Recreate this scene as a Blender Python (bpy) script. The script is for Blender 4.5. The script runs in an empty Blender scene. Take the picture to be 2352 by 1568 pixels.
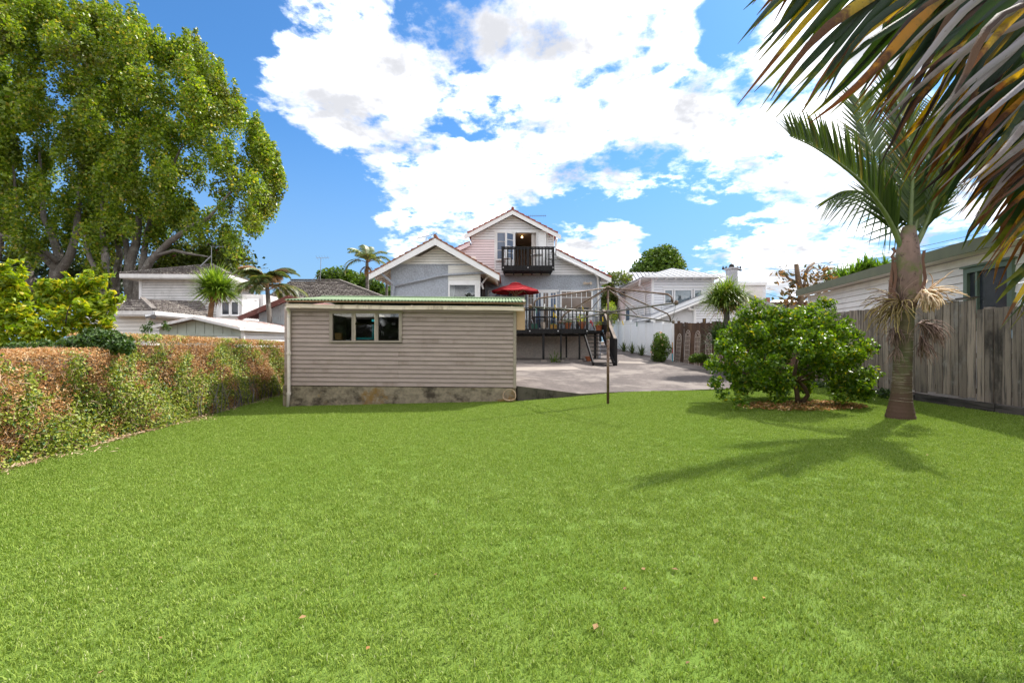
import bpy, math, random
import numpy as np
from mathutils import Vector, Matrix
rng = np.random.default_rng(7)
random.seed(7)
SC = bpy.context.scene
COL = SC.collection
R = math.radians

# ---------------------------------------------------------------- camera, sky, sun, exposure
CAMZ = 1.5
FPX = 1045.6          # focal length in units of a 2352 px wide frame (a 16 mm lens on 36 mm)
cd = bpy.data.cameras.new('camera'); cam = bpy.data.objects.new('camera', cd); COL.objects.link(cam)
cd.lens = 16.0; cd.sensor_width = 36.0; cd.clip_start = 0.05; cd.clip_end = 4000
cam.location = (0, 0, CAMZ); cam.rotation_euler = (R(90), 0, 0)
SC.camera = cam

SUN_AZ = R(52.5); SUN_EL = R(52.5)
sun_dir = Vector((math.sin(SUN_AZ)*math.cos(SUN_EL), math.cos(SUN_AZ)*math.cos(SUN_EL), math.sin(SUN_EL)))
ld = bpy.data.lights.new('sun', 'SUN'); sun = bpy.data.objects.new('sun', ld); COL.objects.link(sun)
ld.energy = 2.5; ld.angle = R(0.6); ld.color = (1.0, 0.955, 0.88)
sun.rotation_euler = (-sun_dir).to_track_quat('-Z', 'Y').to_euler(); sun.location = (20, 20, 30)

def P(u, v, d):
    return ((u-1176)/FPX*d, d, CAMZ+(784-v)/FPX*d)

def build_world():
    w = bpy.data.worlds.new('World'); SC.world = w; w.use_nodes = True
    nt = w.node_tree; N = nt.nodes; L = nt.links; N.clear()
    out = N.new('ShaderNodeOutputWorld'); bg = N.new('ShaderNodeBackground'); L.new(bg.outputs[0], out.inputs[0])
    bg.inputs[1].default_value = 0.15
    sky = N.new('ShaderNodeTexSky'); sky.sky_type = 'NISHITA'; sky.sun_disc = False
    sky.sun_elevation = SUN_EL; sky.sun_rotation = SUN_AZ; sky.air_density = 1.0; sky.dust_density = 0.6; sky.ozone_density = 2.5
    tc = N.new('ShaderNodeTexCoord')
    G = tc.outputs['Generated']
    def math_(op, a, b=None, c=None):
        n = N.new('ShaderNodeMath'); n.operation = op
        for i, x in enumerate((a, b, c)):
            if x is None: continue
            if isinstance(x, (int, float)): n.inputs[i].default_value = x
            else: L.new(x, n.inputs[i])
        return n.outputs[0]
    sep = N.new('ShaderNodeSeparateXYZ'); L.new(G, sep.inputs[0])
    zz = math_('MAXIMUM', sep.outputs[2], 0.0)
    zd = math_('ADD', zz, 0.22)
    comb = N.new('ShaderNodeCombineXYZ')
    L.new(math_('DIVIDE', sep.outputs[0], zd), comb.inputs[0])
    L.new(math_('DIVIDE', sep.outputs[1], zd), comb.inputs[1])
    comb.inputs[2].default_value = 3.3
    def noise(scale, detail, rough, vec, dist=0.0):
        n = N.new('ShaderNodeTexNoise'); n.inputs['Scale'].default_value = scale; n.inputs['Detail'].default_value = detail
        n.inputs['Roughness'].default_value = rough; n.inputs['Distortion'].default_value = dist; L.new(vec, n.inputs['Vector'])
        return n.outputs['Fac']
    n1 = noise(2.0, 9, 0.60, comb.outputs[0], 0.25)
    n2 = noise(6.5, 8, 0.62, comb.outputs[0], 0.1)
    # cloud banks and blue gaps, placed by direction on the sky
    blobs = [  # u, v, radius (radians), weight
        (1100, 60, .30, .55), (1330, 100, .26, .5), (820, 60, .20, .5), (1500, 40, .14, .35), (760, 190, .15, .35), (860, 320, .10, .3),
        (640, 270, .11, .40), (560, 185, .08, .42), (500, 215, .05, .3), (870, 335, .08, .38), (790, 300, .08, .3), (1350, 300, .22, .45), (1560, 330, .20, .4), (1780, 380, .20, .4), (1150, 415, .14, .36),
        (1000, 425, .08, .22), (940, 495, .09, .42), (1040, 520, .07, .3), (1700, 250, .10, .3), (1900, 130, .2, .3), (1990, 330, .14, .3),
        (1720, 570, .10, .42), (1850, 560, .12, .46), (1980, 590, .10, .46), (2150, 560, .12, .42), (2200, 480, .12, .3), (1370, 585, .09, .42), (1470, 600, .08, .4),
        (1300, 560, .05, .3), (1430, 545, .05, .22), (2000, 60, .10, .2), (980, 60, .2, .3), (1200, 220, .2, .35), (1000, 340, .05, .3),
        (660, 378, .04, .25), (850, 460, .03, .2), (1620, 620, .07, .3), (1950, 450, .07, .25), (900, 540, .05, .3),(1450,200,.16,.4),(1650,440,.07,.25),
        (300, 60, .30, -.7), (480, 60, .10, -.45), (1010, 285, .07, -.75), (900, 255, .05, -.50), (1110, 250, .04, -.4), (960, 220, .03, -.3), (930, 330, .04, -.25), (1660, 130, .075, -.62), (1640, 60, .07, -.6), (1530, 195, .045, -.4),
        (700, 470, .16, -.5), (1260, 500, .12, -.5), (1480, 500, .10, -.5), (1700, 495, .08, -.45), (1090, 330, .04, -.25), (1190, 95, .03, -.3),
        (1850, 490, .07, -.4), (720, 580, .14, -.4), (560, 420, .10, -.3), (1560, 530, .09, -.4), (820, 400, .07, -.3), (680, 320, .05, -.25),
    ]
    acc = None
    for (u, v, r, wt) in blobs:
        c = Vector(((u-1176), FPX, 784-v)).normalized()
        d = N.new('ShaderNodeVectorMath'); d.operation = 'DISTANCE'; L.new(G, d.inputs[0]); d.inputs[1].default_value = c
        m = N.new('ShaderNodeMapRange'); m.interpolation_type = 'SMOOTHERSTEP'
        m.inputs['From Min'].default_value = r*1.55; m.inputs['From Max'].default_value = 0.0
        m.inputs['To Min'].default_value = 0; m.inputs['To Max'].default_value = wt
        L.new(d.outputs['Value'], m.inputs['Value'])
        acc = m.outputs[0] if acc is None else math_('ADD', acc, m.outputs[0])
    # beyond the view the cloud cover is thickened to add fill light
    side = N.new('ShaderNodeMapRange'); side.inputs['From Min'].default_value = 0.72; side.inputs['From Max'].default_value = 0.35
    side.inputs['To Min'].default_value = -0.04; side.inputs['To Max'].default_value = 0.30; L.new(sep.outputs[1], side.inputs['Value'])
    n3 = noise(16, 7, 0.6, comb.outputs[0], 0.0)
    cov = math_('ADD', math_('MINIMUM', math_('MAXIMUM', math_('ADD', math_('MULTIPLY', acc, 0.62), -0.115), -0.34), 0.135), side.outputs[0])
    nn = math_('ADD', math_('MULTIPLY', math_('SUBTRACT', n1, 0.5), 1.25), math_('MULTIPLY', math_('SUBTRACT', n2, 0.5), 0.85))
    nn = math_('ADD', nn, math_('MULTIPLY', math_('SUBTRACT', n3, 0.5), 0.42))
    dens = math_('ADD', nn, cov)
    mr = N.new('ShaderNodeMapRange'); mr.interpolation_type = 'SMOOTHSTEP'
    mr.inputs['From Min'].default_value = -0.05; mr.inputs['From Max'].default_value = 0.21; L.new(dens, mr.inputs['Value'])
    # thick parts of a cloud are a little greyer
    n4 = noise(3.4, 6, 0.55, comb.outputs[0], 0.3)
    thick = N.new('ShaderNodeMapRange'); thick.inputs['From Min'].default_value = 0.31; thick.inputs['From Max'].default_value = 0.72; thick.interpolation_type = 'SMOOTHSTEP'
    L.new(math_('ADD', math_('ADD', n4, math_('MULTIPLY', dens, 0.22)), math_('MULTIPLY', math_('SUBTRACT', n3, 0.5), 0.2)), thick.inputs['Value'])
    cc = N.new('ShaderNodeMix'); cc.data_type = 'RGBA'; L.new(thick.outputs[0], cc.inputs[0])
    cc.inputs[6].default_value = (7.0, 7.0, 7.1, 1); cc.inputs[7].default_value = (1.72, 1.75, 1.86, 1)
    tint = N.new('ShaderNodeMix'); tint.data_type = 'RGBA'; tint.blend_type = 'MULTIPLY'; tint.inputs[0].default_value = 1
    L.new(sky.outputs[0], tint.inputs[6]); tint.inputs[7].default_value = SKYTINT
    hz_ = N.new('ShaderNodeMapRange'); hz_.interpolation_type = 'SMOOTHSTEP'; L.new(sep.outputs[2], hz_.inputs['Value'])
    hz_.inputs['From Min'].default_value = 0.45; hz_.inputs['From Max'].default_value = 0.0; hz_.inputs['To Max'].default_value = 0.75
    hm = N.new('ShaderNodeMix'); hm.data_type = 'RGBA'; L.new(hz_.outputs[0], hm.inputs[0]); L.new(tint.outputs[2], hm.inputs[6]); hm.inputs[7].default_value = (0.78, 1.18, 1.72, 1)
    mx = N.new('ShaderNodeMix'); mx.data_type = 'RGBA'; L.new(mr.outputs[0], mx.inputs[0])
    L.new(hm.outputs[2], mx.inputs[6]); L.new(cc.outputs[2], mx.inputs[7])
    L.new(mx.outputs[2], bg.inputs[0])
SKYTINT = (0.185, 0.335, 0.445, 1)
build_world()
vs = SC.view_settings
vs.view_transform = 'Standard'; vs.look = 'None'; vs.exposure = 1.62; vs.gamma = 1; vs.use_curve_mapping = False
SC.render.engine = 'CYCLES'
SC.cycles.use_denoising = True
SC.cycles.max_bounces = 8; SC.cycles.transparent_max_bounces = 12; SC.cycles.caustics_reflective = False; SC.cycles.caustics_refractive = False

# ---------------------------------------------------------------- helpers
def setp(o, label=None, cat=None, group=None, kind=None):
    if label: o['label'] = label
    if cat: o['category'] = cat
    if group: o['group'] = group
    if kind: o['kind'] = kind
    return o

def thing(name, loc, label, cat, group=None, kind=None):
    o = bpy.data.objects.new(name, None); COL.objects.link(o); o.location = loc; o.empty_display_size = .1
    return setp(o, label, cat, group, kind)

def wloc(o):
    v = Vector((0, 0, 0))
    while o is not None:
        v += o.location; o = o.parent
    return v

def link(name, me, mat=None, parent=None, loc=None, rot=None, scale=None):
    """an object with mesh ME whose coordinates are local; loc is a world location"""
    o = bpy.data.objects.new(name, me); COL.objects.link(o)
    if parent is not None:
        o.parent = parent
        if loc is not None: o.location = Vector(loc)-wloc(parent)
    elif loc is not None: o.location = loc
    if rot is not None: o.rotation_euler = rot
    if scale is not None: o.scale = scale
    if mat is not None and len(me.materials) == 0: me.materials.append(mat)
    return o

def npmesh(name, V, F, attrs=None, smooth=False):
    """V (n,3), F (m,k)"""
    V = np.asarray(V, np.float32); F = np.asarray(F, np.int32)
    me = bpy.data.meshes.new(name); k = F.shape[1]
    me.vertices.add(len(V)); me.vertices.foreach_set('co', V.ravel())
    me.loops.add(F.size); me.loops.foreach_set('vertex_index', F.ravel())
    me.polygons.add(len(F)); me.polygons.foreach_set('loop_start', np.arange(0, F.size, k, dtype=np.int32))
    me.polygons.foreach_set('loop_total', np.full(len(F), k, np.int32))
    if smooth: me.polygons.foreach_set('use_smooth', np.ones(len(F), bool))
    for (an, dom, data) in (attrs or []):
        a = me.attributes.new(an, 'FLOAT', dom); a.data.foreach_set('value', np.asarray(data, np.float32))
    me.update(calc_edges=True)
    return me

class MB:
    def __init__(s): s.v = []; s.f = []; s.smooth = False
    def poly(s, *pts):
        n = len(s.v); s.v += [tuple(p) for p in pts]; s.f.append(tuple(range(n, n+len(pts)))); return s
    def box(s, x0, x1, y0, y1, z0, z1):
        if x0 > x1: x0, x1 = x1, x0
        if y0 > y1: y0, y1 = y1, y0
        if z0 > z1: z0, z1 = z1, z0
        return s.hexa([(x0,y0,z0),(x1,y0,z0),(x1,y1,z0),(x0,y1,z0),(x0,y0,z1),(x1,y0,z1),(x1,y1,z1),(x0,y1,z1)])
    def hexa(s, c):
        n = len(s.v); s.v += [tuple(p) for p in c]
        for q in ((0,3,2,1),(4,5,6,7),(0,1,5,4),(1,2,6,5),(2,3,7,6),(3,0,4,7)): s.f.append(tuple(n+i for i in q))
        return s
    def obox(s, o, ax, w, d, z0, z1, n=None):
        """box from origin o (x,y) along horizontal unit ax for w, along its left normal for d"""
        ax = Vector((ax[0], ax[1])).normalized(); nn = Vector((-ax[1], ax[0])) if n is None else Vector(n)
        a = Vector(o[:2]); b = a+ax*w; c = b+nn*d; e = a+nn*d
        return s.hexa([(a.x,a.y,z0),(b.x,b.y,z0),(c.x,c.y,z0),(e.x,e.y,z0),(a.x,a.y,z1),(b.x,b.y,z1),(c.x,c.y,z1),(e.x,e.y,z1)])
    def bar(s, a, b, w, h, up=(0, 0, 1)):
        """square bar from a to b"""
        a = Vector(a); b = Vector(b); t = (b-a).normalized(); up = Vector(up)
        if abs(t.dot(up)) > .98: up = Vector((0, 1, 0))
        sx = t.cross(up).normalized()*w/2; sz = sx.cross(t).normalized()*h/2
        return s.hexa([a-sx-sz, a+sx-sz, a+sx+sz, a-sx+sz, b-sx-sz, b+sx-sz, b+sx+sz, b-sx+sz])
    def tube(s, pts, r, n=8, cap=True):
        pts = [Vector(p) for p in pts]; rs = r if hasattr(r, '__len__') else [r]*len(pts)
        base = len(s.v); prev = None
        for i, p in enumerate(pts):
            t = (pts[min(i+1, len(pts)-1)]-pts[max(i-1, 0)])
            t = t.normalized() if t.length > 1e-9 else Vector((0, 0, 1))
            if prev is None:
                a = t.cross(Vector((0, 0, 1)))
                if a.length < .1: a = t.cross(Vector((1, 0, 0)))
                a.normalize()
            else:
                a = (prev-t*prev.dot(t)).normalized()
            prev = a; b = t.cross(a)
            for k in range(n):
                an = 2*math.pi*k/n
                s.v.append(tuple(p+(a*math.cos(an)+b*math.sin(an))*rs[i]))
        for i in range(len(pts)-1):
            for k in range(n):
                q = base+i*n+k; q2 = base+i*n+(k+1) % n
                s.f.append((q, q2, q2+n, q+n))
        if cap:
            s.f.append(tuple(base+k for k in range(n))[::-1]); s.f.append(tuple(base+(len(pts)-1)*n+k for k in range(n)))
        return s
    def lathe(s, c, prof, n=16, cap=True):
        base = len(s.v)
        for (r, z) in prof:
            for k in range(n):
                an = 2*math.pi*k/n; s.v.append((c[0]+r*math.cos(an), c[1]+r*math.sin(an), c[2]+z))
        for i in range(len(prof)-1):
            for k in range(n):
                q = base+i*n+k; q2 = base+i*n+(k+1) % n; s.f.append((q, q2, q2+n, q+n))
        if cap:
            s.f.append(tuple(base+k for k in range(n))[::-1]); s.f.append(tuple(base+(len(prof)-1)*n+k for k in range(n)))
        return s
    def build(s, name, mat, parent=None, smooth=False, loc=None):
        """coordinates are world ones; the mesh is stored relative to the parent"""
        o0 = wloc(parent) if parent is not None else Vector(loc or (0, 0, 0))
        me = bpy.data.meshes.new(name)
        me.from_pydata([(v[0]-o0.x, v[1]-o0.y, v[2]-o0.z) for v in s.v], [], s.f)
        if smooth: me.polygons.foreach_set('use_smooth', [True]*len(me.polygons))
        me.materials.append(mat); me.update()
        o = bpy.data.objects.new(name, me); COL.objects.link(o)
        if parent is not None: o.parent = parent
        elif loc is not None: o.location = loc
        return o

# ---------------------------------------------------------------- materials
M = {}
def new_mat(name):
    m = bpy.data.materials.new(name); m.use_nodes = True; m.node_tree.nodes.clear(); M[name] = m
    return m, m.node_tree.nodes, m.node_tree.links

def mixc(N, L, fac, a, b, blend='MIX'):
    n = N.new('ShaderNodeMix'); n.data_type = 'RGBA'; n.blend_type = blend
    for i, x in ((0, fac), (6, a), (7, b)):
        if isinstance(x, (int, float)): n.inputs[i].default_value = x
        elif isinstance(x, tuple): n.inputs[i].default_value = (*x[:3], 1)
        else: L.new(x, n.inputs[i])
    return n.outputs[2]

def ramp(N, L, fac, lo, hi, smooth=True):
    n = N.new('ShaderNodeMapRange'); n.inputs['From Min'].default_value = lo; n.inputs['From Max'].default_value = hi
    if smooth: n.interpolation_type = 'SMOOTHSTEP'
    L.new(fac, n.inputs['Value']); return n.outputs[0]

def nz(N, L, vec, scale, detail=4, rough=.6, dist=0.0):
    n = N.new('ShaderNodeTexNoise'); n.inputs['Scale'].default_value = scale; n.inputs['Detail'].default_value = detail
    n.inputs['Roughness'].default_value = rough; n.inputs['Distortion'].default_value = dist
    if vec is not None: L.new(vec, n.inputs['Vector'])
    return n.outputs['Fac']

def pos(N, L, stretch=(1, 1, 1), perobj=False):
    g = N.new('ShaderNodeNewGeometry'); v = g.outputs['Position']
    if perobj:
        oi = N.new('ShaderNodeObjectInfo'); mm = N.new('ShaderNodeMath'); mm.operation = 'MULTIPLY'; mm.inputs[1].default_value = 37.0
        L.new(oi.outputs['Random'], mm.inputs[0])
        ad = N.new('ShaderNodeVectorMath'); ad.operation = 'ADD'; L.new(v, ad.inputs[0]); L.new(mm.outputs[0], ad.inputs[1]); v = ad.outputs[0]
    m = N.new('ShaderNodeVectorMath'); m.operation = 'MULTIPLY'; L.new(v, m.inputs[0]); m.inputs[1].default_value = stretch
    return m.outputs[0]

def mat(name, col, rough=.7, var=.15, vscale=3.0, stretch=(1, 1, 1), grain=None, gstretch=(1, 1, 1), bump=0.0, bscale=60, bstretch=(1, 1, 1),
        dirt=None, dscale=1.2, dth=(.5, .7), dstretch=(1, 1, 1), perobj=0.0, metal=0.0, spec=.5, dirt2=None, d2scale=4, d2th=(.55, .7), bdist=.01):
    m, N, L = new_mat(name)
    o = N.new('ShaderNodeOutputMaterial'); b = N.new('ShaderNodeBsdfPrincipled'); L.new(b.outputs[0], o.inputs[0])
    b.inputs['Roughness'].default_value = rough; b.inputs['Metallic'].default_value = metal; b.inputs['Specular IOR Level'].default_value = spec
    po = perobj > 0
    v = pos(N, L, stretch, po)
    f = nz(N, L, v, vscale, 5)
    c = mixc(N, L, ramp(N, L, f, .3, .7), tuple(x*(1-var) for x in col), tuple(min(1, x*(1+var)) for x in col))
    if grain:
        g = nz(N, L, pos(N, L, gstretch, po), grain[0], 6, .65)
        c = mixc(N, L, ramp(N, L, g, grain[2][0], grain[2][1]), c, grain[1])
    if dirt:
        g = nz(N, L, pos(N, L, dstretch, po), dscale, 6, .65)
        c = mixc(N, L, ramp(N, L, g, *dth), c, dirt)
    if dirt2:
        g = nz(N, L, pos(N, L), d2scale, 6, .7)
        c = mixc(N, L, ramp(N, L, g, *d2th), c, dirt2)
    if po:
        oi = N.new('ShaderNodeObjectInfo')
        mr = N.new('ShaderNodeMapRange'); mr.inputs['To Min'].default_value = 1-perobj; mr.inputs['To Max'].default_value = 1+perobj
        L.new(oi.outputs['Random'], mr.inputs['Value'])
        hs = N.new('ShaderNodeHueSaturation'); L.new(mr.outputs[0], hs.inputs['Value']); L.new(c, hs.inputs['Color']); c = hs.outputs[0]
    L.new(c, b.inputs['Base Color'])
    if bump:
        bn = N.new('ShaderNodeBump'); bn.inputs['Strength'].default_value = bump; bn.inputs['Distance'].default_value = bdist
        L.new(nz(N, L, pos(N, L, bstretch, po), bscale, 4, .6), bn.inputs['Height']); L.new(bn.outputs[0], b.inputs['Normal'])
    return m

def leafmat(name, c1, c2, c3=None, rough=.45, trans=.35, ttint=(1.3, 1.25, .5), spec=.5, t3=.8, attr='rnd', patch=None):
    """leaves: colour by a per-face random, part of the light comes through"""
    m, N, L = new_mat(name)
    o = N.new('ShaderNodeOutputMaterial'); b = N.new('ShaderNodeBsdfPrincipled')
    b.inputs['Roughness'].default_value = rough; b.inputs['Specular IOR Level'].default_value = spec
    a = N.new('ShaderNodeAttribute'); a.attribute_name = attr
    c = mixc(N, L, a.outputs['Fac'], c1, c2)
    if c3 is not None:
        c = mixc(N, L, ramp(N, L, a.outputs['Fac'], t3, min(1, t3+.06)), c, c3)
    if patch:
        g = nz(N, L, pos(N, L), patch[0], 4, .6)
        c = mixc(N, L, ramp(N, L, g, *patch[2]), c, patch[1])
    L.new(c, b.inputs['Base Color'])
    t = N.new('ShaderNodeBsdfTranslucent'); L.new(mixc(N, L, 1.0, c, ttint, 'MULTIPLY'), t.inputs[0])
    mx = N.new('ShaderNodeMixShader'); mx.inputs[0].default_value = trans
    L.new(b.outputs[0], mx.inputs[1]); L.new(t.outputs[0], mx.inputs[2]); L.new(mx.outputs[0], o.inputs[0])
    return m

def glassmat(name, tint=(.75, .8, .82), clear=.75, rough=.02):
    m, N, L = new_mat(name)
    o = N.new('ShaderNodeOutputMaterial'); g = N.new('ShaderNodeBsdfGlossy'); g.inputs['Roughness'].default_value = rough
    t = N.new('ShaderNodeBsdfTransparent'); t.inputs[0].default_value = (*tint, 1)
    fr = N.new('ShaderNodeFresnel'); fr.inputs['IOR'].default_value = 1.5
    ad = N.new('ShaderNodeMath'); ad.operation = 'MULTIPLY_ADD'; ad.inputs[1].default_value = 1.0; ad.inputs[2].default_value = 1-clear; L.new(fr.outputs[0], ad.inputs[0]); ad.use_clamp = True
    mx = N.new('ShaderNodeMixShader'); L.new(ad.outputs[0], mx.inputs[0]); L.new(t.outputs[0], mx.inputs[1]); L.new(g.outputs[0], mx.inputs[2])
    L.new(mx.outputs[0], o.inputs[0]); return m

def emitmat(name, col, s):
    m, N, L = new_mat(name); o = N.new('ShaderNodeOutputMaterial'); e = N.new('ShaderNodeEmission')
    e.inputs[0].default_value = (*col, 1); e.inputs[1].default_value = s; L.new(e.outputs[0], o.inputs[0]); return m

mat('white_paint', (.84, .83, .82), .5, .04, 2, dirt=(.6, .57, .52), dscale=2.5, dth=(.62, .8))
mat('white_board', (.84, .83, .84), .55, .05, 1.5, dirt=(.62, .6, .57), dscale=1.6, dth=(.55, .85), dstretch=(1, 1, 3))
mat('cream_board', (.78, .76, .71), .55, .05, 1.5, dirt=(.55, .51, .46), dscale=1.6, dth=(.5, .85))
mat('old_white_board', (.72, .70, .68), .6, .08, 2, dirt=(.42, .40, .37), dscale=3, dth=(.5, .8), dstretch=(1, 1, .4))
mat('soffit', (.66, .58, .50), .6, .06, 3)
mat('stucco', (.40, .43, .48), .9, .15, 14, bump=.8, bscale=14, dirt=(.27, .28, .31), dscale=1.0, dth=(.45, .8), bdist=.05)
mat('stucco_bounce_lit', (.56, .49, .43), .9, .15, 14, bump=1.0, bscale=14, bdist=.05, dirt=(.42, .39, .36), dscale=1.2, dth=(.45, .8))  # stucco under the deck, reflected light painted in as a paler tan
mat('taupe_board', (.385, .295, .262), .6, .07, 2.5, grain=(14, (.32, .245, .21), (.45, .8)), gstretch=(.25, 1, 3), dirt=(.235, .17, .135), dscale=.9, dth=(.52, .78), dstretch=(1.6, 1, .25), perobj=.035, bump=.15, bscale=50, bstretch=(.2, 1, 2))
mat('taupe_trim', (.34, .275, .23), .6, .06, 3, dirt=(.16, .14, .12), dscale=4, dth=(.55, .75))
mat('gutter_paint', (.72, .60, .48), .5, .08, 3, dirt=(.36, .27, .19), dscale=3.5, dth=(.56, .72), dstretch=(1, 1, .3))
mat('downpipe_paint', (.74, .64, .58), .4, .05, 3, dirt=(.42, .38, .34), dscale=5, dth=(.55, .75))
mat('soffit_box', (.52, .33, .20), .6, .08, 3)
mat('green_iron', (.19, .255, .15), .8, .10, 2.0, dirt=(.15, .19, .13), dscale=3, dth=(.5, .75), dirt2=(.30, .36, .27), d2scale=9, d2th=(.58, .75), spec=.15)
mat('concrete_block', (.29, .235, .165), .9, .25, 9, dirt=(.065, .048, .032), dscale=2.4, dth=(.45, .66), dstretch=(1, 1, 1.3), dirt2=(.26, .15, .045), d2scale=1.5, d2th=(.56, .68), bump=.7, bscale=45, bdist=.02)
mat('edge_concrete', (.12, .10, .08), .95, .2, 6, dirt=(.03, .025, .02), dscale=3, dth=(.4, .65), bump=.6, bscale=50, bdist=.02)
mat('asphalt', (.115, .094, .086), .95, .2, 1.2, grain=(16, (.075, .06, .055), (.47, .66)), dirt=(.205, .175, .155), dscale=.8, dth=(.46, .62), dirt2=(.085, .068, .062), d2scale=1.7, d2th=(.52, .66), bump=.5, bscale=60)
mat('path_concrete', (.27, .23, .20), .9, .12, 3, dirt=(.25, .21, .18), dscale=2, dth=(.5, .7), bump=.3, bscale=90)
mat('red_tile', (.34, .085, .05), .75, .18, 9, dirt=(.20, .06, .045), dscale=5, dth=(.5, .75), bump=.4, bscale=20)
mat('brown_tile', (.28, .12, .07), .8, .2, 9, dirt=(.12, .07, .05), dscale=6, dth=(.5, .72), bump=.4, bscale=20)
mat('dark_tile', (.13, .108, .10), .85, .25, 9, dirt=(.50, .47, .40), dscale=11, dth=(.50, .68), dstretch=(1, 2, 1), bump=.4, bscale=20)
mat('black_wood', (.014, .013, .013), .6, .25, 8, spec=.25, stretch=(1, 1, .2), grain=(30, (.035, .033, .033), (.5, .8)), gstretch=(1, 1, .1), perobj=.15)
mat('deck_wood', (.025, .023, .023), .6, .2, 8, spec=.3, grain=(30, (.05, .045, .042), (.5, .8)), perobj=.15)
mat('grey_fence', (.29, .232, .19), .9, .15, 3, stretch=(1, 1, .25), grain=(26, (.085, .072, .064), (.44, .68)), gstretch=(1, 1, .05), dirt=(.05, .04, .035), dscale=1.5, dth=(.53, .72), dstretch=(1, 1, .5), dirt2=(.30, .275, .255), d2scale=2.2, d2th=(.54, .74), perobj=.30, bump=.5, bscale=30, bstretch=(1, 1, .05))
mat('brown_fence', (.085, .045, .025), .9, .25, 3, grain=(22, (.035, .02, .013), (.45, .7)), gstretch=(1, 1, .05), dirt=(.20, .12, .06), dscale=1.3, dth=(.52, .75), dstretch=(1, 1, .3), perobj=.22, bump=.5, bscale=30, bstretch=(1, 1, .05))
mat('wet_plinth', (.10, .085, .075), .9, .25, 4, grain=(20, (.03, .025, .02), (.42, .65)), gstretch=(1, .1, 1), perobj=.4)
mat('vinyl_white', (.86, .86, .86), .35, .02, 2)
mat('rust_pipe', (.12, .065, .038), .65, .25, 12, dirt=(.20, .15, .12), dscale=9, dth=(.48, .62), metal=.2)
mat('galv_pipe', (.15, .13, .12), .5, .15, 14, dirt=(.16, .10, .07), dscale=10, dth=(.52, .68), metal=.4)
mat('wire', (.16, .15, .15), .4, .1, 5, metal=.5)
mat('dark_wire', (.05, .05, .055), .5, .1, 5)
mat('red_cloth', (.42, .012, .018), .8, .08, 5)
mat('pale_wood', (.50, .34, .20), .6, .1, 8)
mat('terracotta', (.42, .13, .05), .8, .15, 12)
mat('mustard_pot', (.50, .27, .06), .5, .1, 9)
mat('green_pot', (.03, .12, .085), .4, .1, 9)
mat('cream_pot', (.62, .52, .42), .6, .08, 9)
mat('soil', (.05, .035, .025), .95, .3, 20)
mat('white_iron', (.80, .80, .80), .4, .03, 9)
mat('interior', (.52, .40, .31), .9, .03, 2)
mat('interior_dark', (.06, .045, .035), .9, .2, 3)
mat('curtain', (.75, .70, .66), .9, .06, 30, stretch=(1, 1, .05))
mat('louvre_blue', (.015, .42, .55), .5, .08, 6)
mat('plywood', (.50, .28, .10), .6, .12, 12)
mat('bark_grey', (.17, .15, .13), .95, .2, 4, grain=(18, (.09, .08, .07), (.45, .7)), gstretch=(1, 1, .3), dirt=(.30, .285, .26), dscale=3, dth=(.5, .7), bump=.8, bscale=22, bstretch=(1, 1, .4), bdist=.03)
mat('bark_dark', (.09, .07, .055), .95, .25, 8, bump=.6, bscale=25)
mat('citrus_bark', (.13, .085, .05), .9, .25, 14, bump=.5, bscale=40)
mat('brown_stem', (.17, .095, .05), .9, .25, 8, bump=.4, bscale=30)
mat('grey_iron', (.27, .275, .29), .45, .05, 2, spec=.5)
mat('villa_board', (.78, .78, .80), .55, .04, 1.5, dirt=(.55, .54, .53), dscale=1.5, dth=(.5, .85))
mat('villa_side', (.76, .72, .70), .55, .04, 1.5)
mat('pink_cast_board', (.86, .72, .72), .55, .04, 1.5)  # pink reflected light put into the colour of the house boards
mat('block_paint', (.60, .60, .61), .8, .05, 3)
mat('sage_panel', (.50, .55, .48), .65, .06, 2.5, dirt=(.38, .42, .36), dscale=2, dth=(.5, .8))
mat('old_iron_white', (.58, .62, .64), .5, .08, 3, dirt=(.42, .44, .44), dscale=2, dth=(.5, .8))
mat('red_iron', (.23, .09, .075), .75, .2, 5, dirt=(.42, .34, .32), dscale=6, dth=(.5, .7))
mat('pink_iron', (.62, .52, .50), .6, .12, 4, dirt=(.42, .16, .11), dscale=7, dth=(.52, .66))
mat('fascia_green', (.13, .135, .07), .55, .08, 4)
mat('window_green', (.12, .17, .115), .5, .08, 4)
mat('neighbour_board', (.82, .78, .73), .55, .05, 1.2, dirt=(.6, .56, .52), dscale=2, dth=(.5, .85), bump=.25, bscale=130)
mat('brown_plaster', (.25, .20, .17), .9, .1, 3)
mat('chimney_plaster', (.42, .42, .44), .9, .12, 6)
mat('blind', (.52, .60, .66), .6, .03, 2)
mat('wicker', (.50, .36, .25), .8, .2, 40, dirt=(.28, .14, .07), dscale=20, dth=(.5, .7))
mat('mulch', (.16, .085, .05), .98, .4, 25, grain=(60, (.35, .20, .12), (.55, .7)), bump=.8, bscale=70)
mat('earth', (.12, .085, .055), .98, .3, 8, bump=.6, bscale=40)
mat('yellow_peg', (.75, .50, .02), .5, .05, 9)
mat('white_peg', (.75, .73, .70), .5, .05, 9)
mat('red_plastic', (.55, .03, .04), .5, .05, 9)
mat('steel', (.35, .35, .36), .4, .1, 9, metal=.6)
glassmat('glass', (.80, .84, .86), .96)
glassmat('dull_glass', (.78, .79, .76), .96, .04)
mat('dark_pane', (.03, .035, .045), .08, .2, 3, spec=.6)
mat('blue_pane', (.10, .14, .22), .08, .1, 3, spec=.6)
mat('brown_pane', (.20, .15, .12), .10, .12, 3, spec=.6)
emitmat('lamp_glow', (1.0, .62, .28), 2.2)
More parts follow.
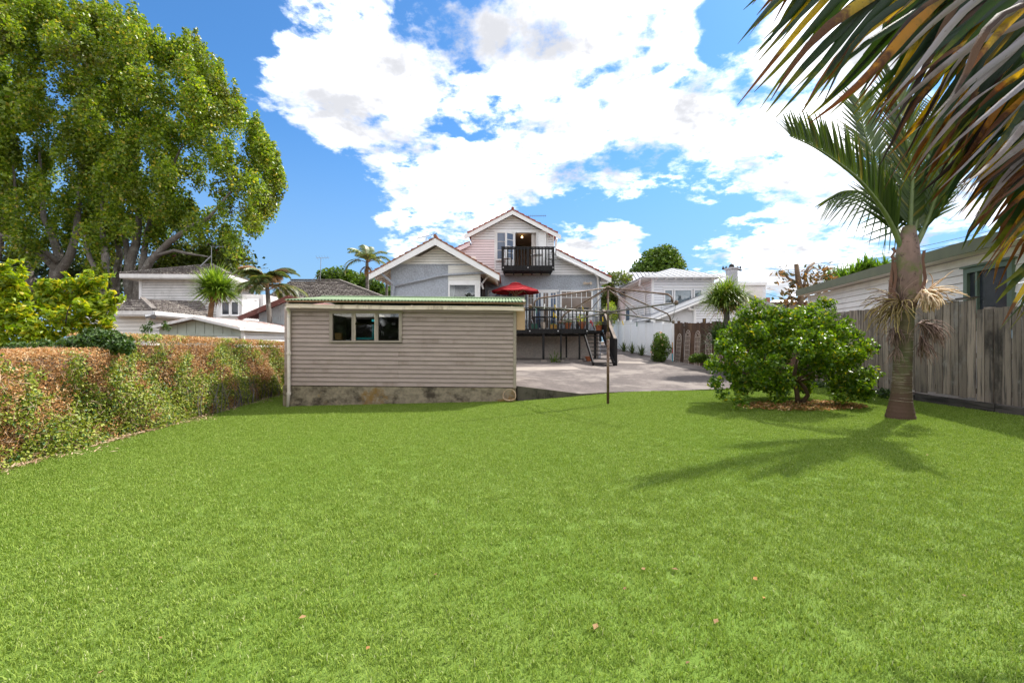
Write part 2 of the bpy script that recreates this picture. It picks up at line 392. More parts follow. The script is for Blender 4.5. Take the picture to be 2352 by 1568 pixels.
mat('trellis_iron', (.72, .62, .54), .5, .1, 9)
mat('shadow_backing', (.05, .045, .04), .95, .1, 3)  # dark sheet behind the board gaps, drawing the shadow under each lap
leafmat('big_leaf', (.065, .145, .010), (.33, .43, .035), (.48, .40, .07), .38, .48, t3=.90, patch=(.45, (.10, .10, .02), (.5, .75)))
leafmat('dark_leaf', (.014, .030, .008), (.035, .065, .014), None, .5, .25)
leafmat('under_leaf', (.05, .08, .012), (.16, .21, .02), (.16, .03, .04), .5, .4, t3=.94)
leafmat('lime_leaf', (.12, .23, .010), (.44, .52, .02), (.68, .58, .03), .42, .45, t3=.82)
leafmat('shrub_leaf', (.022, .065, .010), (.09, .16, .02), None, .45, .25)
leafmat('citrus_leaf', (.026, .080, .006), (.21, .34, .014), (.42, .38, .02), .36, .42, spec=.4, t3=.92)
leafmat('bush_leaf', (.035, .085, .008), (.13, .21, .022), None, .55, .35, spec=.3)
leafmat('hedge_leaf', (.13, .20, .012), (.50, .52, .07), (.06, .15, .03), .5, .30, t3=.78)
leafmat('hedge_dry', (.26, .11, .03), (.64, .34, .12), (.72, .52, .28), .8, .25, ttint=(1.1, 1, .8), t3=.84)
leafmat('hedge_twig', (.30, .17, .09), (.58, .44, .30), None, .8, .05)
leafmat('cabbage_leaf', (.07, .15, .012), (.26, .38, .05), None, .5, .4)
leafmat('grass_palm_leaf', (.07, .14, .015), (.24, .34, .05), (.42, .32, .12), .4, .4, t3=.93)
leafmat('palm_leaf', (.055, .10, .035), (.21, .26, .09), (.42, .34, .13), .45, .3, t3=.88)
leafmat('nikau_leaf', (.028, .058, .014), (.075, .115, .025), (.20, .17, .03), .38, .35, t3=.9)
leafmat('tropic_leaf', (.06, .14, .01), (.16, .28, .03), None, .45, .4)
leafmat('magnolia_leaf', (.05, .06, .02), (.20, .12, .04), (.32, .16, .05), .4, .25, t3=.7)
leafmat('dead_frond', (.17, .09, .04), (.34, .20, .09), None, .8, .25)
leafmat('flax_leaf', (.03, .06, .015), (.12, .16, .04), None, .4, .3)
leafmat('flower_pink', (.7, .25, .22), (.85, .75, .70), None, .6, .3)
leafmat('fruit_stalk_pale', (.60, .40, .24), (.82, .66, .46), None, .7, .2)
leafmat('fruit_stalk_gold', (.22, .15, .05), (.52, .40, .16), None, .7, .2)
leafmat('fruit_stalk_dead', (.10, .055, .045), (.36, .24, .19), None, .8, .1)
leafmat('grass_blade', (.115, .205, .018), (.33, .43, .075), (.50, .52, .26), .6, .30, ttint=(1.1, 1.1, .6), t3=.93, patch=(.55, (.19, .30, .03), (.45, .95)), spec=.25)
# ---------------------------------------------------------------- ground heights
def sm(t): t = max(0.0, min(1.0, t)); return t*t*(3-2*t)
def lawn_z(x, y=0): return .0231*(max(-7.0, min(x, 9.0))+5)*(1 if x > -5 else .5)
def drive_z(x, y):
    yy = max(11.0, min(y, 34))
    z = .20+.047*(yy-11.5)
    k = sm(1-(x-.12)/1.9)*sm((16-y)/4)
    z += .25*k
    if y < 13.5: z = max(z, lawn_z(x)+.012)
    return z
EDGE = [(-8.0, 15.0), (-5.31, 15.0), (-5.30, 10.47), (.13, 10.56), (.8, 10.85), (1.7, 11.22), (2.6, 11.62), (3.6, 11.75), (5.2, 11.85), (6.6, 12.1), (8.6, 12.6)]
def edge_y(x):
    for (a, b) in zip(EDGE, EDGE[1:]):
        if a[0] <= x <= b[0]:
            t = (x-a[0])/max(1e-6, b[0]-a[0]); return a[1]+(b[1]-a[1])*t
    return EDGE[0][1] if x < EDGE[0][0] else EDGE[-1][1]
def ground_z(x, y):
    if x < -6.9: return -.05+.9*sm((y-20)/30)
    z = drive_z(x, y)
    t = sm((y-edge_y(x)-.3)/1.5)
    return lawn_z(x)*(1-t)+z*t

def grid_mesh(name, xs, ys, zf, m, kind='structure'):
    V = [(x, y, zf(x, y)) for y in ys for x in xs]; nx = len(xs)
    F = [(j*nx+i, j*nx+i+1, (j+1)*nx+i+1, (j+1)*nx+i) for j in range(len(ys)-1) for i in range(nx-1)]
    me = npmesh(name, V, F, smooth=True); me.materials.append(m)
    o = bpy.data.objects.new(name, me); COL.objects.link(o); o['kind'] = kind; return o

def lawnmat():
    m, N, L = new_mat('lawn_soil')
    o = N.new('ShaderNodeOutputMaterial'); b = N.new('ShaderNodeBsdfPrincipled'); L.new(b.outputs[0], o.inputs[0]); b.inputs['Roughness'].default_value = .95
    v = pos(N, L)
    c = mixc(N, L, ramp(N, L, nz(N, L, v, 90, 4, .7), .35, .65), (.08, .135, .012), (.16, .24, .03))
    c = mixc(N, L, ramp(N, L, nz(N, L, v, .5, 3, .5), .4, .65), c, (.11, .19, .015))
    L.new(c, b.inputs['Base Color'])
    bn = N.new('ShaderNodeBump'); bn.inputs['Strength'].default_value = .6; bn.inputs['Distance'].default_value = .02
    L.new(nz(N, L, v, 120, 3, .6), bn.inputs['Height']); L.new(bn.outputs[0], b.inputs['Normal'])
lawnmat()

xs = sorted(set([-900, -400, -150, -80, -50, -35, -25, -18, -12, -9, -7.5, -6.92, -6.88] + [round(-6.5+i*.5, 2) for i in range(36)] + [12, 16, 22, 30, 45, 70, 120, 300, 900]))
ys = sorted(set([-900, -300, -100, -40, -20, -10, -5, 0, 4, 8] + [round(9+i*.5, 2) for i in range(52)] + [38, 42, 50, 70, 120, 300, 900]))
grid_mesh('ground', xs, ys, lambda x, y: ground_z(x, y)-.06, M['earth'])

# lawn: columns that end at its far edge
xs = [round(-7.0+i*.25, 3) for i in range(0, 62)]
xs = sorted(set(xs+[-5.31, -5.30, .13]))
V = []; F = []; rows = 56
for x in xs:
    ye = edge_y(x)+(.03 if x > .2 else .05)
    for j in range(rows+1):
        y = -4+(ye+4)*j/rows
        V.append((x, y, lawn_z(x)+.012*math.sin(x*1.3+1)*math.sin(y*.9)))
n1 = rows+1
F = [(i*n1+j, (i+1)*n1+j, (i+1)*n1+j+1, i*n1+j+1) for i in range(len(xs)-1) for j in range(rows)]
lawn_me = npmesh('lawn', V, F, smooth=True); lawn_me.materials.append(M['lawn_soil'])
lawn = bpy.data.objects.new('lawn', lawn_me); COL.objects.link(lawn); lawn['kind'] = 'structure'

# driveway sheet
def fence_x(y): return 8.22-.0018*(y-6)-(max(0, y-12.5)**1.15)*.078 if y < 20.6 else 7.30-(y-20.6)*.055
V = []; F = []
ysd = [round(10.2+i*.3, 2) for i in range(78)]
nx = 40
for y in ysd:
    for i in range(nx+1):
        xa = -5.0; xb = fence_x(y)+.05
        x = xa+(xb-xa)*i/nx
        yy = max(y, edge_y(x)) if x > .13 else max(y, 10.58)
        V.append((x, yy, drive_z(x, yy)+.004))
F = [(j*(nx+1)+i, j*(nx+1)+i+1, (j+1)*(nx+1)+i+1, (j+1)*(nx+1)+i) for j in range(len(ysd)-1) for i in range(nx)]
me = npmesh('driveway', V, F, smooth=True); me.materials.append(M['asphalt'])
o = bpy.data.objects.new('driveway', me); COL.objects.link(o); o['kind'] = 'structure'
# paler concrete strip that comes out from behind the shed, and the path under the deck
def strip(name, pts, m, lift=.010):
    mb = MB()
    mb.poly(*[(x, y, drive_z(x, y)+lift) for (x, y) in pts])
    o = mb.build(name, m); o['kind'] = 'structure'; return o
strip('concrete_path', [(.1, 16.5), (2.6, 16.9), (2.4, 18.0), (.1, 17.7)], M['path_concrete'])
strip('concrete_path', [(-1.5, 19.9), (3.1, 19.9), (3.1, 21.95), (-1.5, 21.95)], M['path_concrete'])
strip('concrete_path', [(4.5, 19.4), (5.6, 19.1), (6.0, 19.7), (4.8, 20.4)], M['path_concrete'])

# low concrete edge that holds up the driveway beside the shed
t = thing('retaining_wall', (.2, 10.6, lawn_z(0)), 'low stained concrete retaining wall between lawn and driveway, tapering away from the shed', 'wall')
ep = [(-5.2+5.33+.0, 10.50), (.8, 10.79), (1.7, 11.17), (2.6, 11.58)]
for (a, b) in zip(ep, ep[1:]):
    mb = MB(); za, zb = drive_z(*a), drive_z(*b)
    if (a == ep[0]): za = .46
    dx, dy = b[0]-a[0], b[1]-a[1]; l = math.hypot(dx, dy); nx_, ny_ = -dy/l*.10, dx/l*.10
    mb.hexa([(a[0], a[1], -.1), (b[0]-.004, b[1], -.1), (b[0]+nx_-.004, b[1]+ny_, -.1), (a[0]+nx_, a[1]+ny_, -.1),
             (a[0], a[1], za+.012), (b[0]-.004, b[1], zb+.012), (b[0]+nx_-.004, b[1]+ny_, zb+.012), (a[0]+nx_, a[1]+ny_, za+.012)])
    mb.build('wall_segment', M['edge_concrete'], t)

# ---------------------------------------------------------------- grass
def tuft(name, nb, r, h, w, seed):
    g = np.random.default_rng(seed); V = []; F = []; A = []
    for i in range(nb):
        a = g.uniform(0, 6.283); rr = r*math.sqrt(g.uniform()); bx, by = rr*math.cos(a), rr*math.sin(a)
        d = g.uniform(0, 6.283); lean = g.uniform(.25, 1.1)*h; hh = h*g.uniform(.45, 1.1); ww = w*g.uniform(.7, 1.3)
        px, py = -math.sin(d)*ww/2, math.cos(d)*ww/2
        mx, my = bx+math.cos(d)*lean*.35, by+math.sin(d)*lean*.35
        ex, ey = bx+math.cos(d)*lean, by+math.sin(d)*lean
        b = len(V)
        V += [(bx-px, by-py, -.004), (bx+px, by+py, -.004), (mx+px, my+py, hh*.62), (mx-px, my-py, hh*.62), (ex, ey, hh), (ex+.0005, ey, hh)]
        F += [(b, b+1, b+2, b+3), (b+3, b+2, b+5, b+4)]; q = g.uniform(); A += [q, q]
    me = npmesh(name, V, F, [('rnd', 'FACE', A)]); me.materials.append(M['grass_blade'])
    return bpy.data.objects.new(name, me)
tufts = [tuft('grass_tuft', 40, .075, .021, .0032, 11), tuft('grass_tuft', 36, .08, .025, .0032, 12), tuft('grass_tuft', 36, .07, .016, .0038, 13)]
go = bpy.data.objects.new('grass', lawn_me.copy()); COL.objects.link(go); go['kind'] = 'stuff'
go['label'] = 'short mown green lawn grass between the hedge, the shed and the fence'; go['category'] = 'grass'
ng = bpy.data.node_groups.new('grass_scatter', 'GeometryNodeTree')
ng.interface.new_socket('Geometry', in_out='INPUT', socket_type='NodeSocketGeometry')
ng.interface.new_socket('Geometry', in_out='OUTPUT', socket_type='NodeSocketGeometry')
N = ng.nodes; L = ng.links
gi = N.new('NodeGroupInput'); gout = N.new('NodeGroupOutput'); jn = N.new('GeometryNodeJoinGeometry')
for k, tf in enumerate(tufts):
    dp = N.new('GeometryNodeDistributePointsOnFaces'); dp.inputs['Density'].default_value = 165; dp.inputs['Seed'].default_value = k+3
    oi = N.new('GeometryNodeObjectInfo'); oi.inputs['Object'].default_value = tf
    ip = N.new('GeometryNodeInstanceOnPoints')
    rv = N.new('FunctionNodeRandomValue'); rv.data_type = 'FLOAT_VECTOR'
    rv.inputs[0].default_value = (-.12, -.12, 0); rv.inputs[1].default_value = (.12, .12, 6.283)
    rs = N.new('FunctionNodeRandomValue'); rs.data_type = 'FLOAT'; rs.inputs[2].default_value = .75; rs.inputs[3].default_value = 1.25
    L.new(gi.outputs[0], dp.inputs[0]); L.new(dp.outputs[0], ip.inputs['Points']); L.new(oi.outputs['Geometry'], ip.inputs['Instance'])
    L.new(rv.outputs[0], ip.inputs['Rotation']); L.new(rs.outputs[1], ip.inputs['Scale']); L.new(ip.outputs[0], jn.inputs[0])
L.new(jn.outputs[0], gout.inputs[0])
md = go.modifiers.new('scatter', 'NODES'); md.node_group = ng

# ---------------------------------------------------------------- foliage helpers
def unit(v): return v/np.maximum(np.linalg.norm(v, axis=-1, keepdims=True), 1e-9)
def leaf_mesh(name, C, size, mat_, aspect=.55, normal=None, nrand=.8, droop=0.0, loc=(0, 0, 0), rnd=None, fold=.15, lrange=(.6, 1.3)):
    """C (n,3) centres: each a folded leaf blade of two quads"""
    n = len(C)
    D = unit(rng.normal(size=(n, 3))+np.array([0, 0, -droop]))
    if normal is None: Nn = rng.normal(size=(n, 3))
    else: Nn = np.asarray(normal)+rng.normal(size=(n, 3))*nrand
    Nn = unit(Nn); D = unit(D-Nn*(D*Nn).sum(1, keepdims=True)); S = np.cross(Nn, D)
    s = (size*rng.uniform(*lrange, size=(n, 1))) if np.isscalar(size) else np.asarray(size).reshape(n, 1)*rng.uniform(*lrange, size=(n, 1))
    w = s*aspect*.5
    up = Nn*w*fold*2
    a = C-D*s*.5; b = C+D*s*.5
    q1 = C+S*w+up; q2 = C-S*w+up
    V = np.stack([a, q1, b, q2], 1).reshape(-1, 3)-np.array(loc)
    i = np.arange(n)*4
    F = np.concatenate([np.stack([i, i+1, i+2], 1), np.stack([i, i+2, i+3], 1)], 0)
    r = rng.uniform(size=n) if rnd is None else rnd
    me = npmesh(name, V, F, [('rnd', 'FACE', np.concatenate([r, r]))]); me.materials.append(mat_)
    return me

def clump_points(cl, n, inner=.35, flat=1.0):
    """cl: (k,4) spheres; points denser towards their shells, with their outward directions"""
    cl = np.asarray(cl, float); wgt = cl[:, 3]**2; idx = rng.choice(len(cl), n, p=wgt/wgt.sum())
    d = unit(rng.normal(size=(n, 3))); r = cl[idx, 3]*(inner+(1-inner)*rng.uniform(size=n)**.6)
    off = d*r[:, None]; off[:, 2] *= flat
    return cl[idx, :3]+off, d

def place_mesh(name, me, parent, loc=None):
    o = bpy.data.objects.new(name, me); COL.objects.link(o); o.parent = parent; return o

def branches(mb, p, d, length, r, depth, spread=.55, up=.25, kids=3, seg=4, tips=None, taper=.62):
    p = Vector(p); d = Vector(d).normalized(); pts = [p.copy()]; rs = [r]
    for i in range(seg):
        d = (d+Vector((random.gauss(0, .12), random.gauss(0, .12), random.gauss(0, .08)+up*.15))).normalized()
        p = p+d*length/seg; pts.append(p.copy()); rs.append(r*(1-(1-taper)*(i+1)/seg))
    mb.tube(pts, rs, 8 if r > .08 else 5, cap=False)
    if tips is not None: tips.append(p.copy())
    if depth <= 0: return
    for k in range(kids):
        a = 2*math.pi*(k+random.random()*.6)/kids
        side = d.cross(Vector((0, 0, 1)));
        if side.length < .2: side = Vector((1, 0, 0))
        side.normalize(); s2 = d.cross(side)
        nd = (d+(side*math.cos(a)+s2*math.sin(a))*spread*random.uniform(.7, 1.3)+Vector((0, 0, up))).normalized()
        branches(mb, pts[-1 if k else -2], nd, length*random.uniform(.6, .85), rs[-1]*.8, depth-1, spread, up, kids, seg, tips, taper)

# ---------------------------------------------------------------- siding and roofs
def siding_rows(z0, z1, h, xl, xr, holes=()):
    """rows of boards [(z, z', [(xa, xb, xa', xb')...])] with xl/xr functions of z"""
    out = []; n = max(1, round((z1-z0)/h)); hh = (z1-z0)/n
    for i in range(n):
        a, b = z0+i*hh, z0+(i+1)*hh; zc = (a+b)/2
        segs = [(xl(a), xr(a), xl(b), xr(b))]
        for (hx0, hx1, hz0, hz1) in holes:
            if hz0 < zc < hz1:
                ns = []
                for (p, q, p2, q2) in segs:
                    if hx0 >= max(q, q2) or hx1 <= min(p, p2): ns.append((p, q, p2, q2)); continue
                    if hx0 > p: ns.append((p, hx0, min(p2, hx0), hx0))
                    if hx1 < q: ns.append((hx1, q, hx1, max(q2, hx1)))
                segs = ns
        out.append((a, b, [s for s in segs if s[1]-s[0] > .01]))
    return out

def board(mb, O, ax, nrm, s, a, b, t0=.030, t1=.004, gap=.009):
    """one lap board: bottom edge proud by t0, top by t1. O origin (x,y), ax along, nrm outward"""
    O = Vector((O[0], O[1], 0)); ax = Vector((ax[0], ax[1], 0)); n = Vector((nrm[0], nrm[1], 0)); Z = Vector((0, 0, 1))
    p, q, p2, q2 = s
    if q2 < p2: q2 = p2 = (p2+q2)/2
    a += gap; b -= .004
    def pt(u, t, z): return O+ax*u+n*t+Z*z
    mb.hexa([pt(p, t0, a), pt(q, t0, a), pt(q, -.004, a), pt(p, -.004, a), pt(p2, t1, b), pt(q2, t1, b), pt(q2, -.004, b), pt(p2, -.004, b)])

def siding(parent, name, m, O, ax, nrm, z0, z1, h, xl, xr, holes=(), joined=True):
    if not callable(xl): xl_ = xl; xl = lambda z: xl_
    if not callable(xr): xr_ = xr; xr = lambda z: xr_
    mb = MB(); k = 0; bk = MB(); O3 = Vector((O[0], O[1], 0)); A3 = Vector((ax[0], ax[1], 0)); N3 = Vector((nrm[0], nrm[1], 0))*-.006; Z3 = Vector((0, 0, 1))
    for (a, b, segs) in siding_rows(z0, z1, h, xl, xr, holes):
        for s in segs:
            p_, q_, p2_, q2_ = s
            if q2_ < p2_: q2_ = p2_ = (p2_+q2_)/2
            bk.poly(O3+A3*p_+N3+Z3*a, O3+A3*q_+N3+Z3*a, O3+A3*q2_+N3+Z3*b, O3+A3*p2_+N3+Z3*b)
            if joined: board(mb, O, ax, nrm, s, a, b)
            else:
                q = MB(); board(q, O, ax, nrm, s, a, b); q.build(name, m, parent)
    bk.build('shadow_backing', M['shadow_backing'], parent)  # added dark sheet whose colour makes the lap shadows
    if joined:
        o = mb.build(name, m, parent); o['kind'] = 'stuff'; return o

def tiled(parent, name, m, E0, E1, Q0, Q1, n, h=.03, jag=None, base=True):
    """courses of tiles from the eave E0-E1 up to the ridge Q0-Q1; each course stands proud of the next"""
    E0, E1, Q0, Q1 = map(Vector, (E0, E1, Q0, Q1))
    nr = (E1-E0).cross(Q0-E0) if (Q0-E0).length > .01 else (E1-E0).cross(Q1-E0)
    nr.normalize()
    if nr.z < 0: nr = -nr
    mb = MB()
    for i in range(n):
        t, t2 = i/n, min(1, (i+1.05)/n)
        a, b, c, d = E0.lerp(Q0, t), E1.lerp(Q1, t), E1.lerp(Q1, t2), E0.lerp(Q0, t2)
        if (a-b).length < .03: continue
        k = max(1, int((a-b).length/.30)) if jag else 1
        for j in range(k):
            u0, u1 = j/k, (j+1)/k-.01*(jag is not None)
            hh = h*(1+(random.uniform(-.2, .35) if jag else 0))
            p = [a.lerp(b, u0), a.lerp(b, u1), d.lerp(c, u1), d.lerp(c, u0)]
            mb.hexa([p[0]-nr*.03, p[1]-nr*.03, p[2]-nr*.03, p[3]-nr*.03, p[0]+nr*hh, p[1]+nr*hh, p[2]+nr*.002, p[3]+nr*.002])
    o = mb.build(name, m, parent); o['kind'] = 'stuff'; return o

def corrugated(parent, name, m, E0, E1, Q0, Q1, pitch=.076, amp=.013, thick=.002):
    E0, E1, Q0, Q1 = map(Vector, (E0, E1, Q0, Q1))
    nr = (E1-E0).cross(Q0-E0).normalized()
    if nr.z < 0: nr = -nr
    L_ = (E1-E0).length; n = int(L_/pitch*8); V = []
    for lay in (0, 1):
        for i in range(n+1):
            t = i/n; a = math.sin(2*math.pi*t*L_/pitch)*amp - lay*thick
            for k in range(2):
                p = (E0.lerp(E1, t) if k == 0 else Q0.lerp(Q1, t))+nr*a
                V.append(tuple(p))
    F = []
    for lay in (0, 1):
        b = lay*(n+1)*2
        for i in range(n): F.append((b+2*i, b+2*i+2, b+2*i+3, b+2*i+1))
    m2 = (n+1)*2
    for i in range(n):
        F.append((2*i, m2+2*i, m2+2*i+2, 2*i+2)); F.append((2*i+1, 2*i+3, m2+2*i+3, m2+2*i+1))
    o0 = wloc(parent); V = np.array(V)-np.array(o0)
    me = npmesh(name, V, F, smooth=False); me.materials.append(m)
    return place_mesh(name, me, parent)

def window(parent, x0, x1, y, z0, z1, frame=.06, cols=1, rows=1, top=None, fm='white_paint', gm='glass', depth=.07, sill=True, room=None, nrm=-1, pane_each=False, topcols=None):
    """window facing -y at plane y: frame > panes, glazing bars; a room box behind when asked"""
    fmat, gmat = M[fm], M[gm]
    f = MB(); yo = y-depth*.6; yi = y+depth*.4
    f.box(x0-frame, x0, yo, yi, z0-frame, z1+frame); f.box(x1, x1+frame, yo, yi, z0-frame, z1+frame)
    f.box(x0, x1, yo, yi, z1, z1+frame); f.box(x0, x1, yo, yi, z0-frame, z0)
    fo = f.build('window', fmat, parent)
    g = MB(); yg = y-.01; g.box(x0+.001, x1-.001, yg, yg+.004, z0+.001, z1-.001); g.build('pane', gmat, fo)
    bw = .022; b = MB(); any_ = False
    for i in range(1, cols):
        xx = x0+(x1-x0)*i/cols; b.box(xx-bw/2, xx+bw/2, y-.03, y-.0105, z0+.002, (z1 if top is None else top)-.002); any_ = True
    for j in range(1, rows):
        zz = z0+(z1-z0)*j/rows; b.box(x0+.002, x1-.002, y-.034, y-.0108, zz-bw/2, zz+bw/2); any_ = True
    if top is not None:
        b.box(x0+.002, x1-.002, y-.036, y-.0109, top-bw/2, top+bw/2); any_ = True
        tcn = topcols or cols*2
        for i in range(1, tcn):
            xx = x0+(x1-x0)*i/tcn; b.box(xx-bw/2, xx+bw/2, y-.03, y-.0106, top+bw/2, z1-.002)
    if any_: b.build('glazing_bar', fmat, fo)
    if sill:
        s = MB(); s.box(x0-frame-.03, x1+frame+.03, yo-.05, yo-.001, z0-frame-.03, z0-frame+.01); s.build('sill', fmat, fo)
    return fo

def room_box(parent, x0, x1, y0, y1, z0, z1, m, name='room'):
    mb = MB()
    mb.poly((x0, y1, z0), (x1, y1, z0), (x1, y1, z1), (x0, y1, z1))
    mb.poly((x0, y0, z0), (x0, y1, z0), (x0, y1, z1), (x0, y0, z1)); mb.poly((x1, y0, z0), (x1, y1, z0), (x1, y1, z1), (x1, y0, z1))
    mb.poly((x0, y0, z0), (x1, y0, z0), (x1, y1, z0), (x0, y1, z0)); mb.poly((x0, y0, z1), (x1, y0, z1), (x1, y1, z1), (x0, y1, z1))
    return mb.build(name, m, parent)

def curtain(parent, x0, x1, y, z0, z1, m, folds=6, amp=.03):
    V = []; F = []; n = folds*8
    for i in range(n+1):
        t = i/n; x = x0+(x1-x0)*t; yy = y+amp*math.sin(t*folds*6.283)
        V += [(x, yy, z0), (x+.01*math.sin(i), yy, z1)]
    F = [(2*i, 2*i+2, 2*i+3, 2*i+1) for i in range(n)]
    o0 = wloc(parent); me = npmesh('curtain', np.array(V)-np.array(o0), F, smooth=True); me.materials.append(m)
    return place_mesh('curtain', me, parent)

# ---------------------------------------------------------------- garden shed
SX0, SX1, SY = -5.19, .10, 10.50
shed = thing('garden_shed', ((SX0+SX1)/2, SY, 0), 'long low taupe weatherboard shed with green corrugated roof on a stained block foundation', 'shed')
def sag(x, z): return z-.0095*(x-SX0)       # the whole shed drops a little to the right
WX0, WX1, WZ0, WZ1 = P(765, 780, SY)[0], P(917, 780, SY)[0], P(765, 780, SY)[2], P(765, 720.5, SY)[2]
zb, zt = P(670, 884.5, SY)[2], P(670, 706, SY)[2]
rows_ = siding_rows(zb, zt, (zt-zb)/17.6, lambda z: SX0+.10, lambda z: SX1-.07, [(WX0-.07, WX1+.07, WZ0-.06, WZ1+.06)])
for ri, (a, b, segs) in enumerate(rows_):
    for s in segs:
        cuts = [s[0]]
        for xc in ((-2.62, -.62) if ri < 9 else (-.62,)) :
            if s[0] < xc-.3 and xc < s[1]-.3 and (ri % 2 == 0 or ri < 9): cuts.append(xc)
        cuts.append(s[1])
        for (xa, xb) in zip(cuts, cuts[1:]):
            mb = MB(); j = random.uniform(-.0015, .0015); g = .0012
            za, zb_ = sag(xa, a)+j, sag(xb, a)+j; zc, zd = sag(xa, b)+.008, sag(xb, b)+.008
            y0, y1, yb = SY-.027+j, SY-.004, SY+.004; za += .006; zb_ += .006; zc -= .009; zd -= .009
            mb.hexa([(xa+g, y0, za), (xb-g, y0, zb_), (xb-g, yb, zb_), (xa+g, yb, za), (xa+g, y1, zc), (xb-g, y1, zd), (xb-g, yb, zd), (xa+g, yb, zc)])
            mb.build('weatherboard', M['taupe_board'], shed)
# narrow return of boards past the left corner
for ri, (a, b, segs) in enumerate(rows_):
    mb = MB(); x1_, x0_ = SX0+.005, SX0-.10
    mb.hexa([(x0_, SY+.07, a+.004), (x1_, SY-.014, a), (x1_, SY+.02, a), (x0_, SY+.10, a+.004), (x0_, SY+.085, b+.01), (x1_, SY+.003, b+.007), (x1_, SY+.02, b+.007), (x0_, SY+.10, b+.01)])
    mb.build('weatherboard', M['taupe_board'], shed)
def box_sag(x0, x1, y0, y1, z0, z1, nm, m, par=shed):
    mb = MB(); mb.hexa([(x0, y0, sag(x0, z0)), (x1, y0, sag(x1, z0)), (x1, y1, sag(x1, z0)), (x0, y1, sag(x0, z0)), (x0, y0, sag(x0, z1)), (x1, y0, sag(x1, z1)), (x1, y1, sag(x1, z1)), (x0, y1, sag(x0, z1))])
    return mb.build(nm, M[m], par)
mb = MB(); mb.hexa([(SX0+.02, SY+.006, zb), (SX1-.05, SY+.006, zb-.05), (SX1-.05, SY+.02, zb-.05), (SX0+.02, SY+.02, zb), (SX0+.02, SY+.006, WZ0), (SX1-.05, SY+.006, WZ0), (SX1-.05, SY+.02, WZ0), (SX0+.02, SY+.02, WZ0)]); mb.box(SX0+.02, WX0-.01, SY+.006, SY+.02, WZ0+.001, zt); mb.box(WX1+.01, SX1-.05, SY+.006, SY+.02, WZ0+.001, zt-.03); mb.build('shadow_backing', M['shadow_backing'], shed)  # dark backing that stands in for shade between the shed boards
box_sag(SX1-.07, SX1, SY-.034, SY+.02, zb-.01, zt+.02, 'corner_board', 'taupe_trim')
box_sag(SX0+.005, SX0+.10, SY-.036, SY+.02, zb, zt+.02, 'corner_board', 'taupe_trim')
# shed sides, back and floor: real walls behind the boards
DEP = 3.65
mb = MB()
for x in (SX0-.0, SX1-.06):
    mb.box(x+.01, x+.05, SY+.03, SY+DEP, .0, 2.26)
mb.box(SX0+.06, SX1-.07, SY+DEP-.05, SY+DEP, .0, 2.26)
mb.build('wall', M['taupe_trim'], shed)
mb = MB(); mb.box(SX0+.07, SX1-.08, SY+.04, SY+DEP-.06, .45, .50); mb.build('floor', M['interior_dark'], shed)
mb = MB(); mb.box(SX0+.07, SX1-.08, SY+DEP-.09, SY+DEP-.055, .5, 2.2); mb.build('lining', M['interior_dark'], shed)
# foundation of concrete blocks
ztopf = sag(SX0, zb)
fx0, fx1 = SX0-.02, SX1-.02; zc_ = [-.35, -.12, .10, .30, zb-.012]
for j in range(4):
    x = fx0-(.2 if j % 2 else 0)
    while x < fx1:
        xa, xb = max(x, fx0), min(x+.80, fx1); x += .80
        if xb-xa < .05: continue
        box_sag(xa+.001, xb-.001, SY-.012+random.uniform(-.001, .001), SY+.16, zc_[j]+.001, zc_[j+1]-.001, 'block', 'concrete_block')
box_sag(fx0-.09, fx0-.003, SY+.03, SY+.9, -.3, zb-.01, 'foundation_return', 'concrete_block')
# window: surround, two mullions, three bays; the middle one is louvred
f = MB(); yo, yi = SY-.045, SY+.05
f.box(WX0-.07, WX0, yo, yi, WZ0-.02, WZ1+.04); f.box(WX1, WX1+.07, yo, yi, WZ0-.02, WZ1+.04)
f.box(WX0-.09, WX1+.10, yo-.012, yi, WZ1+.04, WZ1+.075); f.box(WX0, WX1, yo, yi, WZ1, WZ1+.04); f.box(WX0-.07, WX1+.07, yo-.012, yi, WZ0-.06, WZ0-.02)
b1, b2 = P(812, 0, SY)[0], P(866, 0, SY)[0]
for bx in (b1, b2): f.box(bx-.035, bx+.035, yo+.01, yi, WZ0-.02, WZ1)
wf = f.build('window_frame', M['taupe_trim'], shed)
for (xa, xb) in ((WX0, b1-.035), (b2+.035, WX1)):
    g = MB(); g.box(xa+.002, xb-.002, SY+.0, SY+.004, WZ0-.018, WZ1-.002); g.build('pane', M['dull_glass'], wf)
for xa in (b1+.035, b2-.05): 
    g = MB(); g.box(xa, xa+.015, SY-.03, SY+.03, WZ0-.018, WZ1-.002); g.build('louvre_channel', M['gutter_paint'], wf)
nl = 5; hl = (WZ1-WZ0)/nl
for i in range(nl):
    g = MB(); za = WZ0+i*hl-.01
    tilt = .001 if i != 3 else .06
    g.hexa([(b1+.052, SY-.003-tilt, za), (b2-.052, SY-.003-tilt, za), (b2-.052, SY+.001-tilt, za), (b1+.052, SY+.001-tilt, za),
            (b1+.052, SY-.003+tilt, za+hl-.002), (b2-.052, SY-.003+tilt, za+hl-.002), (b2-.052, SY+.001+tilt, za+hl-.002), (b1+.052, SY+.001+tilt, za+hl-.002)])
    g.build('louvre_pane', M['dull_glass'], wf)
t = thing('blue_frame', (b2-.1, SY+.12, WZ0), 'bright blue frame leaning inside the louvred shed window', 'timber')
mb = MB(); mb.box(b2-.125, b2-.06, SY+.012, SY+.035, WZ0-.1, WZ1-.12); mb.build('upright', M['louvre_blue'], t)  # upright leg of the L-shaped blue frame
mb = MB(); mb.box(b1+.06, b2-.128, SY+.012, SY+.035, WZ0-.10, WZ0+.055); mb.build('crosspiece', M['louvre_blue'], t)
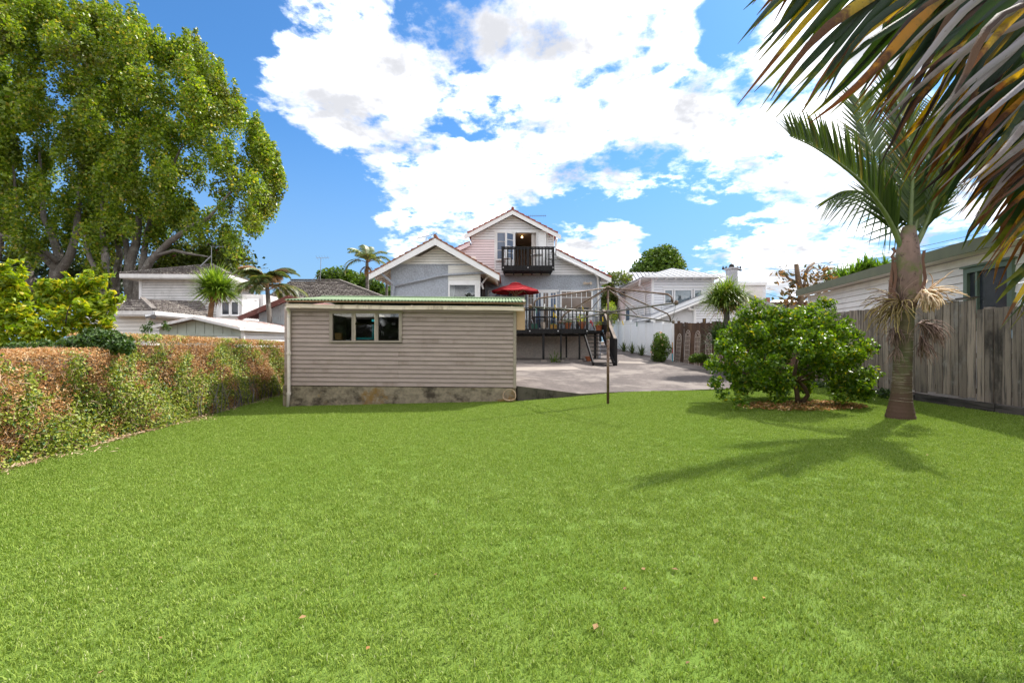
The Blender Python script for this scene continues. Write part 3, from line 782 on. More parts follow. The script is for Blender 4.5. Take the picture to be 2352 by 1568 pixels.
t = thing('plywood_box', (WX0+.1, SY+.12, WZ0), 'small plain plywood box on the sill behind the left shed pane', 'box')
mb = MB(); mb.box(WX0+.01, WX0+.165, SY+.07, SY+.18, WZ0-.02, WZ0+.155); mb.build('carcass', M['plywood'], t)
mb = MB(); mb.box(WX0+.03, WX0+.145, SY+.055, SY+.068, WZ0+.0, WZ0+.135); mb.build('front_panel', M['plywood'], t)
# roof
ey, rg = SY-.17, SY+1.85; ez, rz = P(650, 690, ey)[2], P(700, 684, SY+1.85)[2]
rx0, rx1 = P(652, 0, ey)[0], P(1210, 0, ey)[0]
corrugated(shed, 'roof_sheet', M['green_iron'], (rx0, ey, ez+.02), (rx1, ey, ez-.03), (rx0+.0, rg, rz+.02), (rx1-.0, rg, rz-.03))
corrugated(shed, 'roof_sheet', M['green_iron'], (rx0, SY+DEP+.2, ez+.02), (rx1, SY+DEP+.2, ez-.03), (rx0, rg, rz+.02), (rx1, rg, rz-.03))
mb = MB(); mb.tube([(rx0, rg, rz+.03), (rx1, rg, rz-.02)], .035, 8); mb.build('ridge_cap', M['green_iron'], shed)
mb = MB()
mb.hexa([(rx0+.02, ey+.05, ez-.02), (rx1-.02, ey+.05, ez-.07), (rx1-.02, SY-.005, ez-.07), (rx0+.02, SY-.005, ez-.02), (rx0+.02, ey+.05, ez+.004), (rx1-.02, ey+.05, ez-.046), (rx1-.02, SY-.005, ez-.02), (rx0+.02, SY-.005, ez+.03)])
mb.build('eave_board', M['soffit_box'], shed)
for x in (rx0+.03, rx1-.07):
    mb = MB(); mb.hexa([(x, ey+.06, ez-.12), (x+.04, ey+.06, ez-.12), (x+.04, rg, rz-.14), (x, rg, rz-.14), (x, ey+.06, ez-.02), (x+.04, ey+.06, ez-.02), (x+.04, rg, rz-.03), (x, rg, rz-.03)]); mb.build('barge_board', M['taupe_trim'], shed)
# gutter: an open trough with brackets
def gutter(parent, a, b, w=.10, h=.085, m='gutter_paint', name='gutter', n=14):
    a = Vector(a); b = Vector(b); V = []; F = []
    ax = (b-a).normalized(); side = Vector((ax.y, -ax.x, 0)).normalized()
    prof = [(w*.5, .0), (w*.52, -.012), (w*.42, -.02), (w*.45, -h), (-w*.4, -h), (-w*.4, 0), (-w*.36, 0), (-w*.36, -h+.006), (w*.40, -h+.006), (w*.38, -.016), (w*.44, -.008), (w*.44, 0)]
    k = len(prof)
    for i in range(n+1):
        t = i/n; p = a.lerp(b, t); wob = .006*math.sin(t*9+1)+.004*math.sin(t*23)
        for (s, z) in prof: V.append(tuple(p+side*s+Vector((0, 0, z+wob))))
    for i in range(n):
        for j in range(k): F.append((i*k+j, i*k+(j+1) % k, (i+1)*k+(j+1) % k, (i+1)*k+j))
    mb = MB(); mb.v = V; mb.f = F; mb.f.append(tuple(range(k))); mb.f.append(tuple(n*k+j for j in range(k))[::-1])
    return mb.build(name, M[m], parent)
g0 = P(659, 699, ey); g1 = P(1203, 705, ey)
gut = gutter(shed, (g0[0], ey-.02, g0[2]), (g1[0], ey-.02, g1[2]))
for t_ in (.06, .30, .53, .76, .95):
    p = Vector((g0[0], ey-.075, g0[2])).lerp(Vector((g1[0], ey-.075, g1[2])), t_)
    mb = MB(); mb.box(p.x-.012, p.x+.012, p.y-.004, p.y+.002, p.z-.09, p.z+.012); mb.build('bracket', M['gutter_paint'], gut)
dpx = P(663, 0, SY-.08)[0]
mb = MB(); mb.tube([(dpx, ey-.02, g0[2]-.08), (dpx, SY-.06, g0[2]-.15), (dpx, SY-.075, g0[2]-.25), (dpx, SY-.075, .35), (dpx-.02, SY-.09, -.02)], .038, 10); mb.build('downpipe', M['downpipe_paint'], shed, smooth=True)
for z in (.28, 1.2):
    mb = MB(); mb.lathe((dpx, SY-.075, z), [(.047, 0), (.05, .02), (.047, .06)], 12); mb.build('pipe_collar', M['downpipe_paint'], shed)
# boxed end of the eave at the right corner
mb = MB(); q0 = P(1188, 757, SY+.02); q1 = P(1206, 716, SY+.02); mb.box(SX1+.004, q1[0], SY+.0, SY+.35, q0[2], q1[2]+.1); mb.build('eave_box', M['soffit_box'], shed)

# wicker basket leaning on the foundation
bc = P(1170, 903, SY-.12); bz = lawn_z(bc[0])
t = thing('wicker_basket', (bc[0], SY-.15, bz), 'round open wicker basket leaning against the shed foundation', 'basket')
def ring(mb, c, r, rr, tiltx, n=22, a0=0, a1=360, flat=1.0, ybulge=0):
    pts = []
    for i in range(n+1):
        a = R(a0+(a1-a0)*i/n); x = r*math.cos(a); z = r*math.sin(a)*flat
        pts.append((c[0]+x, c[1]+z*tiltx-ybulge*abs(math.sin(a)), c[2]+z))
    mb.tube(pts, rr, 6, cap=False)
cc = (bc[0], SY-.10, bz+.15)
for i in range(8):
    mb = MB(); tt = i/7
    ring(mb, (cc[0], cc[1]-.13*math.sin(tt*1.7), cc[2]-.018*tt), .145*(1-.0*tt), .0055 if i else .009, .18, a0=180+tt*3 if i else 0, a1=360-tt*3 if i else 360, flat=1-.55*tt if i else 1)
    mb.build('woven_ring' if i else 'rim', M['wicker'], t)
mb = MB()
for i in range(15):
    a = R(187+166*i/14); pts = []
    for k in range(6):
        tt = k/5; pts.append((cc[0]+.145*math.cos(a), cc[1]-.13*math.sin(tt*1.7)+.145*math.sin(a)*.18, cc[2]-.018*tt+.145*math.sin(a)*(1-.55*tt)))
    mb.tube(pts, .006, 5)
o = mb.build('woven_body', M['wicker'], t)

# ---------------------------------------------------------------- right-hand fence: grey palings, then brown ones farther back
fg = thing('paling_fence', (8.2, 9, .3), 'tall weathered grey paling fence along the right side of the lawn behind the palm', 'fence')
def fence_board(parent, m, y, w, z0, z1, jit=.0):
    x = fence_x(y); x2 = fence_x(y+w)
    mb = MB(); g = .008; off = random.uniform(-.014, .014)
    top = random.uniform(-.01, .012); top2 = top+random.uniform(-.012, .012)
    mb.hexa([(x+off, y+g, z0), (x+off+.018, y+g, z0), (x2+off+.018, y+w-g, z0), (x2+off, y+w-g, z0),
             (x+off, y+g, z1+top), (x+off+.018, y+g, z1+top), (x2+off+.018, y+w-g, z1+top2), (x2+off, y+w-g, z1+top2)])
    mb.build('board', M[m], parent)
y = 2.6
while y < 12.6:
    w = random.uniform(.135, .165)
    top = 2.24 if y > 8.05 else 2.07
    if y > 11.5: top = 2.30
    fence_board(fg, 'grey_fence', y, w, .50+random.uniform(-.03, .02)-(.06 if y < 8.0 else 0)-(.12 if y > 9.6 else 0), top); y += w
for z in (.62, 1.25, 1.95):
    mb = MB()
    for yy in range(3, 12): mb.bar((fence_x(yy)+.05, yy, z), (fence_x(yy+1)+.05, yy+1, z), .05, .09)
    mb.build('rail', M['grey_fence'], fg)
for yy in (3.0, 5.4, 7.9, 10.2, 12.5):
    mb = MB(); x = fence_x(yy)+.075; mb.box(x, x+.1, yy, yy+.1, 0, 2.1); mb.build('post', M['grey_fence'], fg)
y = 3.0
while y < 12.5:
    l = random.uniform(1.2, 1.9); x = fence_x(y)-.03; mb = MB(); dz = random.uniform(-.02, .02)
    mb.hexa([(x-.03, y+.01, .14), (x+.02, y+.01, .14), (x+.02, y+l-.01, .14), (x-.03+random.uniform(-.02, .02), y+l-.01, .14), (x-.03, y+.01, .45+dz), (x+.02, y+.01, .45+dz), (x+.02, y+l-.01, .45), (x-.03, y+l-.01, .45+dz)])
    mb.build('plinth_board', M['wet_plinth'], fg); y += l
fb = thing('paling_fence', (7.9, 16, .4), 'dark brown rough timber fence behind the leaning trellises beside the driveway', 'fence')
y = 12.62
while y < 20.45:
    w = random.uniform(.14, .19); t_ = (y-12.6)/7.9
    fence_board(fb, 'brown_fence', y, w, drive_z(7.5, y)-.05, 2.32-.10*math.sin(t_*3.1)+.02*t_+random.uniform(-.02, .02)); y += w
mb = MB()
for i in range(16):
    yy = 12.65+i*.48; mb.bar((fence_x(yy)+.05, yy, 2.1), (fence_x(yy+.48)+.05, yy+.48, 2.1), .05, .09)
mb.build('rail', M['brown_fence'], fb)
for yy in (13.4, 15.8, 18.2, 20.3):
    mb = MB(); x = fence_x(yy)+.04; mb.box(x, x+.1, yy, yy+.1, 0, 2.42 if yy > 18 else 2.3); mb.build('post', M['brown_fence'], fb)
# loose sticks lying on the grey fence top
t = thing('timber_offcut', (8.2, 8.5, 2.3), 'thin broken timber batten lying along the top of the grey fence', 'timber')
mb = MB(); mb.bar((8.20, 8.05, 2.265), (8.24, 9.15, 2.27), .05, .02); mb.build('batten', M['grey_fence'], t)
mb = MB(); mb.bar((8.17, 8.0, 2.285), (8.27, 8.45, 2.29), .08, .02); mb.build('batten', M['wet_plinth'], t)

# trellises leaning on the brown fence
def trellis(y, lean, label, h=1.32, w=.50):
    zg = drive_z(7.3, y); x = fence_x(y)
    t = thing('garden_trellis', (x-.12, y, zg), label, 'trellis', 'arched metal trellises leaning on the brown fence')
    r = .0052
    def pt(s, z):  # s along the fence, z height
        k = z/h; return (x-.16+.13*k+(-.02), y+s*w/2+lean*k, zg+z)
    ha = h-w*.5
    mb = MB(); arc = [pt(math.cos(R(a)), ha+w*.5*math.sin(R(a))) for a in range(0, 181, 15)]
    mb.tube([pt(1, 0)]+arc+[pt(-1, 0)], r*1.25, 5); mb.build('outer_frame', M['trellis_iron'], t)
    mb = MB(); arc = [pt(.5*math.cos(R(a)), ha+.02+w*.24*math.sin(R(a))) for a in range(0, 181, 20)]
    mb.tube(arc, r, 5); mb.tube([pt(-1, ha), pt(1, ha)], r, 5)
    for a in (20, 55, 90, 125, 160):
        ca, sa = math.cos(R(a)), math.sin(R(a)); mb.tube([pt(.5*ca, ha+.02+w*.24*sa), pt(ca, ha+w*.5*sa)], r*.8, 4)
    mb.build('fan_top', M['trellis_iron'], t)
    for s in (-.5, 0, .5):
        mb = MB(); mb.tube([pt(s, 0), pt(s, ha)], r*.9, 5); mb.build('upright', M['trellis_iron'], t)
    for k in range(1, 6):
        mb = MB(); mb.tube([pt(-1, ha*k/6), pt(1, ha*k/6)], r*.8, 4); mb.build('crossbar', M['trellis_iron'], t)
trellis(19.9, .10, 'arched metal trellis leaning on the brown fence, farthest and nearest the white fence', 1.25)
trellis(19.15, .12, 'arched metal trellis second from the white fence, its top raised above its neighbours', 1.42)
trellis(18.3, .22, 'arched metal trellis third from the white fence, leaning the most', 1.42)
trellis(17.5, .16, 'arched metal trellis fourth from the white fence, on the brown fence', 1.34)
trellis(16.75, .14, 'arched metal trellis fifth from the white fence, just clear of the citrus tree', 1.32)
trellis(15.75, .05, 'arched metal trellis half hidden behind the grassy tufted palm', 1.5)

# ---------------------------------------------------------------- white board fence along the driveway
wf_ = thing('vinyl_fence', (7.1, 25, .8), 'white boarded fence with capped posts stepping up along the driveway', 'fence')
ysf = [20.62, 21.75, 22.9, 24.05, 25.3, 26.6, 27.9, 29.2, 30.6]
for i, (a, b) in enumerate(zip(ysf, ysf[1:])):
    xa, xb = fence_x(a)-.02, fence_x(b)-.02; zt_ = 2.30+i*.075; za = drive_z(6, a)+.03
    n = 5
    for k in range(n):
        y0 = a+.10+(b-a-.10)*k/n; y1 = a+.10+(b-a-.10)*(k+1)/n-.006
        X0 = xa+(xb-xa)*(y0-a)/(b-a); X1 = xa+(xb-xa)*(y1-a)/(b-a)
        mb = MB(); mb.hexa([(X0, y0, za), (X0+.02, y0, za), (X1+.02, y1, za), (X1, y1, za), (X0, y0, zt_), (X0+.02, y0, zt_), (X1+.02, y1, zt_), (X1, y1, zt_)])
        mb.build('board', M['vinyl_white'], wf_)
    mb = MB(); mb.bar((xa+.01, a+.1, zt_+.02), (xb+.01, b, zt_+.02), .05, .05); mb.build('top_rail', M['vinyl_white'], wf_)
for i, a in enumerate(ysf):
    xa = fence_x(a)-.02; zt_ = 2.40+i*.075
    mb = MB(); mb.box(xa-.04, xa+.06, a, a+.095, 0, zt_); po_ = mb.build('post', M['vinyl_white'], wf_)
    if i in (1, 2, 3): mb = MB(); mb.box(xa-.055, xa+.075, a-.015, a+.11, zt_, zt_+.05); mb.build('post_cap', M['vinyl_white'], po_)
# ---------------------------------------------------------------- the main house
HY = 22.0
def hx(u, d=HY): return (u-1176)/FPX*d
def hz(v, d=HY): return CAMZ+(784-v)/FPX*d
house = thing('house', (1.0, HY, .6), 'white and grey stucco house with orange-red tiled gables, balcony and open upstairs doors', 'house')
Zs = hz(632.4); Zup = hz(539.3); Zap = hz(487.2)
slope_u = (Zap-Zup)/2.1
opx0, opx1, opz0, opz1 = hx(1183.5), hx(1231.8), hz(612), hz(534.5)
w1 = (hx(1141), hx(1160), hz(597.5), hz(533))
def xr_up(z): return 1.98 if z < Zup-.12 else max(.0, (Zap-.17-z)/slope_u)
lo_s = .531
def xr_main(z): return max(1.98, 2.15+(hz(574)-.20-z)/lo_s) if z < 5.75 else xr_up(z)
def xl_main(z): return -max(1.90, 1.95+(hz(556.7)-.10-z)/.47) if z < 6.25 else -xr_up(z)
# one white cladding; the pink reflected onto its left boards is painted in
holes = [(opx0, opx1, opz0, opz1), w1, (hx(1150), hx(1276), 4.6, 4.98)]
def split(z): return -.80
siding(house, 'siding', M['pink_cast_board'], (0, HY), (1, 0), (0, -1), Zs+.02, 6.42, .125, xl_main, lambda z: -.80, [w1])
siding(house, 'siding', M['white_board'], (0, HY), (1, 0), (0, -1), Zs+.02, 6.42, .125, lambda z: -.795, xr_main, [(opx0, opx1, opz0, opz1)])
siding(house, 'siding', M['white_board'], (0, HY), (1, 0), (0, -1), 6.42, Zap-.18, .125, lambda z: -xr_up(z), xr_up, [(opx0, opx1, opz0, opz1)])
# wall body behind the boards
mb = MB(); mb.box(-4.6, opx0-.01, HY+.03, HY+.15, Zs, 6.0); mb.box(opx1+.01, 3.0, HY+.03, HY+.15, Zs, 5.4); mb.box(opx0-.01, opx1+.01, HY+.03, HY+.15, opz1+.01, 7.0); mb.box(opx0-.01, opx1+.01, HY+.03, HY+.15, Zs, opz0-.01)
mb.build('wall_core', M['white_board'], house)
# ground-floor stucco with openings
gx0, gx1 = -1.36, hx(1379)
wz = hz(667.5); wtop = wz-.05
wR = (hx(1290), hx(1358), 2.93, wtop); wD = (hx(1211), hx(1279), 2.08, wtop); wL = (hx(1124), hx(1203), 2.93, wtop)
ops = [wL, wD, wR]
def pierced(parent, name, m, x0, x1, y0, y1, z0, z1, ops):
    xs_ = sorted({x0, x1, *[o[0] for o in ops], *[o[1] for o in ops]}); zs_ = sorted({z0, z1, *[o[2] for o in ops], *[o[3] for o in ops]})
    mb = MB()
    for i in range(len(xs_)-1):
        run = None
        for j in range(len(zs_)-1):
            cx, cz = (xs_[i]+xs_[i+1])/2, (zs_[j]+zs_[j+1])/2
            solid = not any(o[0] < cx < o[1] and o[2] < cz < o[3] for o in ops)
            if solid: run = (run[0], zs_[j+1]) if run else (zs_[j], zs_[j+1])
            if (not solid or j == len(zs_)-2) and run: mb.box(xs_[i], xs_[i+1], y0, y1, *run); run = None
    return mb.build(name, m, parent)
pierced(house, 'stucco_wall', M['stucco'], gx0, gx1, HY, HY+.2, 1.95, Zs, ops)
mb = MB(); mb.box(gx0, gx1, HY+.02, HY+.2, .3, 1.945); mb.build('base_wall', M['stucco_bounce_lit'], house)
mb = MB(); mb.box(gx0, gx1+.02, HY-.03, HY-.002, Zs-.04, Zs+.02); mb.build('belt_board', M['stucco'], house)
mb = MB(); mb.box(gx1-.12, gx1+.02, HY-.02, HY-.001, .5, Zs-.05); mb.build('corner_board', M['stucco'], house)
mb = MB(); mb.box(gx1-.19, gx1-.0, HY+.2, HY+9, .3, Zs); mb.build('side_wall', M['stucco'], house)
# white panelling under the windows
for w in (wL, wR):
    siding(house, 'apron_boards', M['white_board'], (0, HY), (1, 0), (0, -1), 2.45, 2.86, .11, w[0]-.05, w[1]+.05)
window(house, *wR[:2], HY-.01, wR[2], wR[3], .07, 3, 1, top=wR[3]-.28, topcols=6, gm='brown_pane')
window(house, *wL[:2], HY-.01, wL[2], wL[3], .07, 3, 1, top=wL[3]-.22, topcols=6, gm='blue_pane')
# french doors
n = 4; dw = (wD[1]-wD[0])/n
for i in range(n):
    a = wD[0]+i*dw; nm = 'brown_pane' if i % 2 == 0 else 'blue_pane'
    d = window(house, a+.06, a+dw-.06, HY-.01, wD[2]+.06, wD[3]-.06, .055, 2, 1, top=wD[3]-.30, topcols=2, gm=nm, sill=False); d.name = 'french_door'
mb = MB(); mb.box(wD[0]-.10, wD[1]+.10, HY-.05, HY-.002, wD[3]+.0, wD[3]+.09); mb.build('door_head', M['white_paint'], house)
# upstairs window and open doors
window(house, w1[0]+.03, w1[1]-.0, HY-.03, w1[2]+.05, w1[3]-.05, .06, 1, 3, gm='blue_pane')
room_box(house, opx0-.3, opx1+.4, HY+.16, HY+3.4, opz0, opz1+.15, M['interior'])
curtain(house, hx(1221), hx(1231), HY+.12, opz0, opz1-.02, M['curtain'], 4)
mb = MB(); mb.lathe((hx(1200), HY+1.0, opz1+.02), [(.02, .05), (.05, 0), (.05, -.03), (.01, -.05)], 10); mb.build('ceiling_lamp', M['lamp_glow'], house)
mb = MB(); mb.box(opx0-.07, opx0, HY-.06, HY+.15, opz0, opz1+.07); mb.box(opx1, opx1+.07, HY-.06, HY+.15, opz0, opz1+.07); mb.box(opx0, opx1, HY-.06, HY+.15, opz1, opz1+.07); mb.box(opx0-.07, opx1+.07, HY-.10, HY+.15, opz0-.05, opz0-.002)
mb.build('door_frame', M['white_paint'], house)
def door_leaf(x0, x1, ya, yb, z0, z1, rows=4, gm='blue_pane', solid=.0):
    """a hinged glazed leaf standing open: from (x0,ya) to (x1,yb)"""
    mb = MB(); a = Vector((x0, ya)); b = Vector((x1, yb)); ax = (b-a); l = ax.length; ax /= l; fw = .075
    mb.obox(a, ax, fw, .04, z0, z1); mb.obox(a+ax*(l-fw), ax, fw, .04, z0, z1); mb.obox(a+ax*fw, ax, l-2*fw, .04, z1-fw, z1)
    mb.obox(a+ax*fw, ax, l-2*fw, .04, z0, z0+.28)
    gz0, gz1 = z0+.28, z1-fw
    for k in range(1, rows): zz = gz0+(gz1-gz0)*k/rows; mb.obox(a+ax*fw, ax, l-2*fw, .04, zz-.012, zz+.012)
    d = mb.build('door_leaf', M['white_paint'], house)
    g = MB(); g.obox(a+ax*(fw+.001)+Vector((-ax.y, ax.x))*.015, ax, l-2*fw-.002, .005, gz0+.001, gz1-.001); g.build('pane', M[gm], d)
    return d
door_leaf(hx(1162), hx(1181.5), HY-.42, HY-.10, opz0+.02, opz1-.02)
door_leaf(hx(1236), hx(1254), HY-.13, HY-.20, opz0+.02, opz1-.02, gm='white_paint')  # pane coloured white for the siding reflected in its glass
mb = MB()
for x in (hx(1137.5), hx(1257), hx(1271)): mb.box(x-.035, x+.035, HY-.035, HY-.001, 5.0, hz(532))
mb.box(hx(1136), hx(1258), HY-.045, HY-.036, hz(533.5), hz(529.5)); mb.build('trim_board', M['white_paint'], house)
# roofs of the main block
ov = .45
def gable_pair(parent, mt, xr_, zr_, pairs, y0, y1, n, barge=.2, bm='white_paint'):
    pass
zr = Zap+.02
for s in (-1, 1):
    tiled(house, 'roof_tiles', M['red_tile'], (s*2.15+.03, HY-ov, Zup), (s*2.15+.03, HY+7, Zup), (.03, HY-ov, zr), (.03, HY+7, zr), 8, .045)
    b = MB(); bw = .20
    b.hexa([(.03, HY-ov+.03, zr-.04-bw), (s*2.3+.03, HY-ov+.03, Zup-.12-bw), (s*2.3+.03, HY-ov+.06, Zup-.12-bw), (.03, HY-ov+.06, zr-.04-bw),
            (.03, HY-ov+.03, zr-.04), (s*2.3+.03, HY-ov+.03, Zup-.11), (s*2.3+.03, HY-ov+.06, Zup-.11), (.03, HY-ov+.06, zr-.04)])
    b.build('barge_board', M['white_paint'], house)
    b = MB(); b.hexa([(.03, HY-ov+.06, zr-.10), (s*2.15+.03, HY-ov+.06, Zup-.12), (s*2.15+.03, HY-.0, Zup-.12), (.03, HY, zr-.10), (.03, HY-ov+.06, zr-.07), (s*2.15+.03, HY-ov+.06, Zup-.09), (s*2.15+.03, HY, Zup-.09), (.03, HY, zr-.07)])
    b.build('soffit', M['white_paint'], house)
mb = MB(); mb.tube([(.03, HY-ov, zr+.045), (.03, HY+7, zr+.045)], .07, 8); mb.build('ridge_tile', M['red_tile'], house)
ra, rb = (hx(1276), hz(575)), (hx(1400), hz(638.6))
tiled(house, 'roof_tiles', M['red_tile'], (rb[0], HY-ov, rb[1]), (rb[0], HY+8, rb[1]), (ra[0], HY-ov, ra[1]), (ra[0], HY+8, ra[1]), 9, .045)
tiled(house, 'roof_tiles', M['red_tile'], (rb[0]-1.0, HY+8, rb[1]+.7), (rb[0]-1.0, HY+10, rb[1]+.7), (ra[0], HY+8, ra[1]+.7), (ra[0], HY+10, ra[1]+.7), 9, .045)
b = MB(); b.hexa([(ra[0], HY-ov+.03, ra[1]-.27), (rb[0], HY-ov+.03, rb[1]-.27), (rb[0], HY-ov+.06, rb[1]-.27), (ra[0], HY-ov+.06, ra[1]-.27), (ra[0], HY-ov+.03, ra[1]-.06), (rb[0], HY-ov+.03, rb[1]-.06), (rb[0], HY-ov+.06, rb[1]-.06), (ra[0], HY-ov+.06, ra[1]-.06)]); b.build('barge_board', M['white_paint'], house)
b = MB(); b.hexa([(ra[0], HY-ov+.07, ra[1]-.13), (rb[0], HY-ov+.07, rb[1]-.13), (rb[0], HY+8, rb[1]-.13), (ra[0], HY+8, ra[1]-.13), (ra[0], HY-ov+.07, ra[1]-.10), (rb[0], HY-ov+.07, rb[1]-.10), (rb[0], HY+8, rb[1]-.10), (ra[0], HY+8, ra[1]-.10)]); b.build('soffit', M['soffit'], house)
la, lb = (hx(1080), hz(556)), (-5.0, hz(556)-.47*2.98)
tiled(house, 'roof_tiles', M['red_tile'], (lb[0], HY-.2, lb[1]), (lb[0], HY+8, lb[1]), (la[0], HY-.2, la[1]), (la[0], HY+8, la[1]), 11, .045)
b = MB(); b.hexa([(la[0], HY-.2, la[1]-.22), (lb[0], HY-.2, lb[1]-.22), (lb[0], HY-.17, lb[1]-.22), (la[0], HY-.17, la[1]-.22), (la[0], HY-.2, la[1]-.04), (lb[0], HY-.2, lb[1]-.04), (lb[0], HY-.17, lb[1]-.04), (la[0], HY-.17, la[1]-.04)]); b.build('barge_board', M['pink_cast_board'], house)
# pipes and fittings
mb = MB(); mb.tube([P(1278.5, 548, HY-.2), P(1277, 556, HY-.08), P(1277, 580, HY-.08), P(1280, 587, HY-.5), P(1362, 625.5, HY-.5), P(1371, 632, HY-.3), P(1373.5, 640, HY-.08), (hx(1374), HY-.08, .8)], .055, 8); mb.build('downpipe', M['white_paint'], house, smooth=True)
mb = MB(); mb.tube([P(1378, 649, HY-.1), P(1395, 649.5, HY-.3), P(1401, 645, HY-.4)], .045, 8); mb.build('waste_pipe', M['white_paint'], house, smooth=True)
fl = MB(); fc = P(1349, 650.5, HY-.06); fl.box(fc[0]-.06, fc[0]+.06, HY-.05, HY-.0015, fc[2]-.05, fc[2]+.05); fo = fl.build('security_light', M['cream_pot'], house)
for s in (-1, 1):
    mb = MB(); mb.tube([(fc[0]+s*.05, HY-.06, fc[2]), (fc[0]+s*.11, HY-.13, fc[2]), (fc[0]+s*.16, HY-.2, fc[2]-.02)], [.03, .06, .075], 8); mb.build('lamp_head', M['cream_pot'], fo)

# ---- the wing with its own gable
WY = 19.5; BY = 18.95
xa, za_ = P(999.2, 545.5, BY)[0], P(999.2, 545.5, BY)[2]
xl_, zl_ = P(846.5, 630.4, BY)[0], P(846.5, 630.4, BY)[2]; xr_, zr_ = P(1146.8, 632.4, BY)[0], P(1146.8, 632.4, BY)[2]
wx0, wx1 = hx(897.4, WY), hx(1102.7, WY); zbel = hz(607.6, WY)
sl, sr = (za_-zl_)/(xa-xl_), (za_-zr_)/(xr_-xa)
wing_holes = [(hx(1033.4, WY), hx(1091, WY), 2.0, hz(652, WY))]
siding(house, 'siding', M['cream_board'], (0, WY), (1, 0), (0, -1), zbel, za_-.25, .115, lambda z: max(wx0+.0, xa-(za_-.28-z)/sl), lambda z: min(wx1, xa+(za_-.28-z)/sr))
siding(house, 'siding', M['cream_board'], (0, WY), (1, 0), (0, -1), hz(643.5, WY), zbel, .115, hx(1029.4, WY), wx1)
pierced(house, 'stucco_wall', M['stucco'], wx0, hx(1029.4, WY), WY, WY+.15, .4, zbel, [])
pierced(house, 'wall_core', M['white_paint'], hx(1029.4, WY)+.001, wx1, WY+.001, WY+.15, .4, zbel, wing_holes)
mb = MB(); mb.box(wx0+.3, wx1-.2, WY+.03, WY+.15, zbel+.001, zbel+.35); mb.build('wall_core', M['cream_board'], house)
mb = MB(); mb.box(wx0-.01, wx1+.02, WY-.035, WY-.002, zbel-.03, zbel+.02); mb.build('belt_board', M['stucco'], house)
w = wing_holes[0]; window(house, w[0], w[1], WY-.01, w[2]+.05, w[3]-.05, .07, 1, 1, gm='glass')
room_box(house, w[0]-.3, w[1]+.3, WY+.16, WY+2.2, 1.6, w[3]+.3, M['interior_dark'])
curtain(house, w[0], w[0]+.18, WY+.12, 2.0, w[3], M['curtain'], 4, .02)
# lamp seen through that window
mb = MB(); mb.lathe((hx(1072, WY+.8), WY+.8, hz(664, WY+.8)), [(.01, .06), (.05, .03), (.05, -.02), (.01, -.05)], 10); mb.build('ceiling_lamp', M['white_paint'], house)
siding(house, 'siding', M['white_board'], (wx1-.001, WY), (0, 1), (1, 0), zbel-.9, zbel-.0, .115, 0, HY-WY)
mb = MB(); mb.box(wx1-.15, wx1-.03, WY+.16, HY, .4, zbel); mb.box(wx0+.001, wx0+.12, WY+.16, HY+6, .4, zbel-.0); mb.build('side_wall', M['stucco'], house)
for (ex, ez_, s) in ((xl_, zl_, -1), (xr_, zr_, 1)):
    tiled(house, 'roof_tiles', M['brown_tile'], (ex, BY, ez_+.05), (ex, HY+(5 if s < 0 else .4), ez_+.05), (xa, BY, za_+.02), (xa, HY+(5 if s < 0 else .4), za_+.02), 11, .05)
    b = MB(); bw = .22
    b.hexa([(xa, BY+.02, za_-.02-bw-.06), (ex, BY+.02, ez_-bw), (ex, BY+.05, ez_-bw), (xa, BY+.05, za_-.08-bw), (xa, BY+.02, za_-.02), (ex, BY+.02, ez_+.02), (ex, BY+.05, ez_+.02), (xa, BY+.05, za_-.02)]); b.build('barge_board', M['white_paint'], house)
    b = MB(); b.hexa([(xa, BY+.055, za_-.14), (ex-s*.05, BY+.055, ez_-.05), (ex-s*.05, HY, ez_-.05), (xa, HY, za_-.14), (xa, BY+.055, za_-.10), (ex-s*.05, BY+.055, ez_-.02), (ex-s*.05, HY, ez_-.02), (xa, HY, za_-.10)]); b.build('soffit', M['soffit'], house)
    for k in range(5):   # rafter tails under the eave
        y = WY+.1+k*.5; ww = abs(ex-(wx0 if s < 0 else wx1)); b = MB(); x_in = wx0 if s < 0 else wx1
        zi = za_-abs(x_in-xa)*(sl if s < 0 else sr)-.16
        b.bar((x_in, y, zi-.04), (ex-s*.1, y, ez_-.11), .05, .10); b.build('rafter_tail', M['soffit'], house)
mb = MB(); mb.hexa([(xa-.06, BY+.0, za_-.32), (xa+.06, BY+.0, za_-.32), (xa+.06, BY+.018, za_-.32), (xa-.06, BY+.018, za_-.32), (xa-.05, BY, za_-.04), (xa+.05, BY, za_-.04), (xa+.05, BY+.018, za_-.04), (xa-.05, BY+.018, za_-.04)]); mb.build('apex_block', M['white_paint'], house)
mb = MB(); mb.tube([(xa, BY, za_+.07), (xa, HY+5, za_+.07)], .075, 8); mb.build('ridge_tile', M['brown_tile'], house)
mb = MB(); mb.tube([P(1128, 626, WY-.1), P(1098, 627, WY-.1), P(1030, 631, WY-.1), P(1005, 634.5, WY-.1), P(960, 645, WY-.1), P(907, 656.5, WY-.1)], .045, 8); mb.build('waste_pipe', M['stucco'], house, smooth=True)
mb = MB(); mb.tube([P(868, 621, WY-.4), P(880, 632, WY-.3), P(902, 650, WY-.15), P(904.5, 656, WY-.1), P(903, 668, WY-.08), (hx(903, WY), WY-.08, 1.0)], .055, 8); mb.build('downpipe', M['stucco'], house, smooth=True)
mb = MB(); mb.tube([P(1128, 624, WY+.3), P(1120, 635, WY+.5), P(1106, 652, WY+.2), P(1110, 664, WY+.2)], .045, 8); mb.build('downpipe', M['white_paint'], house, smooth=True)

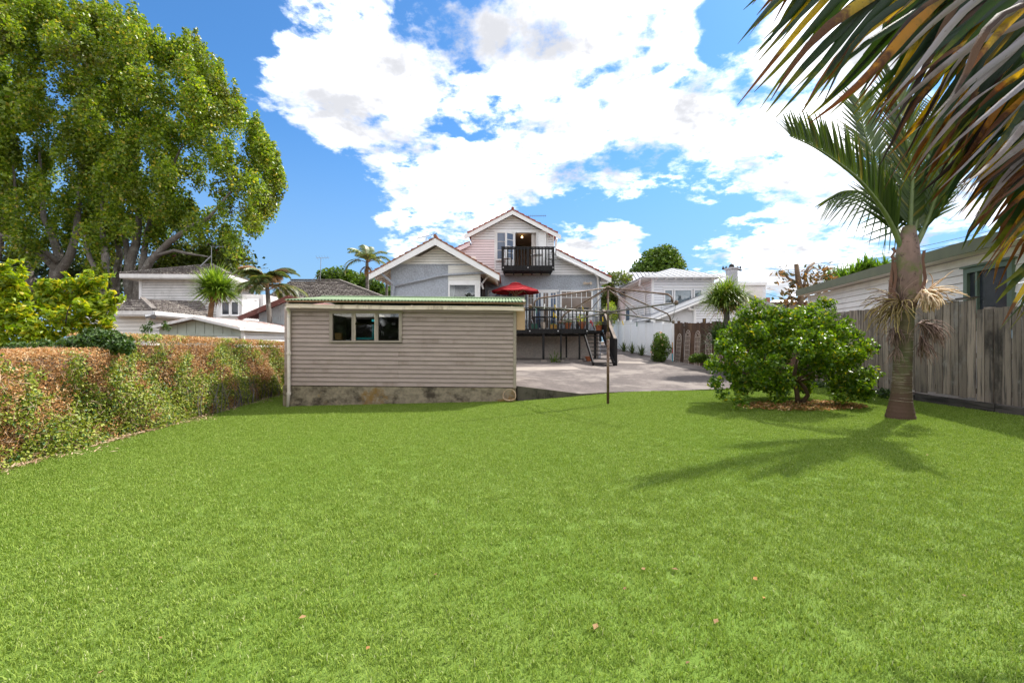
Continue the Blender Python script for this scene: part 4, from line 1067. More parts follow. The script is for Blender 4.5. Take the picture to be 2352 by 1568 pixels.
# ---- balcony (part of the house)
BYF = 20.9; bx0, bx1 = hx(1152, BYF), hx(1273.5, BYF)
bal = MB(); bal.box(bx0, bx1, BYF+.06, HY-.07, hz(612, BYF)-.04, hz(612, BYF)-.0); bal.box(bx0+.06, bx1-.06, BYF+.10, HY-.07, hz(621.5, BYF)+.015, hz(621.5, BYF)+.035); bal = bal.build('balcony', M['black_wood'], house)
zt_, zf_, zb_ = hz(566.3, BYF), hz(610.5, BYF), hz(621.5, BYF)
def bpart(nm, *a, m='black_wood', par=None):
    q = MB(); q.box(*a); return q.build(nm, M[m], par or bal)
bpart('fascia', bx0, bx1, BYF+.02, BYF+.058, zb_, zf_+.02); bpart('top_rail', bx0-.02, bx1+.02, BYF-.02, BYF+.06, zt_-.035, zt_)
bpart('top_rail', bx0, bx0+.05, BYF+.061, HY-.06, zt_-.06, zt_-.0); bpart('top_rail', bx1-.05, bx1, BYF+.061, HY-.06, zt_-.06, zt_-.0)
bpart('mid_rail', bx0+.11, bx1-.11, BYF+.015, BYF+.05, zt_-.12, zt_-.05)
bpart('post', bx0, bx0+.11, BYF-.03, BYF+.0185, zb_, zt_-.036); bpart('post', bx1-.11, bx1, BYF-.03, BYF+.0185, zb_, zt_-.036)
for xq in (340, 397, 452, 503, 560, 605, 665, 738, 793, 845, 895, 950, 1003):
    x = hx(1117.7+xq*.14257, BYF); w_ = .026 if xq != 665 else .055
    bpart('baluster', x-w_, x+w_, BYF-.018, BYF+.0145, zb_+.01, zt_-.037)
for xq in (268, 665, 1068):
    x = hx(1117.7+xq*.14257, BYF); mb = MB(); mb.box(x-.018, x+.018, BYF-.045, BYF-.032, zf_-.10, zf_-.065); mb.build('bolt_cap', M['white_paint'], bal)
for i in range(6):
    x = bx0+.12+(bx1-bx0-.24)*i/5; bpart('joist', x-.025, x+.025, BYF+.07, HY-.05, zb_-.045, zb_+.012)
for s, x in ((0, bx0), (1, bx1)):
    for k in range(5):
        y = BYF+.2+k*.18; bpart('baluster', x+(.01 if s == 0 else -.05), x+(.04 if s == 0 else -.02), y, y+.03, zf_, zt_-.07)

# ---------------------------------------------------------------- deck and stairs
DY = 20.0; dz = 2.06
deck = thing('timber_deck', (1.0, DY, .55), 'black-stained raised timber deck with baluster railing along the back of the house', 'deck')
dx0, dx1 = -1.30, hx(1352, DY)
def dpart(nm, *a, m='black_wood', par=None):
    q = MB(); q.box(*a); return q.build(nm, M[m], par or deck)
nb = 15
for i in range(nb):
    y = DY+.05+i*(HY-DY-.08)/nb; dpart('plank', dx0, dx1, y, y+(HY-DY-.08)/nb-.008, dz-.03, dz, m='deck_wood')
zr_t = hz(706.5, DY); zfb = hz(766, DY)
dpart('fascia', dx0, dx1, DY+.01, DY+.048, zfb, dz-.032)
dpart('top_rail', dx0, dx1+.03, DY-.03, DY+.07, zr_t-.04, zr_t)
dpart('lower_rail', dx0, dx1, DY+.02, DY+.055, zr_t-.13, zr_t-.06)
posts = [-1.2, hx(1216.8, DY), hx(1281.7, DY), hx(1348, DY)]
for x in posts:
    w_ = .05; dpart('post', x-w_, x+w_, DY-.055, DY+.008, zfb, zr_t-.041)
    mb = MB(); mb.box(x-.02, x+.02, DY-.068, DY-.057, dz-.12, dz-.08); mb.build('bolt_cap', M['white_paint'], deck)
x = -1.2+.165
while x < dx1:
    if min(abs(x-p) for p in posts) > .08: dpart('baluster', x-.024, x+.024, DY-.03, DY+.009, zfb+.02, zr_t-.041)
    x += .168
for i in range(9): 
    x = dx0+.1+(dx1-dx0-.2)*i/8; dpart('joist', x-.025, x+.025, DY+.05, HY-.03, zfb+.0, dz-.035)
dpart('bearer', dx0, dx1, DY+.35, DY+.45, zfb-.11, zfb-.002)
for (u, y, w_) in ((1248.5, 20.0, .10), (1289, 20.0, .07), (1301.5, 21.2, .065), (1331.8, 20.05, .07)):
    x = hx(u, y); zg = drive_z(x, y); dpart('pile', x-w_*.5, x+w_*.5, y+.06, y+.16, zg+.08, zfb-.003)
    dpart('footing', x-w_*.5-.05, x+w_*.5+.07, y+.0, y+.22, zg-.05, zg+.09, m='path_concrete')
# landing and rail at the right end
lx0, lx1 = dx1+.03, 4.16
dpart('landing', lx0, lx1, 20.8, HY-.02, 1.96, 2.0, m='deck_wood'); dpart('fascia', lx0, lx1, 20.76, 20.798, 1.84, 1.995)
dpart('pile', 3.85, 3.94, 21.3, 21.39, drive_z(3.9, 21.3), 1.958)
stair = thing('staircase', (3.7, 18.3, .5), 'black open timber staircase running down from the deck to the driveway', 'staircase')
sy0, sz0 = 18.25, drive_z(3.7, 18.25); sy1, sz1 = 20.74, 1.95
for x in (3.27, 4.10):
    mb = MB(); mb.bar((x, sy0, sz0+.07), (x, sy1, sz1-.05), .05, .19); mb.build('stringer', M['black_wood'], stair)
ns = 9
for i in range(ns):
    t_ = (i+.6)/ns; y = sy0+(sy1-sy0)*t_; z = sz0+(sz1-sz0)*t_
    mb = MB(); mb.box(3.30, 4.07, y-.12, y+.12, z+.0, z+.035); mb.build('tread', M['deck_wood'], stair)
# solid side balustrade
xs_ = 4.19
top0, top1 = (sy1+.05, 2.95), (18.45, 1.62)
mb = MB(); mb.bar((xs_, top0[0], top0[1]), (xs_, top1[0], top1[1]), .12, .035); mb.build('handrail', M['grey_fence'], stair)
n = 17
for i in range(n):
    t_ = (i+.5)/n; y = top0[0]+(top1[0]-top0[0])*t_; zt2 = top0[1]+(top1[1]-top0[1])*t_-.03; zl2 = sz0+(sz1-sz0)*(y-sy0)/(sy1-sy0)-.05
    mb = MB(); mb.box(xs_-.02, xs_+.015, y-.066, y+.066, zl2, zt2-.03); mb.build('side_board', M['black_wood'], stair)
mb = MB(); mb.box(xs_-.05, xs_+.05, 18.32, 18.44, drive_z(4.2, 18.3)-.02, 1.60); mb.build('newel_post', M['black_wood'], stair)
mb = MB(); mb.box(xs_-.055, xs_+.045, HY-.5, HY-.4, 1.5, 3.0); mb.box(xs_-.05, xs_+.04, 20.81, HY-.41, 2.02, 2.93); mb.build('landing_screen', M['black_wood'], stair)

# ---------------------------------------------------------------- things on the deck and balcony
def pot(x, y, z, r0, r1, h, m, label, plant=None, box=None, pc='plant pot', name='plant_pot', grp='pots on the deck behind the railing'):
    t = thing(name, (x, y, z), label, pc, grp)
    mb = MB()
    if box:
        bw, bd = box; mb.hexa([(x-bw*.42, y-bd*.42, z), (x+bw*.42, y-bd*.42, z), (x+bw*.42, y+bd*.42, z), (x-bw*.42, y+bd*.42, z), (x-bw/2, y-bd/2, z+h), (x+bw/2, y-bd/2, z+h), (x+bw/2, y+bd/2, z+h), (x-bw/2, y+bd/2, z+h)])
        mb.build('trough', M[m], t); q = MB(); q.box(x-bw/2-.01, x+bw/2+.01, y-bd/2-.01, y+bd/2+.01, z+h, z+h+.025); q.build('rim', M[m], t)
    else:
        mb.lathe((x, y, z), [(r0, 0), (r0*.5+r1*.5, h*.45), (r1, h*.85)], 18); mb.build('bowl', M[m], t, smooth=False)
        q = MB(); q.lathe((x, y, z), [(r1*1.08, h*.85), (r1*1.1, h), (r1*.95, h), (r1*.93, h*.9)], 18); q.build('rim', M[m], t)
    if plant:
        lm, n, s, hh, asp = plant; C = np.array([x, y, z+h+hh*.45])+rng.normal(size=(n, 3))*np.array([r1*.7, r1*.7, hh*.33])
        place_mesh('foliage', leaf_mesh('foliage', C, s, M[lm], asp, droop=-.6, loc=(x, y, z)), t)
    return t
yy = DY+.28
pot(hx(1227.5, yy), yy, dz, .1, .1, .20, 'green_pot', 'dark green plastic planting trough on the deck, left of the other pots', box=(.30, .2))
pot(hx(1248.2, yy), yy, dz, .1, .1, .27, 'cream_pot', 'empty cream square pot on the deck between the green and mustard troughs', box=(.24, .22))
pot(hx(1271.7, yy), yy, dz, .1, .12, .16, 'mustard_pot', 'low mustard yellow trough with a few shoots on the deck', ('lime_leaf', 30, .07, .10, .3), box=(.34, .2))
pot(hx(1303.8, yy), yy, dz, .11, .17, .28, 'terracotta', 'round terracotta pot with a sprawling plant, left of the tall one', ('bush_leaf', 150, .09, .16, .4))
pot(hx(1337.3, yy), yy, dz, .10, .17, .32, 'terracotta', 'tall tapered terracotta pot with an upright leafy plant by the deck end post', ('lime_leaf', 150, .10, .26, .4))
pot(hx(1375.8, 20.95), 20.95, 2.0, .13, .16, .24, 'terracotta', 'terracotta pot with yellow-leaved plant at the head of the stairs', ('lime_leaf', 120, .11, .18, .3), grp=None)
pot(hx(1353, 20.4), 20.4, drive_z(3.5, 20.4)+.01, .11, .17, .20, 'terracotta', 'squat orange clay bowl on the ground under the stairs', None, grp=None)

def iron_chair(x, y, z, rz, label, h=.85):
    t = thing('garden_chair', (x, y, z), label, 'chair'); c, s = math.cos(rz), math.sin(rz)
    def w(px, py, pz): return (x+px*c-py*s, y+px*s+py*c, z+pz)
    mb = MB(); mb.lathe(w(0, 0, .42), [(.20, 0), (.21, .01), (.20, .025)], 16); mb.build('seat', M['white_iron'], t)
    for (a, b) in ((-1, -1), (1, -1), (1, 1), (-1, 1)):
        mb = MB(); mb.tube([w(a*.15, b*.15, .42), w(a*.19, b*.19, .25), w(a*.15, b*.15, .12), w(a*.2, b*.2, 0)], .013, 6); mb.build('leg', M['white_iron'], t)
    mb = MB(); arc = [w(.2*math.cos(R(a)), .19, .62+(h-.62)*math.sin(R(a))) for a in range(0, 181, 15)]
    mb.tube([w(.18, .19, .42)]+arc+[w(-.18, .19, .42)], .014, 6)
    for k in range(-3, 4):
        px = k*.05; mb.tube([w(px, .19, .44), w(px+.03*math.sin(k), .19, .6), w(px*.9-.02, .19, .62+(h-.62)*math.sqrt(max(0, 1-(px/.2)**2))*.97)], .008, 5)
    for zc in (.52, .6, .68, .76):
        for k in (-1, 0, 1):
            mb.tube([w(k*.09+.035*math.cos(R(a)), .19, zc+.03*math.sin(R(a))) for a in range(0, 361, 60)], .006, 4, cap=False)
    mb.build('backrest', M['white_iron'], t)
def iron_table(x, y, z, r, h, label):
    t = thing('garden_table', (x, y, z), label, 'table')
    mb = MB(); mb.lathe((x, y, z+h-.03), [(r*.97, 0), (r, .01), (r*.97, .03)], 22); mb.build('table_top', M['white_iron'], t)
    for a in (45, 165, 285):
        c, s = math.cos(R(a)), math.sin(R(a)); mb = MB(); mb.tube([(x+c*r*.6, y+s*r*.6, z+h-.03), (x+c*r*.35, y+s*r*.35, z+h*.55), (x+c*r*.5, y+s*r*.5, z+h*.2), (x+c*r*.75, y+s*r*.75, z)], .014, 6); mb.build('leg', M['white_iron'], t)
bz_ = hz(612, BYF)
iron_table(hx(1233.5, 21.3), 21.35, bz_, .30, .62, 'small round white ornate table on the upstairs balcony')
iron_chair(hx(1262, 21.35), 21.4, bz_, R(-75), 'white ornate metal chair at the right end of the upstairs balcony')
iron_chair(hx(1166, 21.3), 21.3, bz_, R(75), 'white ornate metal chair at the left end of the upstairs balcony')
iron_chair(hx(1212, 20.9), 20.9, dz, R(60), 'white ornate metal chair at the left of the deck behind the railing')
iron_chair(hx(1196, 21.4), 21.4, dz, R(100), 'white ornate metal chair on the deck under the red umbrella near the shed corner')
iron_chair(hx(1290, 20.75), 20.75, dz, R(190), 'white ornate metal chair on the deck with its back behind the mustard trough')
iron_chair(hx(1312, 20.7), 20.7, dz, R(175), 'white ornate metal chair on the deck behind the round terracotta pot')
iron_table(hx(1362, 21.4), 21.4, 2.0, .34, .70, 'round white ornate table beside the top of the stairs')
t = thing('outdoor_table', (2.2, 21.3, dz), 'long dark timber table standing across the deck', 'table')
mb = MB(); mb.box(hx(1222, 21.3), hx(1332, 21.3), 21.15, 21.75, dz+.56, dz+.61); mb.build('table_top', M['black_wood'], t)
for x in (hx(1226, 21.3), hx(1326, 21.3)):
    for y in (21.2, 21.65): mb = MB(); mb.box(x, x+.07, y, y+.07, dz, dz+.559); mb.build('leg', M['black_wood'], t)
t = thing('garden_spade', (hx(1360, 21.0), 20.95, 2.0), 'red-handled tool leaning beside the pot at the stair head', 'tool')
mb = MB(); mb.tube([P(1366, 757, 20.95), P(1362, 748, 21.05), P(1358.5, 742, 21.1)], .02, 6); mb.build('shaft', M['black_wood'], t)
mb = MB(); mb.tube([P(1358.5, 742, 21.1), P(1356.5, 739, 21.1), P(1357.5, 736, 21.1)], [.045, .06, .04], 8); mb.build('grip', M['red_plastic'], t)

# red umbrella
ux, uy = hx(1184.5, 20.9), 20.9
um = thing('market_umbrella', (ux, uy, dz), 'open dark red market umbrella over the deck with pale wooden ribs', 'umbrella')
zt2, zrim, ru = 4.16, 3.80, 1.14
V = []; F = []; ns_ = 8
def uz(t): return zt2-(zt2-zrim)*(t**1.25)
gridn = 5
mb = MB()
for k in range(ns_):
    a0, a1 = 2*math.pi*(k+.35)/ns_, 2*math.pi*(k+1.35)/ns_
    for j in range(gridn):
        t0, t1 = .12+.88*j/gridn, .12+.88*(j+1)/gridn
        for q in range(4):
            b0, b1 = q/4, (q+1)/4
            def pp(t, b, up=0):
                p0 = Vector((math.cos(a0), math.sin(a0))); p1 = Vector((math.cos(a1), math.sin(a1))); p = p0.lerp(p1, b)*t*ru
                sagz = -.05*t*math.sin(b*math.pi)*t
                return (ux+p.x, uy+p.y, uz(t)+sagz*.6+up)
            mb.poly(pp(t0, b0), pp(t1, b0), pp(t1, b1), pp(t0, b1))
    for q in range(4):   # valance
        b0, b1 = q/4, (q+1)/4; A = pp(1, b0); B = pp(1, b1); mb.poly(A, B, (B[0], B[1], B[2]-.05), (A[0], A[1], A[2]-.05))
mb.build('canopy', M['red_cloth'], um)
mb = MB(); mb.lathe((ux, uy, uz(.12)-.0), [(.30, -.02), (.22, .04), (.10, .07), (.02, .085)], 8, cap=False); mb.build('vent_cap', M['red_cloth'], um)
mb = MB(); mb.tube([(ux, uy, dz), (ux, uy, zt2+.1)], .022, 8); mb.build('pole', M['pale_wood'], um)
for k in range(ns_):
    a = 2*math.pi*(k+.35)/ns_; c, s = math.cos(a), math.sin(a)
    mb = MB(); mb.bar((ux+c*.03, uy+s*.03, zt2-.03), (ux+c*ru*.97, uy+s*ru*.97, zrim-.01), .022, .03); mb.build('rib', M['pale_wood'], um)
    mb = MB(); mb.bar((ux+c*.03, uy+s*.03, 3.62), (ux+c*ru*.52, uy+s*ru*.52, uz(.52)-.05), .02, .02); mb.build('strut', M['pale_wood'], um)
mb = MB(); mb.lathe((ux, uy, dz), [(.25, 0), (.25, .04), (.06, .07), (.04, .25)], 16); mb.build('base', M['black_wood'], um)

# television aerials
def aerial(base, top, boom_dir, n, el, label, mast=.015, tilt=0, back=True, m='dark_wire', boom0=-.3, boom1=1.2):
    t = thing('television_aerial', base, label, 'aerial')
    mb = MB(); mb.tube([base, top], mast, 6); mb.build('mast', M['steel'], t)
    d = Vector(boom_dir).normalized(); a = Vector(top)+d*boom0; b = Vector(top)+d*boom1
    mb = MB(); mb.tube([a, b], .012, 5); mb.build('boom', M[m], t)
    s = d.cross(Vector((0, 0, 1))).normalized()
    if el[2] == 'v': s = Vector((0, 0, 1))
    mb = MB()
    for i in range(n):
        p = a.lerp(b, (i+.5)/n); l = el[0]+(el[1]-el[0])*i/n; mb.tube([p-s*l, p+s*l], .005, 4)
    mb.build('elements', M[m], t); return t
aerial(P(1207, 503, 24), P(1207, 496.5, 24), (1, .15, .06), 15, (.10, .09, 'v'), 'dark multi-element television aerial on the tall gable ridge', boom0=-.55, boom1=1.12)
aerial(P(978.5, 556, 21), P(978.5, 542.5, 21), (.95, .35, .33), 6, (.5, .9, 'h'), 'thin television aerial above the left gable of the house', m='dark_wire', boom0=-.45, boom1=.55)
t = aerial(P(485.5, 611, 24), P(485.5, 566, 24), (.98, .1, -.02), 10, (.12, .1, 'v'), 'pale television aerial with diagonal brace on the two-storey house roof', m='steel', boom0=0, boom1=1.6)
mb = MB(); mb.tube([P(451, 621, 23.8), P(484.5, 588, 24)], .03, 6); mb.build('brace', M['steel'], t)
t = aerial(P(735.5, 645, 29), P(737, 592, 29), (.95, .3, .08), 5, (.9, .5, 'h'), 'tall television aerial on the far dark tiled roof', m='steel', boom0=-.3, boom1=.5)
mb = MB(); mb.tube([P(714, 647, 29), P(736, 625, 29)], .02, 5); mb.tube([P(728, 645, 29), P(736, 630, 29)], .02, 5); mb.build('brace', M['steel'], t)

# ---------------------------------------------------------------- rotary clothesline
cx_, cy_ = 2.05, 9.72; cz0 = lawn_z(cx_)
cl = thing('rotary_clothesline', (cx_, cy_, cz0), 'rusty old rotary clothesline with four braced arms standing in the lawn', 'clothesline')
ctop = CAMZ+(784-660.5)/FPX*cy_; chub = CAMZ+(784-717)/FPX*cy_
mb = MB(); mb.tube([(cx_, cy_, cz0-.1), (cx_, cy_, CAMZ+.1)], .029, 10); mb.build('outer_pole', M['rust_pipe'], cl, smooth=True)
mb = MB(); mb.tube([(cx_, cy_, CAMZ+.1), (cx_, cy_, ctop)], .022, 10); mb.build('inner_pole', M['rust_pipe'], cl, smooth=True)
mb = MB(); mb.lathe((cx_, cy_, CAMZ+.05), [(.03, 0), (.045, .03), (.05, .07), (.042, .12), (.03, .15)], 12); mb.build('collar', M['rust_pipe'], cl)
mb = MB(); mb.lathe((cx_, cy_, ctop-.02), [(.05, 0), (.06, .02), (.05, .045), (.01, .055)], 12); mb.build('top_hub', M['rust_pipe'], cl)
mb = MB(); mb.lathe((cx_, cy_, chub-.05), [(.035, 0), (.05, .02), (.05, .08), (.035, .1)], 12); mb.build('sliding_hub', M['galv_pipe'], cl)
sc_ = cy_/10.9
ends = {'A': (-1.9*sc_, -.95*sc_, .06), 'D': (1.9*sc_, .95*sc_, -.17), 'C': (.95*sc_, -1.9*sc_, .06), 'B': (-.95*sc_, 1.9*sc_, -.14)}
T = Vector((cx_, cy_, ctop)); H = Vector((cx_, cy_, chub)); EP = {}
for k, (ex, ey_, ez_) in ends.items():
    E = H+Vector((ex, ey_, ez_)); EP[k] = E
    mb = MB(); mb.tube([H, E], [.017, .015], 8); a_ = mb.build('lower_arm', M['galv_pipe'], cl, smooth=True)
    mb = MB(); mb.lathe(E-Vector((0, 0, .02)), [(.02, -.02), (.035, 0), (.035, .04), (.02, .06)], 8); mb.build('arm_end', M['rust_pipe'], a_)
    B1 = T.lerp(E, .93); B1.z = T.z+(E.z+.10-T.z)*.93
    dirn = (E-T).normalized(); c1 = T.lerp(Vector((E.x, E.y, E.z+.13)), .90); c2 = T.lerp(Vector((E.x, E.y, E.z+.08)), .945); c3 = H.lerp(E, .955)
    mb = MB(); mb.tube([T, T.lerp(c1, .5), c1, c2, c3], .0165, 8); mb.build('upper_arm', M['rust_pipe'], cl, smooth=True)
    mb = MB(); mb.tube([T-Vector((0, 0, .03)), H.lerp(E, .45)], .008, 6); mb.build('brace', M['rust_pipe'], cl)
mb = MB(); order = ['A', 'C', 'D', 'B']
for q in (.30, .47, .64, .81, .98):
    for a, b in zip(order, order[1:]+order[:1]):
        p, r_ = H.lerp(EP[a], q), H.lerp(EP[b], q); mid = (p+r_)/2-Vector((0, 0, .05*q)); mb.tube([p, p.lerp(mid, .5)-Vector((0, 0, .012)), mid, r_.lerp(mid, .5)-Vector((0, 0, .012)), r_], .0022, 4)
o = mb.build('line_wire', M['wire'], cl); o['kind'] = 'stuff'
mb = MB(); e = EP['C']; mb.tube([e, e+Vector((-.03, .05, -.25)), e+Vector((-.1, .1, -.36))], .004, 4); e2 = EP['D']; mb.tube([e2, e2+Vector((.07, 0, .02)), e2+Vector((.1, 0, .10))], .004, 4); mb.build('loose_wire', M['wire'], cl)

def peg_mesh():
    mb = MB(); mb.hexa([(-.006, -.008, -.045), (.006, -.008, -.045), (.006, -.002, -.045), (-.006, -.002, -.045), (-.005, -.004, .035), (.005, -.004, .035), (.005, .0, .035), (-.005, .0, .035)])
    mb.hexa([(-.006, .002, -.045), (.006, .002, -.045), (.006, .008, -.045), (-.006, .008, -.045), (-.005, .0, .035), (.005, .0, .035), (.005, .004, .035), (-.005, .004, .035)])
    mb.box(-.007, .007, -.009, .009, -.002, .004)
    return mb
pk = []
for nm in ('yellow_peg', 'white_peg', 'green_pot', 'red_plastic'):
    q = peg_mesh(); me = bpy.data.meshes.new('clothes_peg'); me.from_pydata(q.v, [], q.f); me.materials.append(M[nm]); pk.append(me)
pegs = [  # arm or wire position, colour
    ('A', 'B', .30, .81, 0, 'yellow clothes peg hanging low on the left line above the deck rail'), ('A', 'B', .38, .81, 0, 'yellow clothes peg just right of another on the low left line'),
    ('A', None, .83, 0, 1, 'white clothes peg on the near left arm closest to its outer end'), ('A', None, .70, 0, 0, 'yellow clothes peg on the near left arm second from its end'),
    ('A', None, .57, 0, 1, 'white clothes peg in the middle of the near left arm'), ('A', None, .34, 0, 0, 'yellow clothes peg in front of the right-hand deck windows'),
    ('A', None, .17, 0, 1, 'white clothes peg on the near left arm closest to the pole'), ('A', 'B', .6, .47, 0, 'yellow clothes peg left of the pole against the house corner'),
    ('B', 'D', .35, .47, 0, 'yellow clothes peg beside the pole in front of the shrub gap'), ('B', 'D', .6, .81, 0, 'yellow clothes peg right of the pole against the villa side wall'),
    ('B', 'D', .30, .98, 3, 'red clothes peg hanging in front of the white fence tops'), ('B', 'D', .7, .98, 2, 'green clothes peg hanging in front of the white fence tops'),
    ('A', 'B', .12, .98, 2, 'green clothes peg at the left end of the lines above the deck')]
for (a, b, t_, q, ci, lab) in pegs:
    if b is None: p = H.lerp(EP[a], t_); p.z += .03
    else:
        p1, p2 = H.lerp(EP[a], q), H.lerp(EP[b], q); p = p1.lerp(p2, t_); p.z -= .05*q*(1-abs(2*t_-1))+.02
    o = link('clothes_peg', pk[ci], None, None, p, (random.uniform(-.3, .3), random.uniform(-.3, .3), random.uniform(0, 3)), (1.3, 1.3, 1.3))
    setp(o, lab, 'clothes peg', 'clothes pegs left on the rotary line')
# ---------------------------------------------------------------- neighbouring buildings, right
def hip(parent, m, E, apex, n=10, fn=tiled, **k):
    """pyramid roof from eave corners E to one apex"""
    for i in range(len(E)):
        fn(parent, 'roof_plane', m, E[i], E[(i+1) % len(E)], apex, apex, n, **k)
villa = thing('villa', (10, 27, 1.0), 'white weatherboard villa with pale corrugated hip roof beyond the white fence', 'house')
VX0, VX1, VY = 8.32, 11.94, 27.0
ve = CAMZ+(784-636)/FPX*VY
siding(villa, 'siding', M['villa_board'], (0, VY), (1, 0), (0, -1), .6, ve, .15, VX0, VX1, [(hx(1526, VY), hx(1611, VY), hz(702, VY), hz(664, VY))])
siding(villa, 'siding', M['villa_side'], (VX0, VY), (0, 1), (-1, 0), .6, ve, .15, 0, 9.2)
mb = MB(); mb.box(VX0+.03, VX1, VY+.03, VY+9.2, .6, ve); mb.build('wall_core', M['villa_side'], villa)
mb = MB(); mb.box(VX0-.03, VX0+.10, VY-.04, VY-.001, .6, ve); mb.box(VX1-.10, VX1+.03, VY-.04, VY-.001, .6, ve); mb.box(VX0-.04, VX0-.001, VY+0, VY+.12, .6, ve); mb.box(VX0-.04, VX0-.001, VY+4.4, VY+4.52, .6, ve); mb.build('corner_board', M['white_paint'], villa)
for (a, b) in ((1526, 1544), (1549, 1588), (1594, 1611)):
    f = window(villa, hx(a, VY)+.03, hx(b, VY)-.03, VY-.03, hz(701, VY)+.05, hz(665, VY)-.05, .07, 1, 1, gm='glass', sill=(a == 1549))
    q = MB(); q.box(hx(a, VY)+.03, hx(b, VY)-.03, VY+.02, VY+.025, hz(701, VY)+.05, hz(665, VY)-.05); q.build('blind', M['blind'], f)
mb = MB(); mb.box(hx(1521, VY), hx(1616, VY), VY-.07, VY-.035, hz(661, VY), hz(658, VY)); mb.build('head_trim', M['white_paint'], villa)
er = [P(1479.7, 634.5, 26.4), P(1673, 634, 26.4), (12.6, 37, ve+.1), (7.75, 37, ve+.1)]; ap = P(1543, 616, 30.2)
def iron_plane(parent, E0, E1, Q, m='grey_iron', pitch=.35):
    E0, E1, Q = map(Vector, (E0, E1, Q)); mb = MB(); mb.poly(E0, E1, Q); nr = (E1-E0).cross(Q-E0).normalized()
    if nr.z < 0: nr = -nr
    n = max(2, int((E1-E0).length/pitch)); k = (Q-E0).dot((E1-E0).normalized())/(E1-E0).length
    mid = E0.lerp(E1, k)
    for i in range(1, n):   # ribs run straight up the slope
        t = i/n; a = E0.lerp(E1, t); up = (Q-mid)
        l = (t/k if t < k else (1-t)/(1-k)) if 0 < k < 1 else t
        b = a+up*max(0, min(1, l)); mb.bar(a+nr*.01, b+nr*.01, .05, .03, nr)
    return mb.build('roof_plane', M[m], parent)
for i in range(4): iron_plane(villa, er[i], er[(i+1) % 4], ap)
gutter(villa, (er[0][0], er[0][1], er[0][2]+.02), (er[1][0], er[1][1], er[1][2]+.02), m='white_paint', n=2)
mb = MB(); mb.hexa([(er[0][0], 26.42, er[0][2]-.06), (er[1][0], 26.42, er[1][2]-.06), (VX1+.3, VY, ve-.06), (VX0-.3, VY+.3, ve-.06), (er[0][0], 26.42, er[0][2]-.03), (er[1][0], 26.42, er[1][2]-.03), (VX1+.3, VY, ve-.03), (VX0-.3, VY+.3, ve-.03)]); mb.build('soffit', M['white_paint'], villa)
mb = MB(); mb.hexa([(er[0][0], 26.42, er[0][2]-.06), (VX0, VY, ve-.06), (VX0, 37, ve-.06), (er[3][0], 37, ve-.06), (er[0][0], 26.42, er[0][2]-.03), (VX0, VY, ve-.03), (VX0, 37, ve-.03), (er[3][0], 37, ve-.03)]); mb.build('soffit', M['villa_side'], villa)
for i in range(7):
    x = VX0+.2+i*.55; mb = MB(); mb.tube([(x, VY-.45, ve-.12), (x, VY-.02, ve-.12)], .06, 6); mb.build('eave_bracket', M['white_paint'], villa)
for i in range(14):
    y = VY+.3+i*.62; mb = MB(); mb.bar((VX0-.03, y, ve-.14), (VX0-.5, y, ve-.12), .06, .10); mb.build('rafter_tail', M['villa_side'], villa)
mb = MB(); mb.tube([(er[0][0]-.0, 27.2, er[0][2]-.08), (er[0][0], 27.4, ve-.45), (VX0-.09, 28.2, ve-.55), (VX0-.09, 28.3, 1)], .055, 8); mb.build('downpipe', M['villa_side'], villa)
mb = MB(); mb.tube([P(1653, 637, 26.5), P(1653, 648, 26.5), P(1640, 652, 26.95), P(1640, 725, 26.95)], .055, 8); mb.build('downpipe', M['white_paint'], villa)
# side window and rear gable of the villa
mb = MB(); mb.box(VX0-.06, VX0-.03, VY+4.9, VY+6.1, 2.9, 4.0); f = mb.build('window', M['white_paint'], villa); mb = MB(); mb.box(VX0-.07, VX0-.061, VY+5.0, VY+5.95, 3.0, 3.9); mb.build('pane', M['blue_pane'], f)
gx, g0_, g1_, gz = 8.15, 33.5, 40.5, 7.0
mb = MB(); mb.poly((gx, g0_, 4.9), (gx, (g0_+g1_)/2, gz-.1), (gx, g1_, 4.9), (gx, g1_, .8), (gx, g0_, .8)); mb.poly((gx, g0_, .8), (gx, g0_, 4.9), (12, g0_, 4.9), (12, g0_, .8)); mb.build('rear_gable_wall', M['pink_cast_board'], villa)
mb = MB(); a, b, c = (gx-.3, g0_-.35, 4.7), (gx-.3, (g0_+g1_)/2, gz), (gx-.3, g1_+.3, 4.7)
for p, q in ((a, b), (b, c)): mb = MB(); mb.bar(p, q, .06, .22); mb.build('barge_board', M['white_paint'], villa)
for (ya, yb) in ((g0_-.35, (g0_+g1_)/2), (g1_+.3, (g0_+g1_)/2)):
    mb = MB(); mb.hexa([(gx-.35, ya, 4.75), (14, ya, 4.75), (14, yb, gz+.05), (gx-.35, yb, gz+.05), (gx-.35, ya, 4.8), (14, ya, 4.8), (14, yb, gz+.1), (gx-.35, yb, gz+.1)])
    nr = 18
    for i in range(nr): x = gx-.3+i*(14-gx)/nr; mb.bar((x, ya, 4.83), (x, yb, gz+.13), .06, .04)
    mb.build('roof_plane', M['grey_iron'], villa)

